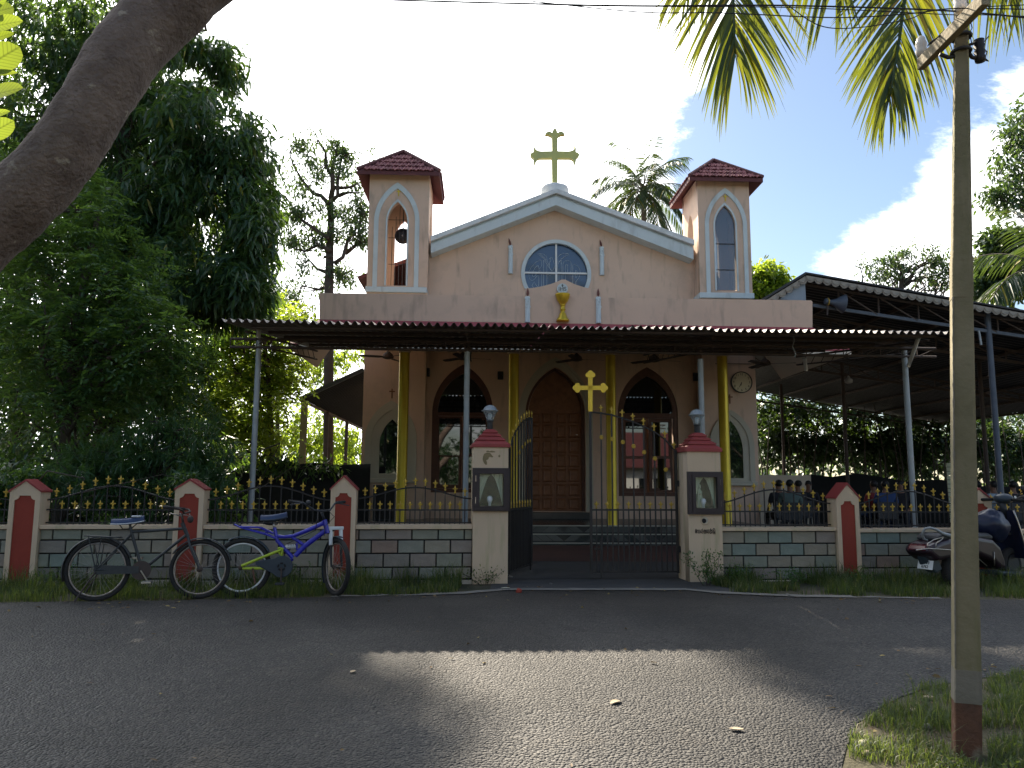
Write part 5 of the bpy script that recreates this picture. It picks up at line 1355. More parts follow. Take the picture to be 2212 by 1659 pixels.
# ---- stone walls
VW = 0.055
BLK = {}
def block_mesh(w, h):
    key = (round(w, 3), round(h, 3))
    if key not in BLK:
        mb = MB(); d = 0.006
        mb.add([(-w/2, 0.03, -h/2), (w/2, 0.03, -h/2), (w/2, 0.03, h/2), (-w/2, 0.03, h/2), (-w/2, 0.006, -h/2), (w/2, 0.006, -h/2), (w/2, 0.006, h/2), (-w/2, 0.006, h/2),
                (-w/2+d, 0, -h/2+d), (w/2-d, 0, -h/2+d), (w/2-d, 0, h/2-d), (-w/2+d, 0, h/2-d)],
               [(0,1,5,4),(1,2,6,5),(2,3,7,6),(3,0,4,7),(4,5,9,8),(5,6,10,9),(6,7,11,10),(7,4,8,11),(8,9,10,11)])
        me = mb.mesh('stone_block'); me.materials.append(M['block']); BLK[key] = me
    return BLK[key]
def stone_wall(u0, u1, xref, ycop, ys, label, off):
    t = Gthing('stone_wall', label, 'wall', u0, 0.0, 0, 'stretches of stone block wall')
    w = u1 - u0
    zc0, zc1 = g(xref, ycop[1], VW)[1], g(xref, ycop[0], VW)[1]
    zz = [g(xref, y, VW)[1] for y in ys]
    zz[-1] = max(zz[-1], 0.0)
    MB().box2((0, VW + 0.02, 0), (w, VW + 0.20, zc0)).build('mortar_core', M['joint'], t)
    MB().box2((0, VW - 0.035, zc0 + 0.001), (w, VW + 0.235, zc1)).build('coping', M['cream'], t, bevel=0.006)
    MB().box2((0, VW - 0.03, -0.05), (w, VW + 0.019, max(0.012, zz[-1] - 0.012))).build('plinth', M['plaster'], t)
    J = 0.016
    tops = [zc0] + zz[:-1]
    for r_, (za, zb) in enumerate(zip(tops, zz)):
        x = -[0.17, 0.02, 0.19, 0.08][r_] - off * 0.05
        BW = 0.300
        while x < w:
            a, b = max(x, 0.002), min(x + BW, w - 0.002)
            if b - a > 0.02:
                link('stone_block', block_mesh(b - a, za - zb - J), t, None, ((a + b) / 2, VW + RNG.uniform(-0.003, 0.003), (za + zb) / 2), (0, 0, RNG.uniform(-0.004, 0.004)))
            x += BW + J
# ---- iron fence panels
def finial_mesh():
    mb = MB()
    mb.lathe([(0.006, 0.0), (0.013, 0.003), (0.012, 0.010), (0.005, 0.016), (0.004, 0.022), (0.010, 0.025), (0.010, 0.031), (0.006, 0.034), (0.010, 0.055), (0.0125, 0.066), (0.008, 0.084), (0.001, 0.102)], 6)
    for s in (-1, 1):
        mb.tube([(s * 0.004, 0, 0.033), (s * 0.011, 0, 0.052), (s * 0.019, 0, 0.066), (s * 0.027, 0, 0.066), (s * 0.028, 0, 0.055), (s * 0.024, 0, 0.051)], [0.004, 0.006, 0.0065, 0.006, 0.0045, 0.003], 5)
        mb.tube([(s * 0.003, 0, 0.018), (s * 0.012, 0, 0.010), (s * 0.017, 0, 0.013)], [0.004, 0.004, 0.003], 4)
    me = mb.mesh('finial', True); me.materials.append(M['goldfinial']); return me
FIN = finial_mesh()
BARM = MB().box((0, 0, 0.5), (0.0125, 0.0125, 1.0)).mesh('bar'); BARM.materials.append(M['black'])
VFN = 0.15
def fence_panel(u0, u1, xref, yb, ym, yside, ypeak, label, n_tall):
    t = Gthing('iron_fence', label, 'fence', u0, VFN, 0, 'black iron fence panels with gold finials')
    w = u1 - u0
    zb, zm, zsd, zpk_ = (g(xref, y, VFN)[1] for y in (yb, ym, yside, ypeak))
    zar = lambda x: zsd + (zpk_ - zsd) * (0.5 + 0.5 * math.cos(2 * math.pi * (x / w - 0.5))) ** 0.85
    MB().box2((0, -0.008, zb - 0.008), (w, 0.008, zb + 0.008)).build('rail', M['black'], t)
    MB().box2((0, -0.009, zm - 0.009), (w, 0.009, zm + 0.009)).build('rail', M['black'], t)
    sp = w / (n_tall + 0.35); x0 = (w - sp * (n_tall - 1)) / 2
    MB().tube([(w * k / 28, 0, zar(w * k / 28)) for k in range(29)], 0.009, 6).build('arched_rail', M['black'], t)
    zfoot = zb - 0.10
    for k in range(n_tall):
        x = x0 + k * sp; zt = zar(x) + 0.028
        zz = zfoot if k % 3 == 1 else zb - 0.02
        link('bar', BARM, t, None, (x, 0, zz), None, (1, 1, zt - zz))
        link('finial', FIN, t, None, (x, 0, zt), (0, 0, RNG.uniform(-0.2, 0.2)))
        if k < n_tall - 1:
            xs_ = x + sp / 2
            link('bar', BARM, t, None, (xs_, 0, zb - 0.02), None, (1, 1, zm + 0.012 - zb + 0.02))
            link('finial', FIN, t, None, (xs_, 0, zm + 0.010), (0, 0, RNG.uniform(-0.2, 0.2)))
ysL = (1166.5, 1195.5, 1225.5, 1251.5); ysR = (1174, 1200.5, 1226.5, 1251.5)
uRr = uR0 + wR
secs = [(fp[0][1], fp[1][0], 230, (1134, 1143), ysL, 'stone block wall behind the black bicycle at the left', 'iron fence panel overgrown by leaves at the far left', (1129, 1101, 1080, 1050), 10),
        (fp[1][1], fp[2][0], 575, (1133.5, 1143), ysL, 'stone block wall behind the blue bicycle', 'iron fence panel over the blue bicycle', (1129, 1101.5, 1080, 1050), 11),
        (fp[2][1], uL0, 895, (1133, 1143), ysL, 'stone block wall left of the left gate pillar', 'iron fence panel in front of the left arched window', (1129, 1101.5, 1077, 1053), 11),
        (uRr, fp[3][0], 1680, (1139, 1147), ysR, 'stone block wall right of the right gate pillar', 'iron fence panel in front of the seated people', (1133.5, 1105, 1087, 1058), 11),
        (fp[3][1], fp[4][0], 1975, (1142, 1150), ysR, 'stone block wall between the lone red post and the scooter', 'iron fence panel with a thick steel post behind it', (1135, 1106, 1090, 1061), 11),
        (fp[4][1], fp[4][1] + 2.0, 2260, (1145, 1153), ysR, 'stone block wall behind the scooter at the right edge', 'iron fence panel at the right edge behind the scooter', (1137, 1107, 1090, 1063), 13)]
for k, (a, b, xr, cop, ys, lw, lf, yy, nt) in enumerate(secs):
    stone_wall(a + 0.002, b - 0.002, xr, cop, ys, lw, k)
    fence_panel(a + 0.01, b - 0.01, xr, *yy, lf, nt)
stone_wall(fp[0][0] - 2.6, fp[0][0] - 0.003, 10, (1134, 1143), ysL, 'stone block wall at the extreme left under leaves', 6)
fence_panel(fp[0][0] - 2.5, fp[0][0] - 0.02, 10, 1129, 1101, 1080, 1050, 'iron fence panel left of the leaf covered post', 17)

# ---- the two gate leaves
def rosette_mesh():
    mb = MB(); n = 8
    for k in range(n):
        a = 2 * math.pi * k / n
        mb.ball((0.019 * math.cos(a), -0.004, 0.019 * math.sin(a)), 0.011, 6, 4, (1, 0.5, 1))
    mb.ball((0, -0.007, 0), 0.010, 8, 5, (1, 0.7, 1))
    mb.lathe([(0.024, 0), (0.024, 0.004)], 12, (0, 0.002, 0), Matrix.Rotation(R(90), 3, 'X'))
    me = mb.mesh('rosette', True); me.materials.append(M['goldfinial']); return me
ROS = rosette_mesh()
VG = 0.33
def gate_leaf(label, hinge, free_dir, W_, cross):
    """leaf in its own frame: x from the hinge to the free edge"""
    t = thing('gate_leaf', label, 'gate', hinge, free_dir, 'gate leaves')
    xs = 1463.0
    dist = (hinge - CAM_P).dot(Vector((0, 1, 0)))
    zat = lambda y: g(1370, y, VG)[1]
    zb, zm = zat(1237), zat(1101.5)
    arch = [(0.0, 948), (0.045, 933), (0.11, 913), (0.24, 900), (0.37, 893.5), (0.50, 889), (0.63, 886.5), (0.80, 885.5), (1.0, 884)] if False else None
    # heights of the curved top, from the hinge (0) to the free stile (1)
    ap = [(0.0, 950), (0.03, 946), (0.125, 924), (0.25, 910), (0.375, 897), (0.50, 888), (0.625, 878), (0.75, 873), (0.875, 869.5), (1.0, 866)]
    ap = [(t_, 891 + (y - 891)) for t_, y in ((0.0, 948), (0.025, 945), (0.128, 923), (0.253, 908), (0.378, 896.5), (0.50, 887), (0.63, 879), (0.755, 873), (0.885, 869.5), (1.0, 867))]
    tz = [(t_, zat(y + 24)) for t_, y in ap]
    ztop = lambda x: float(np.interp(x / W_, [q[0] for q in tz], [q[1] for q in tz]))
    MB().tube([(W_ * q[0], 0, q[1]) for q in tz], 0.011, 6).build('arched_rail', M['black'], t)
    for z in (zm, zb + 0.01):
        MB().box2((0, -0.011, z - 0.011), (W_, 0.011, z + 0.011)).build('rail', M['black'], t)
    for x in (0.0, W_):
        MB().box2((x - 0.015, -0.0145, zb - 0.01), (x + 0.015, 0.0145, ztop(x))).build('stile', M['black'], t)
    n = 8; sp = W_ / n
    for k in range(1, n):
        x = k * sp
        link('bar', BARM, t, None, (x, 0, zb), None, (1.35, 1.35, ztop(x) + 0.02 - zb))
        link('finial', FIN, t, None, (x, 0, ztop(x) + 0.015))
        zr_ = ztop(x) - 0.34 - 0.11 * (1 - x / W_) ** 2 * 0 - 0.0
        zr_ = float(np.interp(x / W_, [0.1, 0.25, 0.375, 0.5, 0.625, 0.75, 0.9], [zat(1019), zat(990), zat(977), zat(964), zat(955.5), zat(949), zat(945)]))
        link('rosette', ROS, t, None, (x, -0.014, zr_))
    link('finial', FIN, t, None, (0.02, 0, ztop(0.02) + 0.005))
    if not cross: link('finial', FIN, t, None, (W_, 0, ztop(W_)))
    for k in range(n):
        x = (k + 0.5) * sp
        link('bar', BARM, t, None, (x, 0, zb), None, (1.2, 1.2, zm + 0.02 - zb))
        link('finial', FIN, t, None, (x, 0, zm + 0.015))
    # latch bolt, hinges
    MB().box2((W_ - 0.135, -0.03, zb - 0.16 + 0.1), (W_ - 0.11, -0.012, zb + 0.42)).build('drop_bolt', M['black'], t)
    MB().box((W_ - 0.09, -0.022, zb + 0.30), (0.11, 0.012, 0.016)).build('bolt_handle', M['black'], t)
    for z in (zb + 0.25, zm + 0.3): MB().tube([(-0.03, 0, z), (-0.03, 0, z + 0.08)], 0.014, 8).build('hinge', M['black'], t)
    return t, zat, ztop
hR = GF.world(g(1463, 1150, VG)[0], VG, 0)
wleaf = g(1463, 1150, VG)[0] - g(1277, 1150, VG)[0]
tgR, zat, ztop = gate_leaf('closed black iron gate leaf carrying a gold cross on its edge', hR, GF.yaw + math.pi, wleaf, True)
# in this leaf the far side faces the road: mirror its ornaments
for ch in tgR.children:
    if ch.name.startswith(('rosette', 'drop_bolt', 'bolt_handle')):
        ch.location.y = -ch.location.y
        ch.rotation_euler = (0, 0, math.pi) if ch.name.startswith('rosette') else (0, 0, 0)
        if not ch.name.startswith('rosette'): ch.scale = (1, -1, 1)
hL = GF.world(g(1100, 1150, VG)[0], VG, 0)
fe = atz(1163, 1219, 0.05)
yawL = math.atan2(fe.y - hL.y, fe.x - hL.x)
gate_leaf('open black iron gate leaf swung inward at the left gate pillar', hL, yawL, wleaf, False)
# gold cross with trefoil ends on the closed leaf
def q_(x, y): return g((2000 + x * 0.3978) / 1.736, (1200 + y * 0.3978) / 1.736, VG)
xo_, zo_ = q_(537, 862)
outl = []
def tre(cx, cy, ux, uy, r):
    """three-lobed end: the arm comes in along (ux, uy)"""
    px_, py_ = -uy, ux; pts = []
    for (ox, oy, a0, a1) in ((px_ * r * 0.75, py_ * r * 0.75, 200, 20), (ux * r * 0.85, uy * r * 0.85, 90, -90), (-px_ * r * 0.75, -py_ * r * 0.75, -20, -200)):
        for k in range(8):
            a = R(a0 + (a1 - a0) * k / 7)
            dx, dy = math.cos(a) * r * 0.72, math.sin(a) * r * 0.72
            pts.append((cx + ox + ux * dx + px_ * dy, cy + oy + uy * dx + py_ * dy))
    return pts
hwid = 12
P2 = tre(537, 525, 0, -1, 28)                      # top
pl = [(537 + hwid, 862), (537 + hwid, 652)]
def lobe(cx, cy, ang):
    u_ = (math.cos(ang), math.sin(ang)); return tre(cx, cy, u_[0], u_[1], 28)
right_ = lobe(655, 640, 0.0); left_ = lobe(418, 640, math.pi); top_ = P2
loop = [(525, 862), (525, 652)] + left_ + [(525, 628)] + top_ + [(549, 628)] + right_ + [(549, 652), (549, 862)]
lp = [q_(x, y) for x, y in loop]
cxm = MB()
mR = tgR.matrix_basis.inverted()
def arm(a, b, w_):
    A, B = q_(*a), q_(*b); cxm.bar((A[0], VG - 0.0, A[1]), (B[0], VG - 0.0, B[1]), w_, 0.02, up=(0, 1, 0))
arm((537, 862), (537, 520), 0.058); arm((415, 640), (658, 640), 0.0575)
for (cx_, cy_, dx, dy) in ((537, 520, 0, -1), (415, 640, -1, 0), (658, 640, 1, 0)):
    for (ox, oy) in ((0, 0), (dx * 20, dy * 20), (dy * 22, dx * 22), (-dy * 22, -dx * 22)):
        A = q_(cx_ + ox, cy_ + oy)
        cxm.lathe([(0.034, 0), (0.034, 0.024)], 16, (A[0], VG + 0.012 + 0.0005 * (ox + oy) / 22, A[1]), Matrix.Rotation(R(90), 3, 'X'))
GM = Matrix.Translation(GF.o) @ Matrix.Rotation(GF.yaw, 4, 'Z')
cxm.v = [tuple(mR @ (GM @ Vector(p))) for p in cxm.v]
cxm.build('gold_cross', M['goldcross'], tgR)
# ================================================================== BICYCLES
def add_wheel(root, x, z, r, rim_m, name_extra=None, yaw=0.0, tyre=0.021, y=0.0, spokes=32, guard=None):
    w = link('wheel', MB().torus((0, 0, 0), r - tyre, tyre, 44, 8).mesh('wheel', True), root, M['rubber'], (x, y, z), (0, 0, yaw))
    MB().torus((0, 0, 0), r - 2 * tyre - 0.008, 0.010, 44, 6).build('rim', rim_m, w, smooth=True)
    mb = MB()
    for k in range(spokes):
        a = 2 * math.pi * k / spokes; b = a + (0.5 if k % 4 < 2 else -0.5)
        s = 0.03 if k % 2 else -0.03
        mb.tube([(0.028 * math.cos(b), s, 0.028 * math.sin(b)), ((r - 0.055) * math.cos(a), 0, (r - 0.055) * math.sin(a))], 0.0013, 3, cap=False)
    mb.build('spokes', M['rimsteel'], w)
    MB().lathe([(0.012, -0.05), (0.03, -0.035), (0.018, -0.025), (0.018, 0.025), (0.03, 0.035), (0.012, 0.05)], 12, rot=Matrix.Rotation(R(90), 3, 'X')).build('hub', M['darksteel'], w)
    if guard:
        pts = [((r + 0.018) * math.cos(R(a)), 0, (r + 0.018) * math.sin(R(a))) for a in np.linspace(guard[0], guard[1], 22)]
        mb = MB(); vs = []
        for p in pts:
            for (dy, dr) in ((-0.03, -0.012), (-0.015, 0.0), (0.015, 0.0), (0.03, -0.012)):
                q = Vector(p); q = q * (1 + dr / q.length); q.y = dy; vs.append(q)
        mb.add(vs, [(4 * i + j, 4 * i + 4 + j, 4 * i + 5 + j, 4 * i + 1 + j) for i in range(len(pts) - 1) for j in range(3)])
        o = mb.build('mudguard', guard[2], w, smooth=True); m_ = o.modifiers.new('thickness', 'SOLIDIFY'); m_.thickness = 0.002
    return w
def saddle(root, x, z, l, w, m1, m2, tilt=0.0):
    mb = MB(); vs = []; prof = [(-0.5, 0.85), (-0.42, 1.0), (-0.25, 0.95), (-0.05, 0.6), (0.2, 0.33), (0.42, 0.25), (0.5, 0.16)]
    for (t, ww) in prof:
        for k in range(7):
            a = math.pi * k / 6
            vs.append((t * l, -math.cos(a) * ww * w / 2, 0.035 * math.sin(a) + 0.012 * (abs(t) * 2) ** 2 - (0.03 if k in (0, 6) else 0)))
    mb.add(vs, [(7 * i + j, 7 * i + 7 + j, 7 * i + 8 + j, 7 * i + 1 + j) for i in range(len(prof) - 1) for j in range(6)] + [tuple(range(6, -1, -1)), tuple(range(7 * len(prof) - 7, 7 * len(prof)))])
    s = mb.build('saddle', m1, root, smooth=True, loc=(x, 0, z)); s.rotation_euler = (0, tilt, 0)
    mb = MB()
    mb.tube([(t * l, -ww * w / 2 - 0.001, -0.022 + 0.012 * (abs(t) * 2) ** 2) for t, ww in prof], 0.006, 5); mb.tube([(t * l, ww * w / 2 + 0.001, -0.022 + 0.012 * (abs(t) * 2) ** 2) for t, ww in prof], 0.006, 5)
    mb.build('saddle_piping', m2, s, smooth=True)
    MB().tube([(-0.09, 0, -0.02), (-0.06, 0, -0.07), (0.02, 0, -0.075), (0.10, 0, -0.01)], 0.006, 6).build('saddle_rail', M['darksteel'], s)
    return s

# ---- black roadster
p_r, p_f = ground(209.5, 1299.5), ground(431, 1294)
B1 = Frame((p_r.x, p_r.y, p_r.z), math.atan2(p_f.y - p_r.y, p_f.x - p_r.x))
bike1 = thing('bicycle', 'old black roadster bicycle with blue and white saddle standing on the grass verge', 'bicycle', B1.o, B1.yaw, 'bicycles parked at the wall')
bike1.rotation_euler = (R(-3.0), 0, B1.yaw)
def b1(x, y):
    u, z = B1.px(x * 0.25, 979.3 + y * 0.25, 0.0); return Vector((u, 0, z - B1.o.z))
hr_, hf_ = b1(838, 1006), b1(1725, 1001)
wr1 = hr_.z
add_wheel(bike1, hr_.x, wr1, wr1, M['rimsteel'], guard=(20, 200, M['bikegrey']))
add_wheel(bike1, hf_.x, hf_.z, hf_.z, M['rimsteel'], guard=(15, 150, M['bikegrey']))
bb = b1(1225, 1010); st = b1(1118, 640); hd0, hd1 = b1(1562, 545), b1(1618, 722); fk = b1(1640, 790)
mb = MB()
mb.tube([bb, b1(1130, 690), st], 0.016, 10); mb.tube([b1(1128, 680), b1(1575, 652)], 0.015, 10); mb.tube([b1(1606, 705), bb], 0.016, 10)
mb.tube([b1(1568, 600), hd1], 0.020, 10); mb.tube([bb + Vector((0, -.02, 0)), hr_ + Vector((0, -0.055, 0))], 0.010, 8); mb.tube([bb + Vector((0, .02, 0)), hr_ + Vector((0, 0.055, 0))], 0.010, 8)
for s in (-1, 1): mb.tube([b1(1132, 695) + Vector((0, s * .02, 0)), hr_ + Vector((0, s * 0.06, 0))], 0.008, 8)
mb.tube([bb + Vector((0, -0.035, 0)), bb + Vector((0, 0.035, 0))], 0.022, 10)
mb.build('frame', M['bikegrey'], bike1, auto=50)
mb = MB()
for s in (-1, 1): mb.tube([hd1, fk + Vector((0, s * 0.045, 0)), fk.lerp(hf_, 0.6) + Vector((0, s * 0.055, 0)), hf_ + Vector((0, s * 0.055, 0))], [0.014, 0.013, 0.011, 0.008], 8)
mb.build('fork', M['bikegrey'], bike1, auto=60)
saddle(bike1, b1(1105, 575).x, b1(1105, 590).z, 0.30, 0.21, M['saddle'], M['saddlewhite'], R(-6))
MB().box((b1(1170, 560).x, 0, b1(1170, 556).z + 0.012), (0.09, 0.06, 0.02)).build('saddle_patch', M['saddlewhite'], bike1, bevel=0.008)
MB().tube([st, st + Vector((-0.01, 0, 0.06))], 0.012, 8).build('seat_post', M['darksteel'], bike1)
hb = b1(1562, 520)
mb = MB(); mb.tube([b1(1575, 600), hb], 0.012, 8)
mb.tube([hb + Vector((-0.10, -0.27, 0.06)), hb + Vector((0.02, -0.27, 0.045)), hb + Vector((0.05, -0.18, 0.02)), hb + Vector((0.02, 0, 0)), hb + Vector((0.05, 0.18, 0.02)), hb + Vector((0.02, 0.27, 0.045)), hb + Vector((-0.10, 0.27, 0.06))], 0.011, 8)
mb.build('handlebar', M['darksteel'], bike1, smooth=True)
for s in (-1, 1):
    MB().tube([hb + Vector((-0.13, s * 0.27, 0.062)), hb + Vector((-0.02, s * 0.27, 0.05))], 0.017, 8).build('grip', M['rubber'], bike1, smooth=True)
    MB().tube([hb + Vector((0.03, s * 0.25, 0.0)), hb + Vector((0.05, s * 0.25, -0.03)), hb + Vector((-0.06, s * 0.26, 0.0))], 0.006, 6).build('brake_lever', M['chrome'], bike1, smooth=True)
MB().ball(hb + Vector((0.09, 0, -0.06)), 0.04, 12, 8, (0.8, 1, 1)).build('bell', M['darksteel'], bike1, smooth=True)
cr = MB(); cr.lathe([(0.095, -0.003), (0.095, 0.003)], 32, bb + Vector((0, -0.045, 0)), Matrix.Rotation(R(90), 3, 'X')); cr.build('chain_wheel', M['darksteel'], bike1)
e_ = b1(1290, 1110); cd = (e_ - bb)
MB().tube([bb + Vector((0, -0.06, 0)), e_ + Vector((0, -0.06, 0))], 0.008, 6).tube([bb + Vector((0, 0.06, 0)), bb - cd + Vector((0, 0.06, 0))], 0.008, 6).build('crank', M['chrome'], bike1)
for p, s in ((e_, -1), (bb - cd, 1)): MB().box(p + Vector((0, s * 0.11, 0)), (0.09, 0.09, 0.022)).build('pedal', M['chrome'], bike1, bevel=0.004)
MB().prism([(hr_.x - 0.02, hr_.z + 0.05), (hr_.x - 0.02, hr_.z - 0.045), (bb.x - 0.02, bb.z - 0.03), (bb.x - 0.02, bb.z + 0.04)], -0.055, -0.048).build('chain_guard', M['bikegrey'], bike1)
c0, c1_ = b1(735, 712), b1(1035, 728)
mb = MB()
for s in (-0.065, -0.02, 0.02, 0.065): mb.tube([c0 + Vector((0, s, 0)), c1_ + Vector((0, s, 0))], 0.006, 6)
for t in (0.02, 0.35, 0.7, 0.98): mb.tube([c0.lerp(c1_, t) + Vector((0, -0.065, 0)), c0.lerp(c1_, t) + Vector((0, 0.065, 0))], 0.006, 6)
for s in (-1, 1): mb.tube([c0.lerp(c1_, 0.12) + Vector((0, s * 0.065, 0)), hr_ + Vector((0, s * 0.065, 0))], 0.006, 6); mb.tube([c0.lerp(c1_, 0.5) + Vector((0, s * 0.065, 0)), hr_ + Vector((0, s * 0.067, 0))], 0.005, 6)
mb.build('carrier', M['bikegrey'], bike1)
mb = MB()
for s in (-1, 1): mb.tube([hr_ + Vector((0.0, s * 0.07, -0.02)), hr_ + Vector((-0.16, s * 0.10, -wr1 + 0.01))], 0.008, 6)
mb.build('stand', M['darksteel'], bike1)

# ---- blue suspension bicycle
p_r, p_f = ground(521.6, 1290), ground(727, 1288)
B2 = Frame((p_r.x, p_r.y, p_r.z), math.atan2(p_f.y - p_r.y, p_f.x - p_r.x))
bike2 = thing('bicycle', 'blue suspension bicycle with lime rear arm and its front wheel turned', 'bicycle', B2.o, B2.yaw, 'bicycles parked at the wall')
bike2.rotation_euler = (R(-2.5), 0, B2.yaw)
def b2(x, y, lat=0.0):
    u, z = B2.px(432 + x * 0.2083, 979.3 + y * 0.2083, 0.0); return Vector((u, lat, z - B2.o.z))
hr_, hf_ = b2(430, 1183), b2(1415, 1185)
w2 = hr_.z
add_wheel(bike2, hr_.x, w2, w2, M['white'], tyre=0.026, guard=(30, 118, M['slateplastic']))
TURN = R(-58)
add_wheel(bike2, hf_.x, w2, w2, M['rimsteel'], yaw=TURN, tyre=0.026, guard=(70, 215, M['slateplastic']))
bb = b2(860, 1165)
mb = MB()
mb.tube([b2(775, 860), b2(870, 868), b2(965, 858), b2(1120, 795), b2(1275, 725)], [0.019, 0.019, 0.021, 0.023, 0.024], 12)
mb.tube([b2(1300, 800), b2(1080, 965), b2(985, 1065)], [0.027, 0.028, 0.026], 12)
mb.tube([b2(768, 770), b2(795, 905), b2(960, 1085)], [0.018, 0.020, 0.022], 12); mb.tube([b2(950, 870), b2(1085, 960)], 0.018, 10)
mb.tube([b2(960, 1090), b2(860, 1165)], 0.022, 10); mb.tube([b2(1285, 690), b2(1320, 830)], 0.026, 12); mb.tube([b2(1000, 930), b2(1000, 1000), b2(1045, 985)], 0.012, 8)
mb.tube([bb + Vector((0, -0.04, 0)), bb + Vector((0, 0.04, 0))], 0.024, 12)
mb.build('frame', M['bikeblue'], bike2, auto=50)
mb = MB()
for s in (-1, 1):
    y = 0.055 * s
    mb.tube([b2(440, 1165, y), b2(620, 1090, y * 0.9), b2(845, 1000, y * 0.6)], 0.014, 8); mb.tube([b2(450, 1192, y), b2(745, 1192, y * 0.8)], 0.012, 8)
    mb.tube([b2(810, 985, y * 0.6), b2(860, 985, y * 0.6), b2(845, 1065, y * 0.6), b2(810, 1015, y * 0.6)], 0.012, 8)
mb.build('rear_arm', M['bikelime'], bike2, auto=50)
sp_ = MB(); pts = []
for k in range(49):
    t = k / 48; a = 2 * math.pi * 6 * t; p = b2(885, 972).lerp(b2(985, 965), t); pts.append(p + Vector((0, 0.02 * math.cos(a), 0.02 * math.sin(a))))
sp_.tube(pts, 0.005, 5); sp_.tube([b2(870, 973), b2(1000, 963)], 0.008, 8); sp_.build('shock_spring', M['white'], bike2, smooth=True)
saddle(bike2, b2(765, 665).x, b2(765, 668).z, 0.27, 0.17, M['saddle'], M['slateplastic'], R(-7))
MB().tube([b2(755, 715), b2(768, 790)], 0.014, 10).build('seat_post', M['chrome'], bike2, smooth=True)
MB().ball(b2(705, 715), 0.045, 12, 8, (1.3, 0.8, 0.7)).build('saddle_bag', M['plastic'], bike2, smooth=True)
mb = MB()
for s in (-1, 1):
    y = 0.06 * s
    mb.tube([b2(358, 738, y * 0.5), b2(420, 765, y), b2(615, 768, y), b2(760, 832, y * 0.4)], 0.009, 8); mb.tube([b2(420, 768, y), b2(690, 842, y), b2(790, 885, y * 0.4)], 0.009, 8)
    mb.tube([b2(680, 835, y), b2(700, 795, y)], 0.008, 6)
for x in (440, 500, 560, 615): mb.tube([b2(x, 766, -0.06), b2(x, 766, 0.06)], 0.007, 6)
mb.build('carrier', M['bikeblue'], bike2, auto=50)
MB().box(b2(375, 742), (0.075, 0.07, 0.03), Matrix.Rotation(R(20), 3, 'Y')).build('carrier_tip', M['plastic'], bike2, bevel=0.008)
# chain case: disc with a tapering arm
mb = MB(); ctr = b2(860, 1172); rr = 0.113
pts = [(ctr.x + rr * math.cos(R(a)), ctr.z + rr * math.sin(R(a))) for a in range(-140, 131, 15)]
e0_, e1_ = b2(590, 1150), b2(590, 1118)
mb.prism(pts + [(e1_.x, e1_.z), (e0_.x, e0_.z)], -0.085, -0.06); mb.build('chain_case', M['slateplastic'], bike2, bevel=0.006)
for k in range(5):
    a = R(72 * k + 20)
    MB().box((ctr.x + 0.035 * math.cos(a), -0.087, ctr.z + 0.035 * math.sin(a)), (0.018, 0.006, 0.03), Matrix.Rotation(-a, 3, 'Y')).build('chain_case_slot', M['joint'], bike2)
MB().bar(ctr + Vector((0, -0.10, 0)), ctr + Vector((0.005, -0.10, -0.17)), 0.018, 0.012).bar(ctr + Vector((0, 0.07, 0)), ctr + Vector((-0.005, 0.07, 0.17)), 0.018, 0.012).build('crank', M['darksteel'], bike2)
for s, z in ((-0.15, -0.17), (0.12, 0.17)): MB().box(ctr + Vector((0, s, z)), (0.085, 0.08, 0.022)).build('pedal', M['plastic'], bike2, bevel=0.005)
# fork and bars turn with the wheel
Ft = Matrix.Rotation(TURN, 3, 'Z')
ax_ = b2(1318, 830)
def ft(x, y, z): return Vector((hf_.x, 0, w2)) + Ft @ Vector((x, y, z))
mb = MB()
mb.tube([b2(1320, 826), ft(-0.06, 0, w2 + 0.10)], 0.02, 10)
for s in (-1, 1):
    mb.tube([ft(-0.06, s * 0.055, w2 + 0.09), ft(-0.02, s * 0.06, 0.10), ft(0, s * 0.06, 0)], [0.015, 0.014, 0.010], 10)
mb.build('fork', M['black'], bike2, auto=50)
mb = MB(); mb.bar(ft(-0.06, -0.085, w2 + 0.10), ft(-0.06, 0.085, w2 + 0.10), 0.05, 0.035)
for s in (-1, 1): mb.tube([ft(-0.058, s * 0.06, w2 + 0.09), ft(-0.035, s * 0.06, w2 - 0.08)], 0.021, 10)
mb.build('fork_crown', M['white'], bike2, bevel=0.006)
stm = b2(1252, 600)
mb = MB(); mb.tube([b2(1285, 690), stm], 0.014, 10)
hd_ = lambda x, y, z: stm + Ft @ Vector((x, y, z))
mb.tube([hd_(-0.10, -0.30, 0.10), hd_(-0.06, -0.19, 0.09), hd_(0.02, -0.09, 0.01), hd_(0.03, 0, 0), hd_(0.02, 0.09, 0.01), hd_(-0.06, 0.19, 0.09), hd_(-0.10, 0.30, 0.10)], 0.011, 8)
mb.build('handlebar', M['plastic'], bike2, smooth=True)
for s in (-1, 1):
    MB().tube([hd_(-0.115, s * 0.33, 0.105), hd_(-0.08, s * 0.21, 0.095)], 0.017, 8).build('grip', M['rubber'], bike2, smooth=True)
    MB().tube([hd_(-0.02, s * 0.21, 0.085), hd_(-0.03, s * 0.34, 0.065)], 0.006, 6).build('brake_lever', M['plastic'], bike2)
MB().ball(hd_(0.0, -0.15, 0.09), 0.028, 12, 8).build('bell', M['plastic'], bike2, smooth=True)
MB().tube([hd_(0.03, 0.05, 0.02), hd_(0.12, 0.1, -0.06), b2(1300, 760, -0.06), b2(1290, 860, -0.05)], 0.004, 5).tube([hd_(0.03, -0.05, 0.02), hd_(0.13, -0.1, -0.1), b2(1200, 800, -0.05), b2(900, 940, -0.04)], 0.004, 5).build('brake_cable', M['wire'], bike2)
MB().tube([b2(560, 1190, -0.07), b2(600, 1340, -0.14)], 0.010, 6).build('stand', M['rust'], bike2)

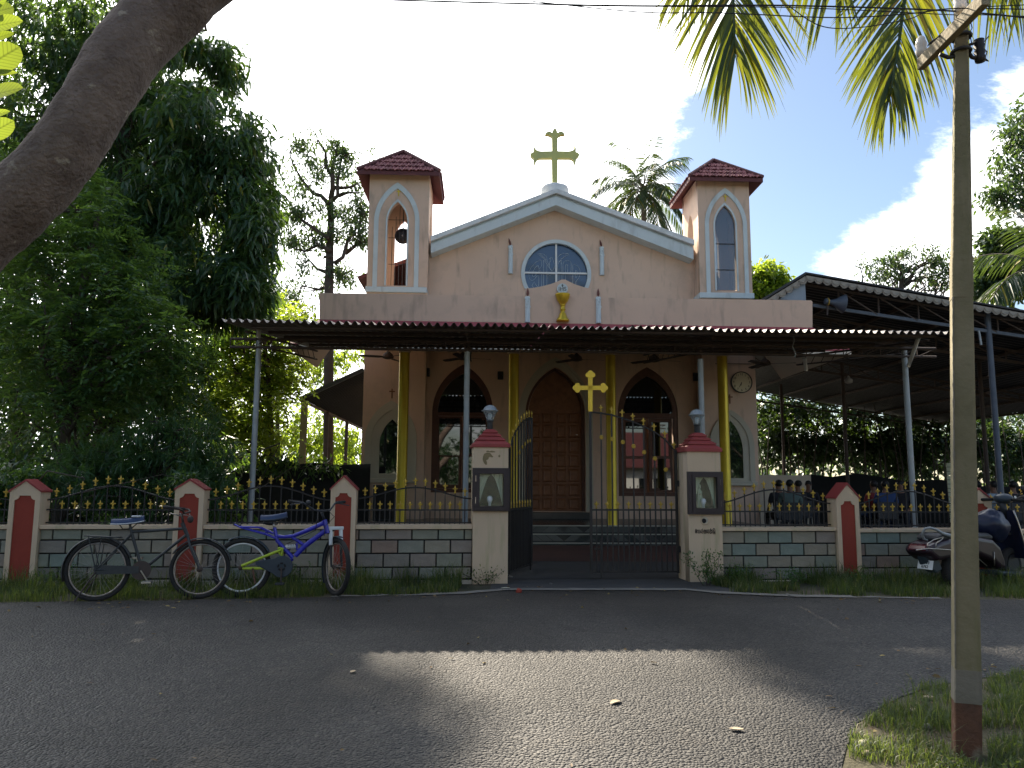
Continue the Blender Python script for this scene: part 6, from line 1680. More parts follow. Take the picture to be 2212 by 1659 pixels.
# ================================================================== SCOOTER
M['tail'] = mat('dark_red_lens', (0.10, 0.008, 0.012), (0.07, 0.006, 0.010), rough=0.15)
p0 = ground(2062, 1270)
SF = Frame((p0.x, p0.y, p0.z), R(30))
sco = thing('scooter', 'dark wine motor scooter with silver edging parked behind the utility pole', 'scooter', SF.o, SF.yaw)
def s_(x, y, lat=0.0):
    u, z = SF.px(1900.9 + x * 0.2083, 979.3 + y * 0.2083, lat); return Vector((u, lat, z - SF.o.z))
def sp2(L_): return [(s_(x, y).x, s_(x, y).z) for x, y in L_]
rw_ = 0.215
for x in (0.0, 1.24):
    w = link('wheel', MB().torus((0, 0, 0), rw_ - 0.05, 0.05, 36, 10).mesh('wheel', True), sco, M['rubber'], (x, 0, rw_))
    MB().lathe([(0.13, -0.045), (0.115, -0.02), (0.05, -0.025), (0.05, 0.025), (0.115, 0.02), (0.13, 0.045)], 24, rot=Matrix.Rotation(R(90), 3, 'X')).build('rim', M['plastic'], w, auto=40)
    for k in range(5):
        a = R(72 * k); MB().box((0.085 * math.cos(a), 0, 0.085 * math.sin(a)), (0.10, 0.05, 0.028), Matrix.Rotation(-a, 3, 'Y')).build('spoke', M['steel'] if x == 0 else M['plastic'], w)
body = [(368, 1004), (400, 950), (500, 900), (660, 858), (860, 850), (1040, 880), (1120, 960), (1165, 1090), (1185, 1200), (1120, 1190), (1040, 1110), (900, 1050), (700, 1060), (560, 1095), (470, 1105), (410, 1060)]
MB().prism(sp2(body), -0.165, 0.165).build('rear_body', M['wine'], sco, bevel=0.055, seg=4)
MB().prism(sp2([(420, 1060), (560, 1090), (600, 1200), (540, 1240), (470, 1190)]), -0.06, 0.06).build('rear_mudguard', M['slateplastic'], sco, bevel=0.02)
def lo(x, y): return s_(x, y, -0.172)
for ln in ([(375, 1004), (500, 986), (735, 1002), (985, 1062), (1110, 1168)], [(490, 985), (493, 937), (560, 895), (655, 868)], [(655, 868), (640, 895), (580, 935), (580, 985)], [(1183, 1020), (1188, 1165)]):
    MB().tube([lo(*p) for p in ln], 0.006, 6).build('silver_edging', M['chrome'], sco, smooth=True)
mb = MB(); mb.prism(sp2([(485, 900), (490, 850), (560, 822), (640, 850), (800, 842), (1010, 820), (1060, 850), (1050, 895), (700, 880)]), -0.14, 0.14); mb.build('seat', M['plastic'], sco, bevel=0.045, seg=3)
for s in (-1, 1):
    y = 0.15 * s
    MB().tube([s_(735, 855, y), s_(650, 832, y), s_(580, 790, y), s_(520, 772, y * 0.9), s_(465, 782, y * 0.7), s_(440, 830, y * 0.45), s_(452, 885, y * 0.4), s_(490, 905, y * 0.5)], [0.022, 0.02, 0.016, 0.015, 0.015, 0.015, 0.014, 0.013], 8).build('grab_rail', M['steel'], sco, smooth=True)
MB().tube([s_(440, 830, -0.07), s_(440, 830, 0.07)], 0.014, 8).build('grab_rail', M['plastic'], sco)
MB().prism(sp2([(372, 1000), (392, 945), (430, 935), (440, 1000), (410, 1030)]), -0.11, 0.11).build('tail_lamp', M['tail'], sco, bevel=0.015)
# number plate
pc_ = (s_(462, 1120) + s_(590, 1172)) / 2
npl = link('number_plate', MB().box((0, 0, 0), (0.006, 0.21, 0.105)).mesh('number_plate'), sco, M['white'], (s_(480, 1150).x - 0.05, -0.02, pc_.z), (0, R(14), R(-12)))
for tx, z in (('KL 33', 0.022), ('6762', -0.024)):
    link('lettering', text_mesh('lettering', tx, 0.048), npl, M['black'], (-0.0055, 0, z), (0, 0, R(-90)))
# floorboard, leg shield, steering head
MB().prism(sp2([(1090, 1205), (1480, 1225), (1560, 1215), (1560, 1250), (1480, 1275), (1100, 1250)]), -0.17, 0.17).build('floorboard', M['slateplastic'], sco, bevel=0.02)
fx = s_(1330, 1200).x
mb = MB(); vs = []
for k in range(9):
    t = k / 8; z = 0.30 + 0.60 * t; w_ = 0.215 * (1 - 0.35 * t ** 2); x = fx + 0.10 - 0.10 * t
    for q in range(7):
        b = q / 3 - 1; vs.append((x - 0.05 * b * b, b * w_, z))
n = len(vs); vs2 = [(x + 0.03, y, z) for x, y, z in vs]
fs = [(7 * k + q, 7 * k + q + 1, 7 * k + q + 8, 7 * k + q + 7) for k in range(8) for q in range(6)]
mb.add(vs + vs2, fs + [tuple(n + i for i in f[::-1]) for f in fs] + [(7 * k, 7 * k + 7, n + 7 * k + 7, n + 7 * k) for k in range(8)] + [(7 * k + 6, n + 7 * k + 6, n + 7 * k + 13, 7 * k + 13) for k in range(8)])
mb.build('leg_shield', M['navy'], sco, smooth=True)
for s in (-1, 1):
    MB().tube([vs[7 * k + (0 if s < 0 else 6)] for k in range(9)], 0.009, 6).build('silver_edging', M['chrome'], sco, smooth=True)
MB().box((fx + 0.03, -0.02, 0.60), (0.05, 0.05, 0.03)).build('hook', M['chrome'], sco, bevel=0.006)
MB().tube([(fx + 0.05, 0, 0.80), (fx - 0.04, 0, 1.0)], 0.04, 12).build('steering_stem', M['plastic'], sco, smooth=True)
hx_ = s_(1280, 470)
MB().ball(hx_ + Vector((0, 0, 0.0)), 0.11, 16, 10, (1.2, 1.0, 0.62)).build('handlebar_cowl', M['slateplastic'], sco, smooth=True)
for s in (-1, 1):
    MB().tube([hx_ + Vector((0, s * 0.09, -0.01)), hx_ + Vector((-0.05, s * 0.34, -0.02))], 0.019, 8).build('grip', M['rubber'], sco, smooth=True)
    MB().tube([hx_ + Vector((0.04, s * 0.22, -0.01)), hx_ + Vector((0.02, s * 0.36, -0.02))], 0.007, 6).build('brake_lever', M['chrome'], sco)
mm = MB().tube([hx_ + Vector((0, -0.16, 0.03)), hx_ + Vector((0.0, -0.27, 0.12))], 0.007, 6).build('mirror_stalk', M['black'], sco)
MB().ball(hx_ + Vector((-0.01, -0.28, 0.13)), 0.06, 12, 8, (0.4, 1.1, 0.7)).build('mirror', M['plastic'], mm, smooth=True)
MB().lathe([(0.018, 0), (0.018, 0.01)], 14, hx_ + Vector((0.03, -0.125, 0.02)), Matrix.Rotation(R(90), 3, 'X')).build('badge', M['white'], sco)
# dark rain cover bundled over the front of the seat
cvr = thing('rain_cover', 'dark blue rain cover bundled between the scooter seat and its handlebar', 'cover', SF.world(s_(1110, 800).x, 0, SF.o.z * 0 + s_(1110, 830).z + p0.z), SF.yaw)
mb = MB(); mb.ball((0, 0, 0), 1.0, 22, 14, (0.24, 0.19, 0.20))
mb.v = [tuple(Vector(p) * (1 + 0.22 * mnoise.noise(Vector(p) * 9.0) + 0.1 * mnoise.noise(Vector(p) * 25)) + Vector((0.06 + 0.4 * max(0, -p[2]), 0, 0.10))) for p in mb.v]
mb.build('folds', M['navy'], cvr, smooth=True)

# ================================================================== UTILITY POLE AND WIRES
pb = ground(2087.5, 1632)
YP = pb.y
pole = thing('utility_pole', 'weathered tapering utility pole with rusty foot at the right, in front of the road', 'utility pole', pb)
def pp_(x, y): return at(x, y, YP) - pb
def pr_(hw, y): return hw / FPX * (YP / ray(2087, y).y)
PHI = R(10); FN = math.atan2(-pb.y, -pb.x) + PHI          # which way the wide face looks
def sq_tube(mb, secs, rc=0.28):
    """tapering four-faced shaft with rounded corners; secs: (point, half width seen)"""
    vs, n = [], 32
    for p, hw in secs:
        a = hw / (math.cos(PHI) + math.sin(PHI)) * 1.02
        for q in range(4):
            for j in range(8):
                th = R(-45 + 90 * q) + R(90) * (j / 7 - 0.5) * 0.999 + R(45)
                cx, cy = [(1, 1), (-1, 1), (-1, -1), (1, -1)][q]
                x, y = cx * a * (1 - rc) + a * rc * math.cos(th), cy * a * (1 - rc) + a * rc * math.sin(th)
                vs.append(Vector((x * math.cos(FN) - y * math.sin(FN), x * math.sin(FN) + y * math.cos(FN), 0)) + p)
    fs = [(i * n + j, i * n + (j + 1) % n, (i + 1) * n + (j + 1) % n, (i + 1) * n + j) for i in range(len(secs) - 1) for j in range(n)]
    fs += [tuple(range(n - 1, -1, -1)), tuple((len(secs) - 1) * n + j for j in range(n))]
    return mb.add(vs, fs)
def shaft(name, L_, m):
    sq_tube(MB(), [(pp_(x, y), pr_(hw, y)) for x, y, hw in L_]).build(name, m, pole, auto=50)
shaft('foot', [(2088, 1660, 30.5), (2088, 1600, 30.5), (2087.5, 1512, 30.2)], M['rust'])
shaft('band', [(2087.5, 1514, 31.0), (2087.2, 1443, 30.5)], M['poleband'])
shaft('lower_shaft', [(2087.2, 1445, 29.8), (2084, 1200, 27.5), (2080, 900, 25.2), (2076.5, 640, 23.2)], M['concrete'])
shaft('joint_band', [(2076.6, 646, 24.2), (2076.4, 560, 23.5)], M['concrete'])
shaft('upper_shaft', [(2076.4, 565, 22.6), (2076.5, 300, 18.3), (2076, 120, 15.2), (2075, -60, 13.8)], M['concrete'])
mb = MB()                                               # cement seam running up the corner on the sunny side
pts, rr = [], []
for k in range(110):
    y = 1440 - k * 7.3; cxp = 2076.6 + (2087.2 - 2076.6) * (y - 640) / 800; hw = pr_(23.2 + 6.6 * (y - 640) / 800, y)
    a = hw / (math.cos(PHI) + math.sin(PHI)) * 1.02 * 0.955
    off = Vector((a * math.cos(FN) + a * math.sin(FN), a * math.sin(FN) - a * math.cos(FN), 0))
    pts.append(pp_(cxp, y) + off + Vector((0.002 * mnoise.noise(Vector((k * 0.5, 2, 0))), 0, 0))); rr.append(0.004 + 0.006 * abs(mnoise.noise(Vector((k * 0.8, 0, 3)))))
mb.tube(pts, rr, 6); mb.build('cement_seam', M['poleband'], pole, smooth=True)
zarm = (at(2074, 88, YP)).z
a0 = atz(1988, 140, zarm); a1 = atz(2129, -4, zarm)
mb = MB(); mb.bar(a0 - pb, a1 - pb, 0.045, 0.075); mb.build('cross_arm', M['beam'], pole, bevel=0.004)
da = (a1 - a0).normalized()
for t in (0.16, 0.5, 0.86): MB().lathe([(0.008, 0), (0.008, 0.004)], 10, a0.lerp(a1, t) - pb - Vector((0, 0.0235, 0.005)) * 1.0, Matrix.Rotation(R(90), 3, 'X')).build('bolt_hole', M['joint'], pole)
def insulator(p, s, m=None):
    MB().lathe([(0.012, -0.05), (0.028, -0.045), (0.036, -0.01), (0.030, 0.01), (0.036, 0.03), (0.030, 0.05), (0.024, 0.075), (0.014, 0.085), (0.003, 0.088)], 16, p).build('insulator', m or M['porcelain'], pole, smooth=True).scale = (s, s, s) if s != 1 else (1, 1, 1)
insulator(a0.lerp(a1, 0.05) - pb + Vector((0, 0.01, 0.09)), 1)
insulator(a0.lerp(a1, 0.62) - pb + Vector((0, -0.03, 0.11)), 1)
insulator(a0.lerp(a1, 0.97) - pb + Vector((0, 0.01, 0.09)), 1)
MB().torus(pp_(2076, 112), pr_(15.5, 112) + 0.006, 0.011, 20, 8, Matrix.Rotation(R(90), 3, 'X')).torus(pp_(2076, 80), pr_(15, 80) + 0.008, 0.012, 20, 8, Matrix.Rotation(R(90), 3, 'X')).build('clamp', M['black'], pole, smooth=True)
MB().tube([pp_(2030, 117), pp_(2048, 124), pp_(2066, 122), pp_(2074, 112)], 0.012, 8).build('stay', M['black'], pole, smooth=True)
MB().tube([pp_(2090, 98), pp_(2103, 94), pp_(2112, 93)], 0.009, 6).tube([pp_(2090, 112), pp_(2100, 124), pp_(2112, 127)], 0.012, 6).build('bracket', M['black'], pole, smooth=True)
MB().lathe([(0.010, -0.075), (0.028, -0.07), (0.032, -0.045), (0.024, -0.03), (0.033, -0.01), (0.024, 0.008), (0.033, 0.028), (0.024, 0.045), (0.030, 0.065), (0.012, 0.075)], 16, pp_(2116, 109)).build('spool', M['black'], pole, smooth=True)
MB().tube([pp_(2122, 93), pp_(2128, 88), pp_(2136, 78)], 0.004, 5).tube([pp_(2120, 100), pp_(2132, 112), pp_(2128, 126), pp_(2135, 132), pp_(2126, 130)], 0.004, 5).tube([pp_(2010, 95), pp_(2022, 84), pp_(2040, 66), pp_(2062, 62), pp_(2072, 70)], 0.005, 5).tube([pp_(2004, 100), pp_(2008, 92), pp_(2030, 78)], 0.004, 5).tube([pp_(2096, 44), pp_(2100, 60), pp_(2094, 72), pp_(2099, 92)], 0.003, 5).build('loose_wire', M['wire'], pole)
wires = [([(500, -16), (800, -2), (1100, 7), (1382, 12.5), (1700, 12), (2075, 25), (2350, 55)], 4.1, 0.0050, 'lower thick cable crossing the top of the sky', ),
         ([(1150, 3), (1382, 26), (1560, 28), (1800, 38), (1960, 30), (2075, 18), (2350, 24)], 4.0, 0.0035, 'thin sagging wire below the thick cable at the pole head'),
         ([(900, 1), (1300, 13), (1700, 16), (2060, 32), (2120, 32), (2350, 40)], 4.2, 0.0030, 'thin wire passing behind the pole head'),
         ([(1700, 10), (1770, 55), (1850, 60), (1960, 42), (2040, 20), (2350, 5)], 4.3, 0.0032, 'thin wire looping among the palm leaflets')]
for pts, Y, r_, lb in wires:
    P = [at(x, y, Y) for x, y in pts]
    Q = []
    for i in range(len(P) - 1):
        p0_, p1_, p2_, p3_ = P[max(i - 1, 0)], P[i], P[i + 1], P[min(i + 2, len(P) - 1)]
        for k in range(8):
            t = k / 8
            Q.append(0.5 * ((2 * p1_) + (p2_ - p0_) * t + (2 * p0_ - 5 * p1_ + 4 * p2_ - p3_) * t * t + (3 * p1_ - p0_ - 3 * p2_ + p3_) * t ** 3))
    Q.append(P[-1])
    tag(MB().tube(Q, r_, 6).build('overhead_wire', M['wire'], None, smooth=True), lb, 'wire', 'wires at the pole head')
# ================================================================== PLANTS
nr = np.random.default_rng(11)
def unit(a): return a / np.maximum(np.linalg.norm(a, axis=1, keepdims=True), 1e-9)
def np_mesh(name, V, F, k):
    """mesh from vertex array V (n, 3) and face array F (m, k)"""
    me = bpy.data.meshes.new(name)
    me.vertices.add(len(V)); me.vertices.foreach_set('co', V.astype(np.float32).ravel())
    me.loops.add(F.size); me.loops.foreach_set('vertex_index', F.astype(np.int32).ravel())
    me.polygons.add(len(F)); me.polygons.foreach_set('loop_start', (np.arange(len(F)) * k).astype(np.int32))
    me.polygons.foreach_set('loop_total', np.full(len(F), k, np.int32))
    me.update(calc_edges=True); me.validate()
    return me
def leaf_mesh(name, P, D, L, Wd, droop=0.15, fold=0.12, fine=True):
    n = len(P); up = nr.normal(size=(n, 3)) * 0.45 + np.array([0, 0, 1.0])
    S = unit(np.cross(D, up)); Nn = np.cross(S, D)
    L = L[:, None]; Wd = Wd[:, None]
    g_ = np.array([0, 0, -1.0])
    if fine:
        b = P; a1 = P + D * L * 0.36 + g_ * droop * L * 0.10; a2 = P + D * L * 0.72 + g_ * droop * L * 0.5; t = P + D * L + g_ * droop * L
        l1, r1 = a1 + S * Wd * 0.5 + Nn * fold * Wd, a1 - S * Wd * 0.5 + Nn * fold * Wd
        l2, r2 = a2 + S * Wd * 0.36 + Nn * fold * Wd, a2 - S * Wd * 0.36 + Nn * fold * Wd
        V = np.stack([b, l1, r1, l2, r2, t, a1, a2], 1).reshape(-1, 3)
        o = (np.arange(n) * 8)[:, None]
        F = np.concatenate([o + np.array([[0, 2, 6]]), o + np.array([[0, 6, 1]]), o + np.array([[6, 2, 4]]), o + np.array([[6, 4, 7]]), o + np.array([[1, 6, 7]]), o + np.array([[1, 7, 3]]), o + np.array([[7, 4, 5]]), o + np.array([[3, 7, 5]])], 0)
    else:
        m = P + D * L * 0.45 + g_ * droop * L * 0.25; t = P + D * L + g_ * droop * L
        V = np.stack([P, m + S * Wd * 0.5 + Nn * fold * Wd, m - S * Wd * 0.5 + Nn * fold * Wd, t], 1).reshape(-1, 3)
        o = (np.arange(n) * 4)[:, None]
        F = np.concatenate([o + np.array([[0, 2, 3]]), o + np.array([[0, 3, 1]])], 0)
    return np_mesh(name, V, F, 3)
def E(px, py, rx, ry, Y, dep=None):
    p = at(px, py, Y); s = Y / FPX
    return (np.array(p), np.array([rx * s, dep or 0.8 * max(rx, ry) * s, ry * s]))
def sample(ells, n, shell=2.0, gap=0.0, gscale=0.9):
    """twig points spread through the crown's lobes; gap > 0 leaves ragged holes"""
    w = np.array([np.prod(r) ** 0.62 for _, r in ells]); w /= w.sum()
    C, Rr = [], []
    idx = nr.choice(len(ells), size=int(n * (2.2 if gap else 1.0)), p=w)
    d = unit(nr.normal(size=(len(idx), 3))); rad = nr.random(len(idx)) ** (1.0 / shell)
    cen = np.array([ells[i][0] for i in idx]); rr = np.array([ells[i][1] for i in idx])
    P = cen + d * rr * rad[:, None]
    out = unit(d * rr)
    if gap:
        keep = np.array([mnoise.noise(Vector(p) * gscale) for p in P]) > (gap - 0.5)
        P, out = P[keep][:n], out[keep][:n]
    return P, out
def whorls(P, out, nl, L, Wd, droop_dir=-0.4, spread=0.9, along=0.5, jitter=0.08):
    k = len(P) * nl
    B = np.repeat(P, nl, 0) + nr.normal(size=(k, 3)) * jitter
    tw = np.repeat(unit(out + nr.normal(size=out.shape) * 0.5), nl, 0)
    D = unit(tw * along + unit(nr.normal(size=(k, 3))) * spread + np.array([0, 0, droop_dir]))
    return B, D, L * nr.uniform(0.7, 1.2, k), Wd * nr.uniform(0.75, 1.2, k)
def pinnate(P, out, per, flen, pairs, L, Wd):
    """feathered leaves: leaflets in pairs along a drooping stalk"""
    k = len(P) * per
    B0 = np.repeat(P, per, 0) + nr.normal(size=(k, 3)) * 0.05
    A = unit(np.repeat(out, per, 0) * 0.5 + unit(nr.normal(size=(k, 3))) * 0.8 + np.array([0, 0, 0.05]))
    S = unit(np.cross(A, np.array([0, 0, 1.0]) + nr.normal(size=(k, 3)) * 0.25))
    Bs, Ds = [], []
    fl = flen * nr.uniform(0.7, 1.2, (k, 1))
    for i in range(pairs):
        t = (i + 0.6) / pairs
        q = B0 + A * fl * t + np.array([0, 0, -1.0]) * fl * 0.35 * t * t
        for s in (-1, 1):
            Bs.append(q); Ds.append(unit(S * s + A * 0.45 + np.array([0, 0, -0.18]) + nr.normal(size=(k, 3)) * 0.12))
    q = B0 + A * fl + np.array([0, 0, -1.0]) * fl * 0.35; Bs.append(q); Ds.append(A)
    B, D = np.concatenate(Bs), np.concatenate(Ds)
    return B, D, L * nr.uniform(0.8, 1.15, len(B)), Wd * nr.uniform(0.8, 1.15, len(B))
def curve(a, b, sag, n=6, wob=0.1):
    a, b = Vector(a), Vector(b); L_ = (b - a).length
    return [a.lerp(b, t) + Vector((0, 0, sag * L_ * math.sin(math.pi * t))) + Vector((RNG.uniform(-1, 1), RNG.uniform(-1, 1), RNG.uniform(-1, 1))) * wob * L_ * 0.12 * math.sin(math.pi * t) for t in [k / n for k in range(n + 1)]]
def branches(mb, trunk, targets, r0):
    """limbs from the trunk line to the twig points"""
    T = [Vector(p) for p in trunk]
    for q in targets:
        q = Vector(q)
        best = min(range(1, len(T)), key=lambda i: (T[i] - q).length + 1.2 * max(0, T[i].z - q.z))
        p = T[best - 1].lerp(T[best], RNG.random())
        L_ = (q - p).length
        pts = curve(p, q, RNG.uniform(-0.05, 0.10), 7, 1.0)
        rb = min(r0 * 0.6, 0.012 + 0.016 * L_)
        mb.tube(pts, [rb * (1 - 0.85 * k / 7) for k in range(8)], 6)
def tree(name, label, cat, base, trunk_pts, r0, ells, n, nl, L, Wd, lm, bm='barkdark', kind='whorl', nb=18, group=None, shell=2.0, gap=0.0, gscale=0.9, fine=True, droop=0.15, ddir=-0.4, spread=0.9, jitter=0.08, pin=None):
    t = thing(name, label, cat, base, 0, group)
    b = Vector(base)
    tp = [Vector(p) - b for p in trunk_pts]
    P, out = sample(ells, n, shell, gap, gscale)
    mb = MB(); k = len(tp)
    mb.tube(tp, [r0 * (1.25 if i == 0 else 1 - 0.62 * i / max(1, k - 1)) for i in range(k)], 10)
    mb.build('trunk', M[bm], t, auto=70)
    if nb and len(P):
        mb = MB(); sel = nr.choice(len(P), min(nb, len(P)), replace=False)
        branches(mb, tp, [Vector(P[i]) - b for i in sel], r0); mb.build('limbs', M[bm], t, smooth=True)
    if kind == 'pin': B, D, Ls, Ws = pinnate(P, out, nl, *pin, L, Wd)
    else: B, D, Ls, Ws = whorls(P, out, nl, L, Wd, ddir, spread, 0.5, jitter)
    me = leaf_mesh('crown', B - np.array(b), D, Ls, Ws, droop, 0.12, fine)
    link('crown', me, t, lm)
    return t
def G0(px, Y): p = at(px, 1045, Y); return Vector((p.x, Y, gz(Y)))
def Z(px, py, Y): return at(px, py, Y)

# ---- left: mango, mixed dark trees, feather-leaved tree, bright shrub, oleander
tree('mango_tree', 'tall dense mango tree with long drooping leaves filling the upper left', 'tree', G0(230, 14.5),
     [G0(230, 14.5), Z(235, 900, 14.5), Z(240, 650, 14.4), Z(260, 430, 14.3), Z(270, 260, 14.2), Z(280, 120, 14.2)], 0.26,
     [E(200, 90, 210, 130, 14.2, 2.0), E(390, 170, 120, 95, 14.0, 1.3), E(470, 130, 55, 50, 14.0, .7), E(450, 300, 130, 100, 13.8, 1.5), E(535, 330, 62, 80, 13.6, .9), E(550, 440, 55, 75, 13.6, .9), E(470, 650, 110, 60, 13.8, 1.2), E(545, 625, 60, 55, 13.4, .8), E(330, 500, 110, 90, 14.0, 1.2), E(420, 450, 140, 130, 14.2, 1.7),
      E(260, 330, 190, 170, 14.8, 2.0), E(110, 220, 150, 140, 14.6, 1.6), E(540, 560, 60, 70, 13.4, .9), E(430, 600, 130, 90, 13.8, 1.4), E(300, 560, 160, 120, 14.6, 1.7), E(560, 505, 40, 50, 13.2, .6)],
     3900, 12, 0.215, 0.052, L_mango, nb=46, shell=2.6, gap=0.34, gscale=1.1, droop=0.35, ddir=-0.55, spread=0.85)
tree('dark_broadleaf_tree', 'dark leafy tree behind the leaning trunk at the far left', 'tree', G0(40, 15.5),
     [G0(40, 15.5), Z(45, 900, 15.5), Z(50, 700, 15.5), Z(60, 500, 15.4)], 0.2,
     [E(60, 480, 150, 150, 15.5, 1.8), E(30, 680, 150, 150, 15.0, 1.8), E(210, 780, 170, 130, 15.0, 1.8), E(90, 860, 190, 130, 14.0, 1.6), E(330, 850, 120, 100, 15.0, 1.4), E(30, 330, 90, 90, 16, 1.2), E(400, 640, 80, 50, 14.5, 1.0), E(400, 740, 80, 70, 15.2, .9)],
     2300, 11, 0.17, 0.075, L_dark, nb=26, shell=2.2, gap=0.25, fine=False)
tree('feather_leaved_tree', 'light green feather leaved tree in front of the mango at left', 'tree', G0(130, 11.6),
     [G0(130, 11.6), Z(140, 950, 11.6), Z(160, 750, 11.5), Z(190, 560, 11.4), Z(215, 450, 11.4)], 0.09,
     [E(90, 560, 120, 110, 11.6, 1.0), E(215, 520, 95, 70, 11.3, .8), E(270, 600, 85, 60, 11.1, .7), E(140, 690, 150, 90, 11.4, 1.0), E(310, 660, 60, 45, 10.9, .5), E(330, 735, 85, 60, 10.9, .6), E(220, 760, 120, 70, 11.2, .8), E(60, 760, 110, 90, 11.6, .9), E(340, 810, 80, 50, 11.3, .6), E(150, 860, 140, 60, 11.2, .7), E(200, 420, 70, 50, 11.5, .6), E(20, 430, 60, 120, 11.8, .6)],
     680, 3, 0.098, 0.036, L_pinn, nb=30, shell=1.7, kind='pin', pin=(0.46, 7), droop=0.1)
tree('bright_shrub', 'bright sunlit yellow green shrub between the oleander and the lean-to', 'shrub', G0(590, 17.5),
     [G0(590, 17.5), Z(585, 950, 17.5), Z(580, 820, 17.4), Z(570, 720, 17.4)], 0.10,
     [E(590, 700, 65, 45, 17.6, .7), E(500, 700, 90, 50, 17.4, .7), E(420, 880, 80, 80, 16.8, .6), E(540, 760, 105, 80, 17.5, .7), E(612, 800, 42, 60, 17.8, .5), E(460, 790, 100, 100, 17.0, .7), E(560, 890, 75, 90, 17.6, .7), E(480, 920, 115, 90, 16.6, .8), E(640, 765, 40, 30, 17.8, .4)],
     680, 3, 0.115, 0.052, L_bright, nb=30, shell=1.8, kind='pin', pin=(0.40, 5), gap=0.22, droop=0.1)
tree('backlit_bush', 'yellow green bush glowing over the end of the canopy roof at left', 'bush', G0(600, 20.5),
     [G0(600, 20.5), Z(600, 900, 20.5), Z(600, 720, 20.5)], 0.08,
     [E(610, 672, 55, 26, 20.5, 1.0), E(560, 690, 50, 40, 20.5, 1.0), E(660, 690, 30, 22, 21, .7), E(735, 770, 60, 36, 34, 1.0), E(690, 950, 80, 75, 34, 1.2), E(750, 950, 60, 90, 34, 1.2), E(640, 930, 60, 80, 34, 1), E(600, 810, 80, 80, 34, 1), E(540, 900, 80, 90, 34, 1), E(690, 800, 60, 50, 34, 1), E(480, 820, 90, 100, 34, 1), E(480, 700, 90, 60, 34, 1)],
     1500, 10, 0.19, 0.085, L_bright, nb=5, shell=1.8)
tree('oleander_bush', 'oleander bush with thin pointed leaves hanging over the iron fence at left', 'bush', G0(330, 10.9),
     [G0(330, 10.9), Z(330, 1080, 10.9), Z(335, 980, 10.8), Z(340, 900, 10.8)], 0.04,
     [E(380, 930, 120, 70, 10.9, .5), E(300, 990, 140, 70, 10.7, .5), E(440, 990, 85, 80, 10.6, .5), E(180, 1010, 120, 60, 10.7, .45), E(400, 1050, 60, 40, 10.2, .3), E(110, 1035, 90, 40, 9.9, .35), E(250, 1060, 110, 50, 10.5, .35), E(470, 1060, 40, 60, 10.3, .25), E(330, 1110, 140, 30, 10.4, .3)],
     900, 15, 0.155, 0.016, L_olea, nb=60, shell=1.5, droop=0.25, ddir=-0.05, spread=0.8, jitter=0.03)
tree('creeper', 'leafy creeper covering the post and wall at the far left edge', 'creeper', G0(5, 9.3),
     [G0(-20, 9.3), Z(-10, 1150, 9.25), Z(0, 1050, 9.25)], 0.02,
     [E(8, 1060, 45, 60, 9.25, .25), E(-5, 1140, 32, 90, 9.2, .2), E(60, 1035, 50, 25, 9.35, .2), E(100, 1030, 40, 22, 9.4, .2), E(400, 1035, 26, 14, 9.3, .12), E(-20, 1230, 30, 40, 9.2, .2), E(235, 1130, 26, 16, 9.25, .12)],
     330, 9, 0.075, 0.034, L_dark, nb=16, shell=1.5, ddir=-0.3, jitter=0.03)
tree('undergrowth', 'dim leafy undergrowth behind the left fence', 'undergrowth', G0(200, 12.5),
     [G0(200, 12.5), Z(200, 1100, 12.5), Z(210, 1000, 12.5)], 0.05,
     [E(120, 1000, 200, 90, 12.6, .8), E(350, 1000, 200, 90, 12.8, .8), E(200, 1100, 260, 70, 12.2, .6), E(20, 1100, 120, 90, 11.5, .6), E(610, 1004, 90, 22, 16.6, .2), E(700, 1010, 60, 18, 16.6, .2), E(470, 1090, 80, 60, 12.6, .6)],
     800, 10, 0.15, 0.06, L_dark, nb=20, shell=1.6, fine=False)
# ---- behind the church
YS_ = 28.0
def q6(x, y): return at(576 + x * 0.236, 276.5 + y * 0.236, YS_ + RNG.uniform(-0.5, 0.5))
tb = G0(711, YS_)
st6 = thing('slender_tree', 'tall open tree with a dark trunk and thin foliage left of the left tower', 'tree', tb)
paths = [[(568, 1900), (570, 1470), (575, 1290), (580, 1000), (590, 830), (575, 700), (605, 560), (600, 440), (540, 340), (540, 220), (470, 110)],
         [(565, 690), (500, 620), (430, 600), (380, 540), (320, 470), (240, 330), (210, 230)], [(585, 680), (650, 620), (650, 500), (665, 400), (690, 260), (700, 170)],
         [(570, 1010), (500, 970), (420, 910), (330, 850), (260, 760), (180, 640), (80, 560)], [(620, 1240), (700, 1180), (740, 1040), (800, 950), (900, 800), (1000, 700)],
         [(720, 1150), (830, 1060), (920, 1030), (1010, 980)], [(610, 545), (690, 548), (770, 540), (850, 500)], [(655, 620), (740, 590), (850, 595)], [(590, 1180), (530, 1180), (520, 1200)],
         [(600, 440), (600, 330), (640, 240), (640, 150)], [(580, 1120), (470, 1070), (350, 1130), (250, 1100)], [(575, 1330), (460, 1290), (380, 1200)], [(600, 1300), (700, 1340), (800, 1290)], [(600, 1420), (480, 1480), (350, 1450)]]
mb = MB(); tip6 = []
for k, pth in enumerate(paths):
    pts = [q6(x, y) for x, y in pth]
    r0 = 0.19 if k == 0 else 0.09
    if k == 0: pts[0] = tb.copy()
    rel = [p - tb for p in pts]
    if k == 0:
        MB().tube(rel, [r0 * (1 - 0.8 * i / (len(rel) - 1)) for i in range(len(rel))], 10).build('trunk', M['barkdark'], st6, smooth=True)
    else: mb.tube(rel, [r0 * (1 - 0.75 * i / (len(rel) - 1)) for i in range(len(rel))], 7)
    tip6 += [Vector(p) for p in pts[max(2, len(pts) // 2):]]
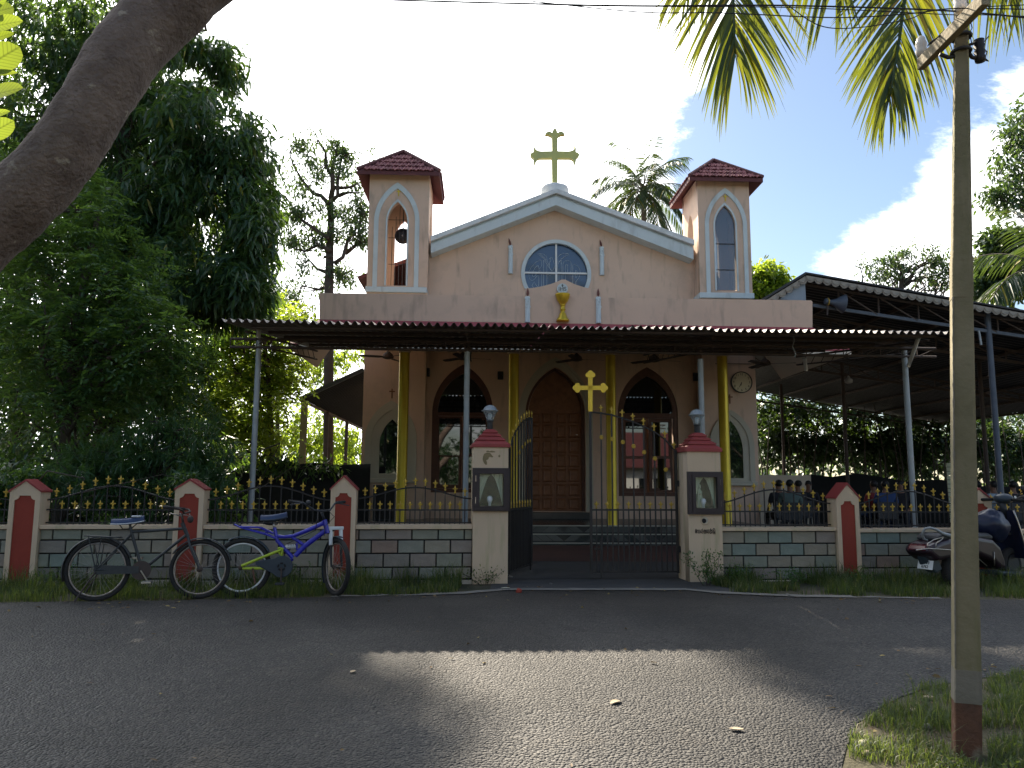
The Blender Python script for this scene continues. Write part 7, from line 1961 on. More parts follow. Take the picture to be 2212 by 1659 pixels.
ell6 = [E(576 + x * .236, 276.5 + y * .236, rx * .236, ry * .236, YS_, 1.3) for x, y, rx, ry in
        ((300, 160, 120, 90), (450, 110, 90, 70), (400, 280, 90, 70), (250, 440, 130, 120), (150, 560, 130, 120), (350, 620, 130, 120), (480, 460, 80, 60), (660, 200, 90, 80), (740, 270, 90, 60), (680, 380, 110, 80), (800, 480, 90, 70), (640, 740, 70, 50), (780, 820, 120, 110), (860, 720, 80, 90),
         (300, 760, 130, 90), (420, 840, 110, 80), (500, 760, 90, 60), (230, 1020, 130, 90), (450, 1030, 110, 80), (880, 1000, 100, 120), (660, 1000, 80, 100), (420, 1300, 120, 90), (680, 1330, 130, 110), (850, 1300, 90, 140), (300, 1450, 200, 90), (500, 1440, 120, 60), (960, 250, 90, 90), (130, 800, 90, 60), (250, 1560, 220, 90))]
P6, o6 = sample(ell6, 760, 1.2, 0.42, 0.8)
sel = nr.choice(len(P6), 90, replace=False)
allp = [p for pth in paths for p in [q6(*xy) for xy in pth]]
for i in sel:
    q = Vector(P6[i]); p = min(allp, key=lambda a: (a - q).length)
    mb.tube([v - tb for v in curve(p, q, 0.05, 5, 1.2)], [0.03, 0.025, 0.02, 0.016, 0.012, 0.008], 5)
mb.build('limbs', M['barkdark'], st6, smooth=True)
B, D, Ls, Ws = whorls(P6, o6, 11, 0.20, 0.068, -0.35, 0.9, 0.4, 0.16)
link('crown', leaf_mesh('crown', B - np.array(tb), D, Ls, Ws, 0.25, 0.12, False), st6, L_far)

def coconut(name, label, base, crown, r0, nf, flen, ll, lw, lm, seed, group=None, lo_=-0.5, hi_=1.35, nleaf=46, only=None):
    rg = random.Random(seed)
    t = thing(name, label, 'palm tree', base, 0, group); b = Vector(base); cr = Vector(crown) - b
    bend = Vector((rg.uniform(-0.5, 0.5), 0, 0))
    tp = [cr * s + bend * math.sin(math.pi * s) for s in [k / 8 for k in range(9)]]
    MB().tube(tp, [r0 * (1.3 if k == 0 else 1 - 0.35 * k / 8) for k in range(9)], 10).build('trunk', M['palmbark'], t, smooth=True)
    for k in range(nf):
        az = 2 * math.pi * (k * 0.382) + rg.uniform(-0.2, 0.2); el = lo_ + (hi_ - lo_) * ((k + 0.5) / nf) ** 0.9
        L_ = flen * rg.uniform(0.85, 1.1)
        d0 = Vector((math.cos(az) * math.cos(el), math.sin(az) * math.cos(el), math.sin(el)))
        frond(t, cr, d0, L_, ll, lw, lm, rg, nleaf)
    mb = MB()
    for k in range(9):
        a = rg.uniform(0, 6.28); mb.ball(cr + Vector((0.3 * math.cos(a), 0.3 * math.sin(a), -0.25 - 0.25 * rg.random())), 0.12, 8, 6, (1, 1, 1.2))
    mb.build('coconuts', M['barkdark'], t, smooth=True)
    return t
def frond(t, o, d0, L_, ll, lw, lm, rg, nleaf=46):
    pts = []; n = 14
    d = d0.copy(); p = Vector(o)
    for k in range(n + 1):
        pts.append(p.copy()); p = p + d * (L_ / n); d = (d + Vector((0, 0, -0.095 - 0.02 * k / n))).normalized()
    f = MB().tube(pts, [0.028 * (1 - 0.85 * k / n) + 0.004 for k in range(n + 1)], 5).build('frond', M['palmbark'], t, smooth=True)
    Pb, Db, Ll, Wl = [], [], [], []
    for k in range(nleaf):
        s = 0.16 + 0.84 * k / (nleaf - 1); i = min(int(s * n), n - 1); q = pts[i].lerp(pts[i + 1], s * n - i)
        tg = (pts[i + 1] - pts[i]).normalized(); sd = tg.cross(Vector((0, 0, 1)))
        sd = sd.normalized() if sd.length > 0.05 else Vector((1, 0, 0))
        ln = ll * (0.55 + 0.55 * math.sin(math.pi * min(1, s * 0.92))) * rg.uniform(0.85, 1.1)
        for sg in (-1, 1):
            dd = (sd * sg * 0.85 + tg * (0.35 + 0.5 * s) + Vector((0, 0, -0.25 - 0.2 * rg.random()))).normalized()
            Pb.append(q); Db.append(dd); Ll.append(ln); Wl.append(lw * rg.uniform(0.8, 1.2))
    me = leaf_mesh('leaflets', np.array([tuple(p) for p in Pb]), np.array([tuple(p) for p in Db]), np.array(Ll), np.array(Wl), 0.42, 0.25, True)
    link('leaflets', me, f, lm)
    return f
coconut('coconut_palm', 'slim coconut palm rising behind the right slope of the church gable', G0(1394, 40), at(1389, 412, 40), 0.20, 25, 3.3, 0.85, 0.055, L_palm, 5, None, -0.75, 1.4, 44)
tree('round_tree', 'round bright green tree right behind the right tower', 'tree', G0(1585, 27), [G0(1585, 27), Z(1600, 800, 27), Z(1652, 640, 27)], 0.13,
     [E(1650, 598, 42, 36, 27, .9), E(1680, 612, 30, 30, 27, .7), E(1640, 640, 50, 40, 27, .9), E(1690, 645, 26, 22, 27, .6), E(1620, 610, 30, 40, 27, .6)],
     430, 11, 0.20, 0.10, L_bright, nb=14, shell=2.2)
tree('pale_tree', 'thin pale tree above the shed roof left of the utility pole', 'tree', G0(1950, 34), [G0(1950, 34), Z(1948, 800, 34), Z(1945, 640, 34), Z(1950, 570, 34)], 0.20,
     [E(1905, 570, 60, 35, 34, 1.2), E(1960, 550, 60, 28, 34, 1.2), E(2020, 565, 50, 35, 34, 1.2), E(1950, 600, 100, 30, 34, 1.4), E(2040, 600, 40, 30, 34, 1)],
     380, 8, 0.20, 0.08, L_far, nb=70, shell=1.5, gap=0.3, fine=False)
MB().tube([at(1867, 640, 33.5), at(1862, 590, 33.5), at(1850, 553, 33.5)], [0.03, 0.025, 0.008], 6).tube([at(1862, 590, 33.5), at(1868, 560, 33.5)], [0.015, 0.005], 5).build('bare_twig', M['barkdark'])
tag(bpy.data.objects['bare_twig'], 'bare forked twig sticking up at the left of the pale tree', 'twig')
tree('tall_leafy_tree', 'tall tree reaching in from the right edge above the dense greenery', 'tree', G0(2330, 20), [G0(2330, 20), Z(2330, 800, 20), Z(2320, 560, 20), Z(2300, 420, 20), Z(2290, 260, 20)], 0.22,
     [E(2195, 300, 50, 55, 20, .9), E(2180, 360, 50, 40, 20, .8), E(2150, 415, 45, 28, 20, .6), E(2200, 440, 60, 30, 20, .8), E(2230, 250, 50, 60, 20, .9), E(2260, 350, 80, 90, 20, 1.1), E(2125, 440, 20, 14, 19.8, .4)],
     380, 9, 0.17, 0.07, L_far, nb=40, shell=1.5, gap=0.25)
tree('broad_tree', 'dense broad leaved tree right of the utility pole below the tall tree', 'tree', G0(2275, 22), [G0(2275, 22), Z(2270, 800, 22), Z(2230, 650, 22), Z(2190, 560, 22)], 0.12,
     [E(2180, 540, 60, 50, 22, 1.0), E(2130, 580, 38, 45, 22, .8), E(2150, 520, 30, 35, 22, .6), E(2190, 600, 80, 50, 22, 1.1), E(2110, 620, 30, 30, 22, .6), E(2260, 560, 80, 90, 22, 1.2)],
     620, 11, 0.20, 0.11, L_far, nb=24, shell=2.0)
coconut('young_coconut_palm', 'young coconut palm with yellow fronds at the right edge over the shed', G0(2290, 19), at(2270, 590, 19), 0.16, 13, 2.4, 0.7, 0.05, L_palm, 21, None, -0.35, 1.2, 44)
tree('hedge', 'tall leafy hedge with thin upright stems behind the right shed', 'hedge', G0(1900, 31), [G0(1900, 31), Z(1900, 950, 31)], 0.08,
     [E(1690, 950, 70, 70, 31, .8), E(1780, 955, 90, 70, 31, .8), E(1890, 960, 90, 70, 31, .8), E(1990, 975, 90, 70, 31, .8), E(2100, 970, 90, 80, 31, .8), E(2210, 960, 90, 90, 31, .9), E(2330, 950, 90, 90, 31, .9), E(1720, 880, 90, 50, 33.5, .7), E(1850, 885, 95, 50, 33.5, .7), E(1980, 895, 95, 50, 33.5, .7), E(2110, 900, 95, 50, 33.5, .7), E(1660, 900, 60, 60, 33, .6)],
     2900, 9, 0.24, 0.12, L_hedge, nb=10, shell=1.6, fine=False)
hs = bpy.data.objects['hedge']
mb = MB()
for k in range(34):
    p = at(1650 + k * 19 + RNG.uniform(-6, 6), 1045, 30.0); h = RNG.uniform(2.6, 4.6)
    mb.tube([(p.x, 30.0, 0), (p.x + RNG.uniform(-.15, .15), 30.0, h / 2), (p.x + RNG.uniform(-.3, .3), 30.0, h)], [0.035, 0.028, 0.012], 5)
mb.v = [tuple(Vector(p) - hs.location) for p in mb.v]
mb.build('stems', M['barkdark'], hs)
# far wood closing the horizon
ew = [(np.array([70 * math.cos(a), 70 * math.sin(a), 3.5]), np.array([6.0, 6.0, 4.5])) for a in np.linspace(math.pi, 2 * math.pi, 26)] + [E(x, 985 + 20 * math.sin(x * 0.03), 90, 80, 62, 3) for x in range(-700, 3000, 110)]
Pw, ow = sample(ew, 6500, 1.8)
B, D, Ls, Ws = whorls(Pw, ow, 5, 0.9, 0.5, -0.2, 1.0, 0.5, 0.4)
tag(link('far_wood', leaf_mesh('far_wood', B, D, Ls, Ws, 0.2, 0.15, False), None, L_far), 'far belt of trees closing the horizon behind the church', 'wood', kind='stuff')
# unseen tall tree added to cast shade on the road beside the sunny patch
gx = lambda X, d, s: np.array([X + SUN_DIR.x / SUN_DIR.y * s, d + s, gz(d) + SUN_DIR.z / SUN_DIR.y * s])
ov = []
for X, d, rx, rd in ((2.95, 4.4, .75, .9), (2.75, 5.7, .95, .6), (4.2, 4.8, .9, 1.3), (5.6, 4.6, 1.0, 1.4), (3.1, 3.4, .6, .6), (-1.6, 4.8, .75, 1.2), (-1.55, 5.9, .7, .6), (-2.3, 3.4, .8, .7), (-3.4, 5.0, 1.0, 1.3), (-0.75, 4.4, .35, .6), (-4.8, 5.0, 1.2, 1.5), (7.2, 5.2, 1.2, 1.5)):
    ov.append((gx(X, d, 30.0), np.array([rx, 0.8, rd * 0.72])))
bt = Vector((-18.5, 35.0, 0))
tree('added_shade_tree', 'unseen very tall tree added behind the mango to shade the road', 'tree', bt, [bt, bt + Vector((0.3, 0, 10)), bt + Vector((0.6, 0, 19)), bt + Vector((1.6, 0.3, 27.5)), bt + Vector((6, 0.4, 29.5)), bt + Vector((12, 0.4, 29.3)), bt + Vector((15.5, 0.4, 29.0))], 0.45,
     ov, 1000, 8, 0.34, 0.19, L_dark, nb=26, shell=1.4, gap=0.30, gscale=1.1, fine=False, jitter=0.2)

# ---- near leaning trunk at the upper left
YL = 3.0
cl_ = [(-420, 1500, 2.9), (-330, 1000, 2.92), (-190, 680, 2.95), (-70, 545, 3.0), (40, 440, 3.0), (125, 345, 3.0), (190, 250, 3.02), (240, 165, 3.05), (300, 85, 3.1), (392, -2, 3.15), (500, -95, 3.2), (640, -230, 3.3), (760, -420, 3.4)]
lt_b = Vector((at(-440, 1500, 2.9).x, 2.9, gz(2.9)))
lt = thing('leaning_tree', 'thick grey brown trunk leaning close across the upper left corner', 'tree', lt_b)
pts = [at(x, y, Y) - lt_b for x, y, Y in cl_]; pts[0] = Vector((0, 0, -0.1))
fine_p, rr_ = [], []
rad = [0.20, 0.17, 0.145, 0.134, 0.131, 0.130, 0.128, 0.132, 0.138, 0.142, 0.13, 0.115, 0.10]
for i in range(len(pts) - 1):
    p0_, p1_, p2_, p3_ = pts[max(i - 1, 0)], pts[i], pts[i + 1], pts[min(i + 2, len(pts) - 1)]
    for k in range(10):
        s = k / 10
        fine_p.append(0.5 * ((2 * p1_) + (p2_ - p0_) * s + (2 * p0_ - 5 * p1_ + 4 * p2_ - p3_) * s * s + (3 * p1_ - p0_ - 3 * p2_ + p3_) * s ** 3)); rr_.append(rad[i] + (rad[i + 1] - rad[i]) * s)
mb = MB(); mb.tube(fine_p, rr_, 40)
ctrs = np.repeat(np.array([tuple(p) for p in fine_p]), 40, 0)
mb.v = [tuple(Vector(v) + (Vector(v) - Vector(c_)) * (0.10 * mnoise.noise(Vector(v) * 3.2) + 0.05 * mnoise.noise(Vector(v) * 11) + 0.03 * mnoise.noise(Vector(v) * 30))) for v, c_ in zip(mb.v, ctrs)]
mb.build('trunk', M['bark'], lt, smooth=True)
tipL = fine_p[-1]
mb = MB()
lc = [(tipL + Vector((0.6, 0.3, 0.8)), 0.5), (tipL + Vector((0.1, -0.3, 1.2)), 0.6), (tipL + Vector((1.1, 0.1, 1.1)), 0.5), (tipL + Vector((-0.6, 0.2, 1.3)), 0.6)]
for q, r_ in lc: mb.tube(curve(tipL - Vector((0, 0, 0.05)), q, 0.1, 5, 0.6), [0.09, 0.07, 0.055, 0.04, 0.03, 0.02], 8)
mb.build('limbs', M['bark'], lt, smooth=True)
Pl, ol = sample([(np.array(q), np.array([r_, r_, r_ * 0.7])) for q, r_ in lc], 140, 1.6)
B, D, Ls, Ws = whorls(Pl, ol, 9, 0.13, 0.06, -0.2)
link('crown', leaf_mesh('crown', B, D, Ls, Ws, 0.2), lt, L_mango)
# ---- bright broad leaves at the left edge
def broad_leaf(l, w):
    mb = MB(); n = 9; vs = []
    for k in range(n):
        t = k / (n - 1); ww = w * 0.5 * math.sin(math.pi * t ** 0.95) ** 0.55 if 0 < t < 1 else 0.0015
        zz = -0.10 * l * t * t
        vs += [(t * l, -ww, zz + 0.16 * ww), (t * l, 0, zz), (t * l, ww, zz + 0.16 * ww)]
    mb.add(vs, [f for k in range(n - 1) for f in ((3 * k, 3 * k + 3, 3 * k + 4, 3 * k + 1), (3 * k + 1, 3 * k + 4, 3 * k + 5, 3 * k + 2))])
    return mb.mesh('leaf', True)
YB = 2.5
sap_b = Vector((at(-75, 1500, YB).x, YB, gz(YB)))
sap = thing('broadleaf_sapling', 'sapling with glowing yellow green leaves at the upper left edge', 'plant', sap_b)
mb = MB(); mb.tube([(0, 0, -0.05)] + [at(-75 + 8 * math.sin(y * 0.01), y, YB) - sap_b for y in range(1300, -80, -120)], 0.012, 8); mb.build('stem', M['barkdark'], sap, smooth=True)
blm = broad_leaf(1.0, 0.62); blm.materials.append(L_lit)
for (x0, y0, x1, y1, w) in ((-30, 30, 36, 14, .6), (-28, 62, 42, 40, .75), (-30, 92, 28, 66, .8), (-38, 150, 46, 96, .9), (-25, 160, 36, 154, .45), (-38, 215, 42, 182, .85), (-40, 300, 32, 258, .85), (-45, 262, 16, 236, .5), (-40, 20, 14, -12, .7)):
    a, b_ = at(x0, y0, YB + RNG.uniform(-.05, .05)), at(x1, y1, YB + RNG.uniform(-.08, .08))
    d = b_ - a; L_ = d.length
    o = link('leaf', blm, sap, None, a - sap_b)
    q = d.to_track_quat('X', 'Z'); o.rotation_mode = 'QUATERNION'
    from mathutils import Quaternion
    o.rotation_quaternion = q @ Quaternion((1, 0, 0), R(80 + RNG.uniform(-18, 18))); o.scale = (L_, L_ * w, L_)
    MB().tube([a - sap_b, at(-75, (y0 + y1) / 2 + 30, YB) - sap_b], 0.003, 5).build('leaf_stalk', L_lit, sap)

# ---- near coconut palm whose frond tips hang into the upper right
np_b = Vector((5.2, 4.4, gz(4.4))); crn = Vector((4.0, 5.6, 8.2))
npalm = thing('coconut_palm', 'coconut palm whose yellow green frond tips hang into the upper right', 'palm tree', np_b)
MB().tube([(0, 0, -0.1), (0.5, 0.2, 2.5), (0.35, 0.6, 5.5), crn - np_b], [0.22, 0.16, 0.14, 0.13], 14).build('trunk', M['palmbark'], npalm, smooth=True)
def hang(rach, left, right, Y0, nl, nrt, seed):
    rg = random.Random(seed)
    P = [at(x, y, Y0 - 0.05 * i) for i, (x, y) in enumerate(rach)]
    start = crn
    full = [start, start.lerp(P[0], 0.35) + Vector((0, 0, 0.9)), start.lerp(P[0], 0.7) + Vector((0, 0, 0.75))] + P
    n = len(full)
    f = MB().tube([p - np_b for p in full], [0.03 - 0.026 * k / (n - 1) for k in range(n)], 7).build('frond', L_frond, npalm, smooth=True)
    rx = np.array([p[0] for p in rach], float); ry = np.array([p[1] for p in rach], float); tt = np.linspace(0, 1, len(rach))
    VS, FS, nv = [], [], 0
    for side, tips, cnt in ((-1, left, nl), (1, right, nrt)):
        tx = np.array([p[0] for p in tips], float); ty = np.array([p[1] for p in tips], float); ts = np.linspace(0, 1, len(tips))
        for k in range(cnt):
            s = (k + rg.uniform(-0.25, 0.25)) / (cnt - 1); s = min(max(s, 0), 1)
            bxp, byp = np.interp(s, tt, rx), np.interp(s, tt, ry)
            ex, ey = np.interp(s, ts, tx) + rg.uniform(-9, 9), np.interp(s, ts, ty) + rg.uniform(-16, 30)
            a = at(bxp, byp, Y0 - 0.05 * s * (len(rach) - 1)); b_ = at(ex, ey, Y0 + rg.uniform(-0.32, 0.22))
            mid = a.lerp(b_, 0.45) + Vector((side * 0.035, 0, 0.035)) * rg.uniform(0.3, 1.6)
            w = rg.uniform(0.021, 0.034) * min(1, (b_ - a).length / 0.45)
            view = Vector((0, -1, 0)); tw = rg.uniform(-0.7, 0.7)
            for i in range(8):
                q = i / 7
                p = a * (1 - q) ** 2 + mid * 2 * q * (1 - q) + b_ * q * q
                tg = (mid - a) * (1 - q) + (b_ - mid) * q; tg.normalize()
                sd = tg.cross(view).normalized(); sd = (sd * math.cos(tw) + tg.cross(sd) * math.sin(tw))
                ww = w * (0.35 + 0.65 * min(1, q * 4)) * (1 - q ** 2.2) + 0.0012
                nn = tg.cross(sd)
                VS += [p + sd * ww * 0.5 + nn * ww * 0.22 - np_b, p - np_b, p - sd * ww * 0.5 + nn * ww * 0.22 - np_b]
                if i:
                    o = nv + 3 * i
                    FS += [(o - 3, o, o + 1, o - 2), (o - 2, o + 1, o + 2, o - 1)]
            nv += 24
    mb = MB(); mb.add(VS, FS); mb.build('leaflets', L_frond, f, smooth=True)
hang([(1582, -150), (1582, -70), (1583, 0), (1586, 60), (1588, 114)], [(1400, 40), (1440, 95), (1470, 150), (1502, 200), (1522, 235), (1545, 285), (1566, 262)], [(1770, 70), (1735, 120), (1712, 165), (1705, 190), (1682, 235), (1640, 240), (1600, 235)], 5.0, 36, 36, 1)
hang([(1985, -150), (1968, -60), (1952, 11), (1942, 90), (1932, 150), (1922, 212)], [(1790, 30), (1806, 90), (1812, 160), (1822, 210), (1845, 255), (1868, 305), (1890, 325), (1908, 330)], [(2120, 60), (2080, 150), (2060, 195), (2020, 228), (2002, 242), (1978, 285), (1952, 295), (1928, 315)], 5.2, 50, 50, 2)
hang([(1600, -180), (1540, -130), (1480, -70)], [(1460, 30), (1428, 50), (1420, 62)], [(1545, 35), (1512, 82), (1462, 88)], 5.4, 16, 16, 3)
hang([(1760, -200), (1790, -120), (1815, -60)], [(1690, 30), (1730, 110), (1762, 125)], [(1860, 50), (1835, 82), (1800, 110)], 5.5, 20, 18, 4)
hang([(2060, -190), (2150, -120), (2230, -80)], [(2050, 90), (2105, 140), (2140, 115), (2180, 100)], [(2150, 80), (2200, 85), (2235, 110)], 5.6, 18, 16, 5)
mb = MB()
rgp = random.Random(3)
for k in range(7):
    a = 0.4 + 0.75 * k
    frond(npalm, crn - np_b, Vector((math.cos(a) * 0.7 + 0.4, math.sin(a) * 0.5 + 0.15, 0.75)).normalized(), 3.4, 0.7, 0.045, L_frond, rgp, 36)

# ---- grass
def blades(name, pts, h, w, lm, label, cat, bend=0.5):
    n = len(pts); P = np.array(pts); hh = h * nr.uniform(0.35, 1.25, n)[:, None]; a = nr.uniform(0, 2 * np.pi, n)
    dx = np.stack([np.cos(a), np.sin(a), np.zeros(n)], 1); sd = np.stack([-np.sin(a), np.cos(a), np.zeros(n)], 1); up = np.array([0, 0, 1.0])
    b = bend * nr.uniform(0.2, 1.4, n)[:, None]
    m = P + up * hh * 0.6 + dx * hh * b * 0.3; t = P + up * hh * (1 - 0.25 * b) + dx * hh * b
    V = np.stack([P - sd * w / 2, P + sd * w / 2, m - sd * w * 0.4, m + sd * w * 0.4, t], 1).reshape(-1, 3)
    o = (np.arange(n) * 5)[:, None]
    F = np.concatenate([o + np.array([[0, 1, 3]]), o + np.array([[0, 3, 2]]), o + np.array([[2, 3, 4]])], 0)
    return tag(link(name, np_mesh(name, V, F, 3), None, lm), label, cat, kind='stuff')
def scatter(x0, x1, ylo, yhi, n, clump=0.0, cs=2.5):
    out = []
    while len(out) < n:
        x = RNG.uniform(x0, x1); a, b = ylo(x), yhi(x)
        if b <= a: continue
        y = RNG.uniform(a, b)
        if clump and mnoise.noise(Vector((x * cs, y * cs, 1.7))) < clump - 0.5 + 0.25 * RNG.random(): continue
        out.append((x, y, gz(y) + 0.0))
    return out
wall_y = lambda x: 9.52 + math.tan(R(6)) * x + 0.05
xg0, xg1 = pL.x - 0.35, pR.x - 0.12
blades('grass', scatter(-7.5, xg0, lambda x: f_far0(x) + 0.02, wall_y, 15000, 0.25), 0.13, 0.006, L_grass, 'shaded grass verge at the foot of the left stone wall', 'grass')
blades('grass', scatter(-7.5, xg0, lambda x: f_far0(x) + 0.35, wall_y, 2600, 0.5), 0.30, 0.006, L_grass, 'longer grass stems along the left wall', 'grass', 0.7)
blades('grass', scatter(xg1 - 0.25, 8.0, lambda x: f_far0(x) + 0.10, wall_y, 14000, 0.25), 0.13, 0.006, L_grass, 'shaded grass verge at the foot of the right stone wall', 'grass')
blades('grass', scatter(xg1, 8.0, lambda x: f_far0(x) + 0.4, wall_y, 2200, 0.5), 0.28, 0.006, L_grass, 'longer grass stems along the right wall', 'grass', 0.7)
near_lo = lambda x: max(f_near0(x) - 1.9, 2.6)
blades('grass', scatter(gr[0].x - 0.06, 5.5, near_lo, lambda x: f_near0(x) - 0.02 + 0.10 * mnoise.noise(Vector((x * 6, 0, 0))), 24000, 0.34, 3.5), 0.075, 0.0045, L_grass, 'low sunlit grass patch at the near right corner', 'grass', 0.8)
blades('grass', scatter(gr[2].x + 0.1, 5.5, near_lo, lambda x: f_near0(x) - 0.08, 2600, 0.55, 3.0), 0.20, 0.004, L_grass, 'taller grass round the foot of the utility pole', 'grass', 0.9)
# ---- fallen leaves
L_litter = leaf_mat('fallen_leaf', (0.20, 0.13, 0.06), (0.09, 0.06, 0.035), (0.2, 0.14, 0.05), 0.15, 0.7, yellow=(0.34, 0.27, 0.10), yamt=0.2)
lp = scatter(-7.5, 6.5, lambda x: max(2.6, f_far0(x) - 0.5), lambda x: f_far0(x) + 0.5, 260, 0.3) + scatter(-6.5, 3.2, lambda x: 3.2, f_far0, 70) + scatter(gr[0].x - 0.5, 5.0, near_lo, lambda x: f_near0(x) + 0.35, 150, 0.3)
lp = np.array(lp); lp[:, 2] += 0.014
an = nr.uniform(0, 6.28, len(lp)); Dl = np.stack([np.cos(an), np.sin(an), nr.uniform(-0.05, 0.25, len(lp))], 1)
tag(link('leaf_litter', leaf_mesh('leaf_litter', lp, unit(Dl), nr.uniform(0.025, 0.065, len(lp)), nr.uniform(0.012, 0.03, len(lp)), 0.1, 0.2), None, L_litter), 'small fallen leaves strewn along the road edges', 'leaf litter', kind='stuff')
# ---- weeds
def weed(label, px, Y, h, rad_, n, lm=L_pinn, ll=0.035):
    b = G0(px, Y); t = thing('weed', label, 'weed', b, 0, 'weeds along the walls and verge')
    mb = MB(); tips = []
    for k in range(9):
        a = RNG.uniform(0, 6.28); q = Vector((math.cos(a) * rad_ * RNG.random(), math.sin(a) * rad_ * 0.5 * RNG.random(), h * RNG.uniform(0.5, 1.0)))
        mb.tube(curve((q.x * 0.2, q.y * 0.2, 0), q, 0.05, 5, 0.8), 0.0022, 4); tips += [q * s for s in (0.35, 0.5, 0.65, 0.8, 0.92, 1.0)]
    mb.build('stems', M['barkdark'], t)
    T = np.array([tuple(q) for q in tips]); T = T[nr.integers(0, len(T), n)] + nr.normal(size=(n, 3)) * 0.03 * np.array([1, 1, 0.8])
    T[:, 2] = np.maximum(T[:, 2], 0.02)
    D = unit(nr.normal(size=(n, 3)) + np.array([0, 0, 0.2]))
    link('leaves', leaf_mesh('leaves', T, D, ll * nr.uniform(.6, 1.3, n), ll * 0.5 * nr.uniform(.7, 1.2, n), 0.1, 0.1, False), t, lm)
weed('bushy weed growing against the foot of the right gate pillar', 1522, 9.42, 0.42, 0.28, 620)
weed('low weed spreading at the left end of the right stone wall', 1590, 9.45, 0.24, 0.35, 420)
weed('low weed under the middle of the right stone wall', 1700, 9.5, 0.2, 0.4, 380)
weed('weed hiding the foot of the lone red post', 1838, 9.55, 0.22, 0.3, 360)
weed('thin dry weed at the foot of the left gate pillar', 1050, 9.38, 0.22, 0.3, 160, L_grass)
weed('weed growing behind the blue bicycle', 640, 9.2, 0.28, 0.3, 260)
weed('leafy weed between the wheels of the black bicycle', 300, 9.0, 0.30, 0.35, 340)
weed('leafy weed at the far left end of the verge', 120, 8.9, 0.25, 0.35, 320)
weed('clover like weed beside the foot of the utility pole', 2020, 3.95, 0.10, 0.18, 420, L_grass, 0.022)
weed('weed with upright stems at the bottom right corner', 2175, 3.7, 0.28, 0.12, 240, L_grass, 0.025)
# ================================================================== PEOPLE ON CHAIRS UNDER THE SHED
def skin_obj(name, V, Ed, Rr, m, parent, sub=1, flat=None):
    me = bpy.data.meshes.new(name); me.from_pydata(V, Ed, []); me.update()
    o = bpy.data.objects.new(name, me); COL.objects.link(o)
    o.modifiers.new('skin', 'SKIN'); s = o.modifiers.new('sub', 'SUBSURF'); s.levels = sub; s.render_levels = sub
    for k, r_ in enumerate(Rr):
        me.skin_vertices[0].data[k].radius = r_ if isinstance(r_, tuple) else (r_, r_)
    me.skin_vertices[0].data[0].use_root = True
    dg = bpy.context.evaluated_depsgraph_get(); dg.update()
    m2 = bpy.data.meshes.new_from_object(o.evaluated_get(dg)); COL.objects.unlink(o); bpy.data.objects.remove(o)
    m2.name = name; m2.materials.clear(); m2.polygons.foreach_set('use_smooth', [True] * len(m2.polygons))
    return link(name, m2, parent, m)
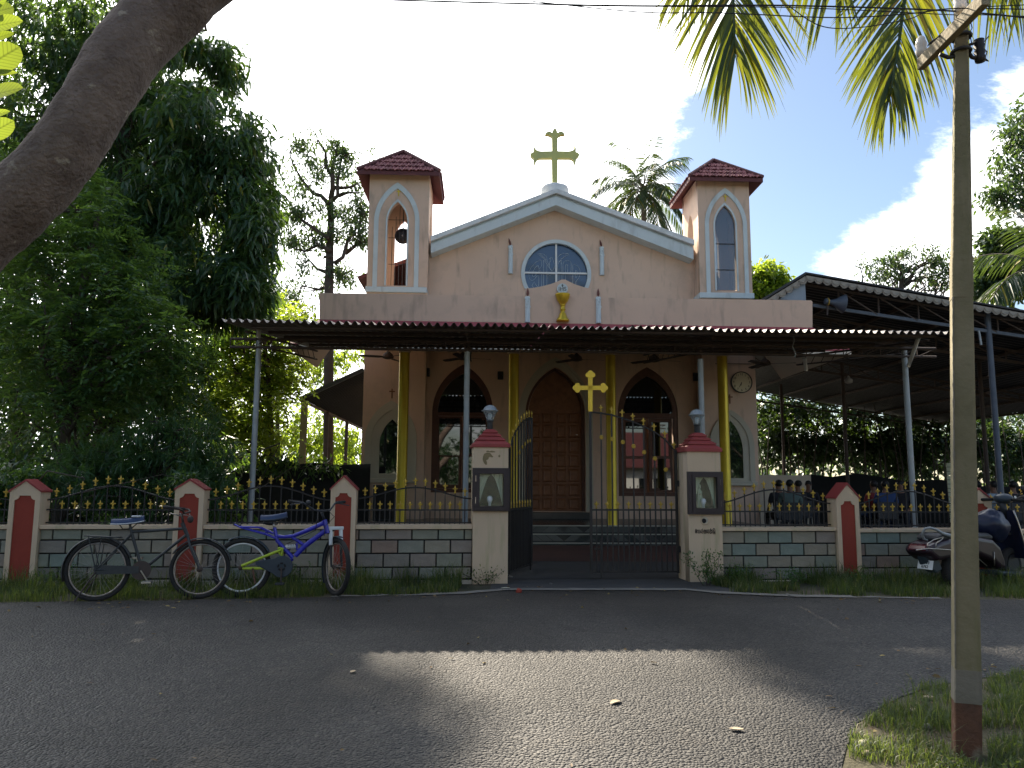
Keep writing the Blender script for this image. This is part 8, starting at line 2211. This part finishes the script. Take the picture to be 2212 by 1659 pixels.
def person(label, px, Y, yaw, shirt, trousers, lean=0.0, turn=0.0):
    b = G0(px, Y); b.z = 0.0
    t = thing('person', label, 'person', b, yaw, 'people seated under the shed')
    # seated, facing local +y: pelvis on the seat, knees forward, feet down, hands in the lap
    V = [(0, 0, .52), (0, .0, .70), (0, .01, .90), (0, 0, 1.02), (0, .01, 1.10), (0, .03, 1.20), (0, .02, 1.27)]
    Rr = [(.15, .11), (.135, .10), (.15, .10), (.085, .07), (.052, .052), (.074, .088), (.062, .075)]
    Ed = [(0, 1), (1, 2), (2, 3), (3, 4), (4, 5), (5, 6)]
    for s in (-1, 1):
        k = len(V)
        V += [(s * .19, -.01, .97), (s * .235, .04, .72), (s * .16, .26, .60), (s * .09, .35, .60), (s * .06, .39, .595)]
        Rr += [.05, .042, .032, .03, .022]; Ed += [(2, k), (k, k + 1), (k + 1, k + 2), (k + 2, k + 3), (k + 3, k + 4)]
        k = len(V)
        V += [(s * .10, .02, .51), (s * .12, .42, .50), (s * .12, .40, .08), (s * .125, .52, .04)]
        Rr += [.085, .06, .04, .035]; Ed += [(0, k), (k, k + 1), (k + 1, k + 2), (k + 2, k + 3)]
    body = skin_obj('body', V, Ed, Rr, M['skin'], t)
    MB().ball((0, 0.115, 1.215), 0.016, 8, 6, (0.7, 1, 1.2)).build('nose', M['skin'], t, smooth=True)
    for s in (-1, 1):
        MB().ball((s * 0.078, 0.02, 1.215), 0.022, 8, 6, (0.4, 0.8, 1.3)).build('ear', M['skin'], t, smooth=True)
        MB().ball((s * 0.03, 0.105, 1.232), 0.010, 8, 6).build('eye', M['hair'], t, smooth=True)
    MB().ball((0, -0.005, 1.245), 0.093, 14, 10, (0.93, 1.08, 0.92)).build('hair', M['hair'], t, smooth=True)
    Vs = [(0, .0, .50), (0, 0, .72), (0, .005, .92), (0, 0, 1.03)]
    sh = skin_obj('shirt', Vs + [(s * x, y, z) for s in (-1, 1) for x, y, z in ((.195, -.01, .975), (.232, .035, .76))],
                  [(0, 1), (1, 2), (2, 3), (2, 4), (4, 5), (2, 6), (6, 7)], [(.17, .135), (.155, .125), (.17, .12), (.075, .075), .068, .062, .068, .062], shirt, t)
    skin_obj('trousers', [(0, 0, .50)] + [(s * x, y, z) for s in (-1, 1) for x, y, z in ((.10, .03, .505), (.12, .42, .495), (.12, .40, .14))],
             [(0, 1), (1, 2), (2, 3), (0, 4), (4, 5), (5, 6)], [(.165, .12), .10, .075, .055, .10, .075, .055], trousers, t)
    ch = thing('plastic_chair', 'dark plastic chair under the ' + label[0].lower() + label[1:].replace(' seated', '').replace(' with their back to the fence', '').replace(' behind the left end of the right fence', ' nearest the right tower').replace(' at the edge of the plaster wall', ' by the plaster wall').replace(' at the right edge of the picture', ' at the far right').replace(' just right of the one in grey green', ' right of the grey green shirt'), 'chair', b, yaw, 'chairs under the shed')
    MB().box2((-0.23, -0.20, 0.385), (0.23, 0.24, 0.41)).build('seat', M['plastic'], ch, bevel=0.01)
    MB().box((0, -0.215, 0.62), (0.44, 0.025, 0.40)).build('backrest', M['plastic'], ch, bevel=0.01)
    for sx in (-0.2, 0.2):
        for sy in (-0.18, 0.21): MB().box((sx, sy, 0.192), (0.035, 0.035, 0.384)).build('leg', M['plastic'], ch)
    return t
cloth = lambda n, c_: mat(n, c_, tuple(x * 0.8 for x in c_), rough=0.9, scale=8)
sh_g = cloth('grey_green_shirt', (0.10, 0.14, 0.13)); sh_d = cloth('dark_shirt', (0.02, 0.02, 0.025)); sh_r = cloth('red_shirt', (0.22, 0.03, 0.03)); sh_b = cloth('blue_shirt', (0.03, 0.06, 0.16)); sh_w = cloth('pale_blue_shirt', (0.30, 0.38, 0.45)); tr_d = cloth('dark_trousers', (0.025, 0.025, 0.03)); tr_b = cloth('blue_jeans', (0.03, 0.06, 0.14))
for lb, px, Y, a, s_1, t_1 in (('Person in a dark shirt seated behind the left end of the right fence', 1682, 18.5, 10, sh_d, tr_d), ('Person in a grey green shirt seated with their back to the fence', 1706, 17.5, -15, sh_g, tr_d),
                               ('Person in black seated just right of the one in grey green', 1724, 19.5, 25, sh_d, tr_b), ('Person in a dark top seated at the edge of the plaster wall', 1746, 20.5, 160, sh_d, tr_d),
                               ('Person in a red shirt seated beyond the lone red post', 1887, 19.0, 15, sh_r, tr_b), ('Person in a blue shirt seated right of the one in red', 1912, 18.5, -20, sh_b, tr_b), ('Person in a dark shirt seated left of the canopy post', 1945, 19.0, 150, sh_d, tr_d),
                               ('Person in a pale blue shirt seated behind the scooter', 2146, 18.5, 20, sh_w, tr_d), ('Person in a dark shirt seated at the right edge of the picture', 2188, 18.0, -10, sh_d, tr_d), ('Person seated half hidden behind the post near the scooter', 2112, 19.5, 5, sh_d, tr_d)):
    person(lb, px, Y, R(a), s_1, t_1)

# ================================================================== LITTER ON THE ROAD
def dry_leaf(label, px, py, s, m, rot, curl=0.35):
    p = ground(px, py); t = None
    mb = MB(); vs = []; n = 9
    for k in range(n):
        q = k / (n - 1); w = 0.26 * math.sin(math.pi * q) ** 0.8 if 0 < k < n - 1 else 0.01
        z = curl * (q - 0.5) ** 2
        vs += [(q - 0.5, -w, z + w * 0.5), (q - 0.5, 0, z), (q - 0.5, w, z + w * 0.5)]
    mb.add([(x * s, y * s, z * s + 0.004) for x, y, z in vs], [f for k in range(n - 1) for f in ((3 * k, 3 * k + 3, 3 * k + 4, 3 * k + 1), (3 * k + 1, 3 * k + 4, 3 * k + 5, 3 * k + 2))])
    o = mb.build('dry_leaf', m, None, smooth=True, loc=(p.x, p.y, p.z + 0.006), rot=(0, 0, R(rot)))
    tag(o, label, 'dry leaf', 'dry leaves on the road')
dry_leaf('curled dry leaf lying in the sunlit middle of the road', 1591, 1581, 0.085, M['litter'], 170)
dry_leaf('flat brown leaf pressed on the sunny asphalt left of the curled one', 1330, 1521, 0.10, M['litter'], 40, 0.05)
dry_leaf('small dry leaf on the shaded asphalt left of the sunny patch', 762, 1455, 0.07, M['litter'], 80)
dry_leaf('dry leaf at the edge of the gate apron', 1092, 1274, 0.12, M['shell'], 20)
dry_leaf('pale dry leaf in the grass near the pole foot', 2005, 1512, 0.10, M['litter'], 10)
dry_leaf('dry leaf on the gravel edge left of the pole', 1975, 1540, 0.09, M['litter'], 70)
def lump(name, label, cat, px, py, s, m, seed, flat=0.6):
    p = ground(px, py); mb = MB(); mb.ball((0, 0, 0), 1.0, 12, 8, (s, s * 0.8, s * flat))
    mb.v = [tuple(Vector(v) * (1 + 0.25 * mnoise.noise(Vector(v) / s * 1.5 + Vector((seed, 0, 0))))) for v in mb.v]
    tag(mb.build(name, m, None, smooth=True, loc=(p.x, p.y, p.z + s * flat * 0.7)), label, cat)
lump('husk', 'pale husk lying in the sunny grass near the bottom right', 'husk', 1868, 1612, 0.035, M['shell'], 1)
lump('husk', 'brown broken husk just below the pale one in the grass', 'husk', 1872, 1632, 0.025, M['litter'], 5)
lump('red_lump', 'small red brick fragment on the road edge before the gate', 'brick fragment', 1121, 1281, 0.035, M['redpanel'], 9, 0.9)
for k, (x, y, s, lb) in enumerate(((1190, 1262, .018, 'tiny white pebble on the gate apron'), (1103, 1248, .03, 'broken cement crumb at the foot of the left gate pillar'), (1700, 1288, .03, 'pale stone at the broken road edge right of the gate'), (2165, 1510, .03, 'grey stone in the grass right of the pole'), (2003, 1575, .03, 'pale stone in the grass left of the pole foot'))):
    lump('stone', lb, 'stone', x, y, s, M['edging'], 20 + k)

# ================================================================== HOUSE ACROSS THE ROAD (seen in the window reflections)
hs_ = thing('house', 'white house with a red roof across the road, mirrored in the church windows', 'house', (9.5, -15.0, gz(-15)))
wp = plate_mesh('wall', rect(-6, 0, 6, 3.2), [rect(-4.2, 0.9, -2.6, 2.3), rect(1.6, 0.9, 3.6, 2.3), rect(-0.9, 0, 0.2, 2.2)], -0.12, 0.24)
link('wall', wp, hs_, M['white'])
MB().box2((-6, -6.0, 0), (-5.8, -0.13, 3.2)).box2((5.8, -6.0, 0), (6, -0.13, 3.2)).box2((-6, -6.2, 0), (6, -6.01, 3.2)).build('side_wall', M['white'], hs_)
for x0, x1, z0, z1 in ((-4.2, -2.6, .9, 2.3), (1.6, 3.6, .9, 2.3)):
    w_ = MB().box2((x0, -0.03, z0), (x1, -0.01, z1)).build('window', M['glass'], hs_); MB().box2(((x0 + x1) / 2 - .03, -0.05, z0), ((x0 + x1) / 2 + .03, 0.05, z1)).build('mullion', M['white'], w_)
MB().box2((-0.9, -0.05, 0), (0.2, 0.0, 2.2)).build('door', M['wood'], hs_)
mb = MB(); mb.add([(-6.8, 0.9, 3.0), (6.8, 0.9, 3.0), (6.8, -3.1, 4.9), (-6.8, -3.1, 4.9), (6.8, -7.1, 3.0), (-6.8, -7.1, 3.0), (-6.8, 0.9, 3.12), (6.8, 0.9, 3.12), (6.8, -3.1, 5.02), (-6.8, -3.1, 5.02), (6.8, -7.1, 3.12), (-6.8, -7.1, 3.12)],
    [(0, 1, 2, 3), (3, 2, 4, 5), (6, 9, 8, 7), (9, 11, 10, 8), (0, 6, 7, 1), (5, 4, 10, 11), (0, 3, 9, 6), (3, 5, 11, 9), (1, 7, 8, 2), (2, 8, 10, 4)]); mb.build('roof', M['maroon'], hs_)

# trees across the road behind the viewer, mirrored in the glass
for k, (nm, X, Y, a, sc_) in enumerate((('mango_tree', -9, -15, 40, 1.0), ('dark_broadleaf_tree', -3.5, -19, 130, 1.2), ('mango_tree', -18, -12, 200, 0.9), ('dark_broadleaf_tree', 20, -16, 300, 1.3), ('mango_tree', 5, -27, 10, 1.1))):
    o = copy_tree(bpy.data.objects[nm]); o.location = (X, Y, gz(Y)); o.rotation_euler = (0, 0, R(a)); o.scale = (sc_,) * 3
    tag(o, ['spreading tree across the road opposite the oleander', 'bushy tree across the road opposite the gate', 'tree across the road at its far left end', 'bushy tree beside the white house', 'tree rising behind the white house'][k], 'tree', 'trees across the road')
